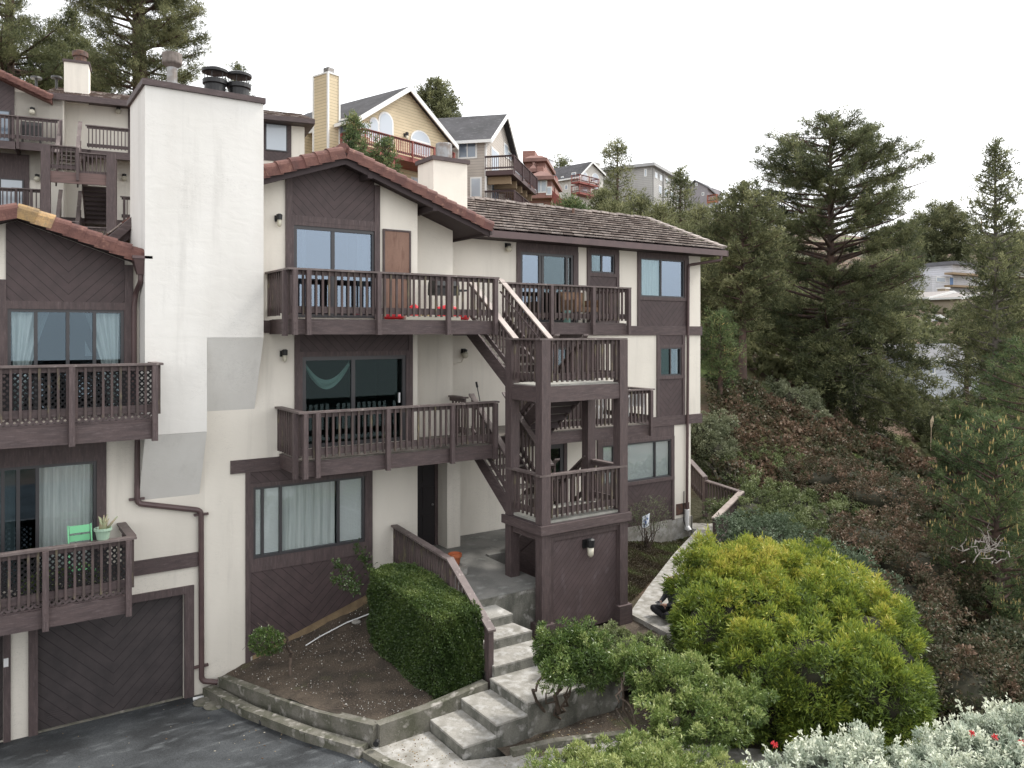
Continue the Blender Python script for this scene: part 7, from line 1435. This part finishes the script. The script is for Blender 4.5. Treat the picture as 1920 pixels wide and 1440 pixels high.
def pchair(x, y, rz, label):
    fr_ = Frame(); fr_.ang = rz; fr_.a = (math.cos(rz), math.sin(rz)); fr_.b = (-fr_.a[1], fr_.a[0]); fr_.O = (x, y); r = root('plastic_chair', (0, 0, F2), label, 'chair', 'white plastic chairs on the middle right deck', fr=fr_)
    m = MB(); m.box(-.22, .22, -.22, .22, F2+.42, F2+.45); part('seat', m, WHT, r); m = MB(); [m.bar((sx, .2, F2+.45), (sx*.9, .32, F2+.88), .045, .02) for sx in (-.2, -.1, 0, .1, .2)]; m.bar((-.22, .32, F2+.88), (.22, .32, F2+.88), .05, .03); part('backrest', m, WHT, r)
    for sx in (-1, 1):
        m = MB(); m.bar((sx*.24, -.2, F2+.66), (sx*.24, .28, F2+.68), .05, .025); m.bar((sx*.24, -.2, F2+.42), (sx*.24, -.2, F2+.66), .03, .03); part('armrest', m, WHT, r)
        for sy in (-.2, .2): m = MB(); m.bar((sx*.2, sy, F2+.43), (sx*.24, sy*1.15, F2), .035, .035); part('leg', m, WHT, r)
q = ub_(1192, 790, 16.4); pchair(q[0], 16.4, 2.5, 'white plastic armchair at the right end of the middle right deck'); q = ub_(1120, 790, 16.6); pchair(q[0], 16.7, .4, 'white plastic armchair left of the white table on the middle right deck')
q = ub_(1152, 780, 16.5); pt_ = root('plastic_table', (q[0], 16.5, F2), 'white plastic table between the white chairs on the middle right deck', 'table'); m = MB(); m.lathe([(.4, .68), (.42, .69), (.42, .72), (.4, .725)], (q[0], 16.5, F2), 20); part('tabletop', m, WHT, pt_)
for k in range(4): a = k*1.57+.78; m = MB(); m.bar((q[0]+.3*math.cos(a), 16.5+.3*math.sin(a), F2+.68), (q[0]+.36*math.cos(a), 16.5+.36*math.sin(a), F2), .045, .045); part('leg', m, WHT, pt_)
# lower left balcony: green folding chair, cactus in a pot on the rail
GR = mat('mint_green_metal', (.16, .5, .25), .45, spec=.5); LD = -4.39; q0_ = ub_(128, 1000, 15.25)[0]; q1_ = ub_(174, 1000, 15.25)[0]
gc = root('folding_chair', (q0_, 15.25, LD), 'mint green metal folding chair on the lower left balcony', 'chair'); m = MB()
zt_c = ub_(150, 984, 15.4)[2]
for z0_, z1_ in ((zt_c-.13, zt_c-.01), (zt_c-.27, zt_c-.17)): m.hexa([(q0_+.03, 15.38, z0_), (q1_-.03, 15.38, z0_), (q1_-.03, 15.395, z0_), (q0_+.03, 15.395, z0_), (q0_+.03, 15.41, z1_), (q1_-.03, 15.41, z1_), (q1_-.03, 15.425, z1_), (q0_+.03, 15.425, z1_)])
part('backrest', m, GR, gc); m = MB()
for i in range(4): m.box(q0_+.02, q1_-.02, 14.98+i*.1, 15.07+i*.1, LD+.44, LD+.455)
part('seat', m, GR, gc)
for x in (q0_, q1_-.02): m = MB(); m.bar((x+.01, 15.42, zt_c), (x+.01, 15.0, LD), .022, .022); part('leg', m, GR, gc); m = MB(); m.bar((x+.03, 15.4, LD), (x+.03, 14.98, LD+.44), .02, .02); part('leg', m, GR, gc)
q = ub_(193, 1006, 14.86); zc_ = LD+.952; cp = root('potted_succulent', (q[0], 14.86, zc_), 'finger-like succulent in a pale green pot on the lower left balcony rail', 'potted plant'); m = MB(); m.lathe([(.09, 0), (.12, .15), (.14, .15), (.14, .19), (.12, .19), (.1, .16), (.001, .16)], (q[0], 14.86, zc_), 16); part('pot', m, mat('pale_green_glaze', (.3, .42, .32), .4), cp); m = MB(); rr = random.Random(3)
for k in range(13):
    a = k*2.4; r = rr.uniform(.3, 1); h = rr.uniform(.12, .26); e = (q[0]+.1*r*math.cos(a), 14.86+.1*r*math.sin(a), zc_+.16+h); m.tube([(q[0]+.05*math.cos(a), 14.86+.05*math.sin(a), zc_+.15), ((q[0]+e[0])/2, (14.86+e[1])/2, zc_+.15+h*.6), e], [.02, .022, .006], 6)
m.tube([(q[0]+.05, 14.86, zc_+.15), (q[0]+.13, 14.86, zc_+.25), (q[0]+.22, 14.84, zc_+.36)], [.02, .02, .008], 6); part('leaf_cluster', m, mat('grey_green_succulent', (.22, .27, .16), .6, (.3, .22, .15), 9), cp, smooth=True)
shrub('potted_greenery', 'leafy green plants behind the lattice of the lower left balcony', 'plant', (ub_(110, 1080, 15.1)[0], 15.1, LD), [((ub_(x, 1080, 15.1)[0], 15.15, LD+.25), (.25, .16, .22)) for x in (80, 120, 160)], F_GRN, dens=260, leaf=(.07, .03), per=5, seed=31, core=0, stems=[((ub_(x, 1080, 15.1)[0], 15.15, LD), (ub_(x, 1080, 15.1)[0], 15.15, LD+.25), .02, .01) for x in (80, 120, 160)])
# sail ornament in the upper left window
q = ub_(160, 665, 16.3); so_ = root('sailboat_ornament', (q[0], 16.15, L3+.05), 'tiny model sailboat with a white sail in the upper left window', 'ornament'); z = q[2]; m = MB(); m.prism([(q[0]-.02, z-.02), (q[0]+.1, z-.02), (q[0]-.02, z+.25)], 16.14, 16.15); part('sail', m, WHT, so_); m = MB(); m.prism([(q[0]-.06, z-.2), (q[0]+.1, z-.2), (q[0]+.14, z-.12), (q[0]-.1, z-.12)], 16.12, 16.18); m.tube([(q[0]-.03, 16.15, z-.12), (q[0]-.03, 16.15, z+.26)], .006, 5); m.box(q[0]-.02, q[0]+.04, 16.13, 16.17, L3+.05, z-.2); part('hull', m, METD, so_)
# ------------------------------------------------------------------ the person sitting on the path behind the bush
def skin(name, nodes, edges, m, parent, org, sub=2):
    me = bpy.data.meshes.new(name); me.from_pydata([tuple(Vector(n[0])-Vector(org)) for n in nodes], edges, []); me.update(); o = bpy.data.objects.new(name, me); COL.objects.link(o)
    po = ORG[parent.name]; o.parent = parent; o.location = tuple(org[i]-po[i] for i in range(3)); ORG[o.name] = tuple(org); o.modifiers.new('skin', 'SKIN'); o.modifiers['skin'].use_smooth_shade = True
    if not me.skin_vertices: 
        bpy.context.view_layer.objects.active = o
    for i, n in enumerate(nodes):
        sv = me.skin_vertices[0].data[i]; sv.radius = (n[1], n[2] if len(n) > 2 else n[1]); sv.use_root = (i == 0)
    s = o.modifiers.new('smooth', 'SUBSURF'); s.levels = sub; s.render_levels = sub; me.materials.append(m); return o
pb = at(1266, 1150, 17.15); BZ = PZ; FWD = Vector((-RT[0], -RT[1], 0))*.93+Vector((-FW[0], -FW[1], 0))*.37; SD = Vector((-FWD.y, FWD.x, 0)); BASE = Vector((pb[0], pb[1], BZ))
def pp(f, s, z): v = BASE+FWD*f+SD*s; return (v.x, v.y, BZ+z)
per_ = root('person', tuple(BASE), 'person in dark clothes sitting cross-legged on the path, mostly hidden by the yellow-green bush', 'person')
SKN = mat('skin', (.45, .26, .19), .55, (.4, .22, .16), 8); JKT = mat('dark_grey_jacket', (.05, .052, .058), .85, (.035, .036, .04), 6); TRS = mat('black_trousers', (.012, .012, .014), .8); HAIR = mat('dark_hair', (.03, .02, .015), .6)
N_ = [(pp(0, 0, .14), .14, .12), (pp(.02, 0, .34), .12, .1), (pp(.05, 0, .52), .15, .1), (pp(.06, 0, .62), .07, .06), (pp(.08, 0, .72), .055), (pp(.1, 0, .8), .085, .08), (pp(.11, 0, .9), .08, .085)]
E_ = [(0, 1), (1, 2), (2, 3), (3, 4), (4, 5), (5, 6)]
for sg in (1, -1):
    k = len(N_); N_ += [(pp(.05, sg*.17, .56), .06), (pp(.14, sg*.24, .36), .042), (pp(.32, sg*.1, .34), .032), (pp(.37, sg*.07, .35), .035, .02)]; E_ += [(2, k), (k, k+1), (k+1, k+2), (k+2, k+3)]
    k = len(N_); N_ += [(pp(.06, sg*.1, .13), .09), (pp(.42, sg*.3, .18), .065), (pp(.3, -sg*.02, .06), .045), (pp(.3, -sg*.12, .04), .035)]; E_ += [(0, k), (k, k+1), (k+1, k+2), (k+2, k+3)]
bod = skin('body', N_, E_, SKN, per_, tuple(BASE))
J_ = [(pp(0, 0, .2), .16, .14), (pp(.02, 0, .36), .145, .125), (pp(.05, 0, .53), .18, .125), (pp(.06, 0, .63), .085, .075)]; JE = [(0, 1), (1, 2), (2, 3)]
for sg in (1, -1): k = len(J_); J_ += [(pp(.05, sg*.17, .56), .075), (pp(.14, sg*.24, .36), .056), (pp(.3, sg*.115, .34), .042)]; JE += [(2, k), (k, k+1), (k+1, k+2)]
skin('jacket', J_, JE, JKT, bod, tuple(BASE)); T_ = [(pp(0, 0, .13), .17, .14)]; TE = []
for sg in (1, -1): k = len(T_); T_ += [(pp(.06, sg*.1, .14), .105), (pp(.42, sg*.3, .18), .08), (pp(.3, -sg*.0, .07), .06), (pp(.3, -sg*.06, .06), .05)]; TE += [(0, k), (k, k+1), (k+1, k+2), (k+2, k+3)]
skin('trousers', T_, TE, TRS, bod, tuple(BASE))
skin('hair', [(pp(.06, 0, .9), .085, .095), (pp(.04, 0, .82), .075)], [(0, 1)], HAIR, bod, tuple(BASE), 2)
for sg in (1, -1):
    for i in range(4): a = pp(.385, sg*(.05+.018*i), .35-.002*i); b = pp(.425-.003*i*i, sg*(.035+.016*i), .352); c = pp(.42, sg*(.015+.014*i), .335); skin('finger', [(a, .0095), (b, .0085), (c, .0075)], [(0, 1), (1, 2)], SKN, bod, a, 1)
    a = pp(.36, sg*.05, .365); b = pp(.385, sg*.03, .385); skin('thumb', [(a, .011), (b, .009)], [(0, 1)], SKN, bod, a, 1)
    m = MB(); m.ball(pp(.195, sg*.033, .865), .013, 6); part('eye', m, WHT, bod, smooth=True); m = MB(); m.ball(pp(.11, sg*.088, .85), .024, 6, 1.3); part('ear', m, SKN, bod, smooth=True)
m = MB(); m.tube([pp(.18, 0, .87), pp(.215, 0, .835)], [.008, .016], 6); part('nose', m, SKN, bod, smooth=True); m = MB(); m.bar(pp(.19, -.022, .805), pp(.19, .022, .805), .012, .01); part('mouth', m, mat('lips', (.4, .15, .13), .5), bod)
m = MB(); a = Vector(pp(.41, 0, .36)); m.bar(a-SD*.07, a+SD*.07, .09, .03); m.bar(a-SD*.05+Vector((0, 0, .015)), a+SD*.05+Vector((0, 0, .07)), .07, .012); top('remote_controller', m, mat('light_grey_plastic', (.3, .3, .3), .5), tuple(a), 'small grey remote controller held by the seated person', 'controller')
rs = np.random.RandomState(77); mb = MB(); k = 0
while k < 700:
    q = rs.randint(0, 3)
    if q == 0: u, v = rs.uniform(-2, 5), rs.uniform(9.5, 15.9); z = zasph(v)+.003; ok = u < 3.7+(15.9-v)*.27 and rs.uniform() < .15+.85*math.exp(-abs(u-(3.5+(15.9-v)*.27))*1.6)
    elif q == 1: u, v = rs.uniform(5.3, 8.5), rs.uniform(9.6, 11.3); z = SWZ+.003; ok = u < 6.05 or v < 9.9
    else: u, v = rs.uniform(6.9, 11), rs.uniform(9.4, 10.2); z = -6.41; ok = True
    if not ok: continue
    s = rs.uniform(.006, .02); a = rs.uniform(0, 6.3); c_, s_n = math.cos(a)*s, math.sin(a)*s; mb.mi = rs.randint(0, 3)
    mb.hexa([(u-c_, v-s_n, z), (u+s_n*.5, v-c_*.5, z), (u+c_, v+s_n, z), (u-s_n*.5, v+c_*.5, z), (u-c_, v-s_n, z+.004), (u+s_n*.5, v-c_*.5, z+.006), (u+c_, v+s_n, z+.003), (u-s_n*.5, v+c_*.5, z+.008)]); k += 1
top('leaf_litter', mb, [mat('dead_leaf_brown', (.12, .07, .035), .8), mat('dead_leaf_tan', (.3, .22, .12), .8), mat('dead_leaf_pale', (.4, .37, .3), .8)], (4, 12, -6.5), 'small dead leaves scattered on the driveway edge, sidewalk and soil', 'leaf litter', kind='stuff')
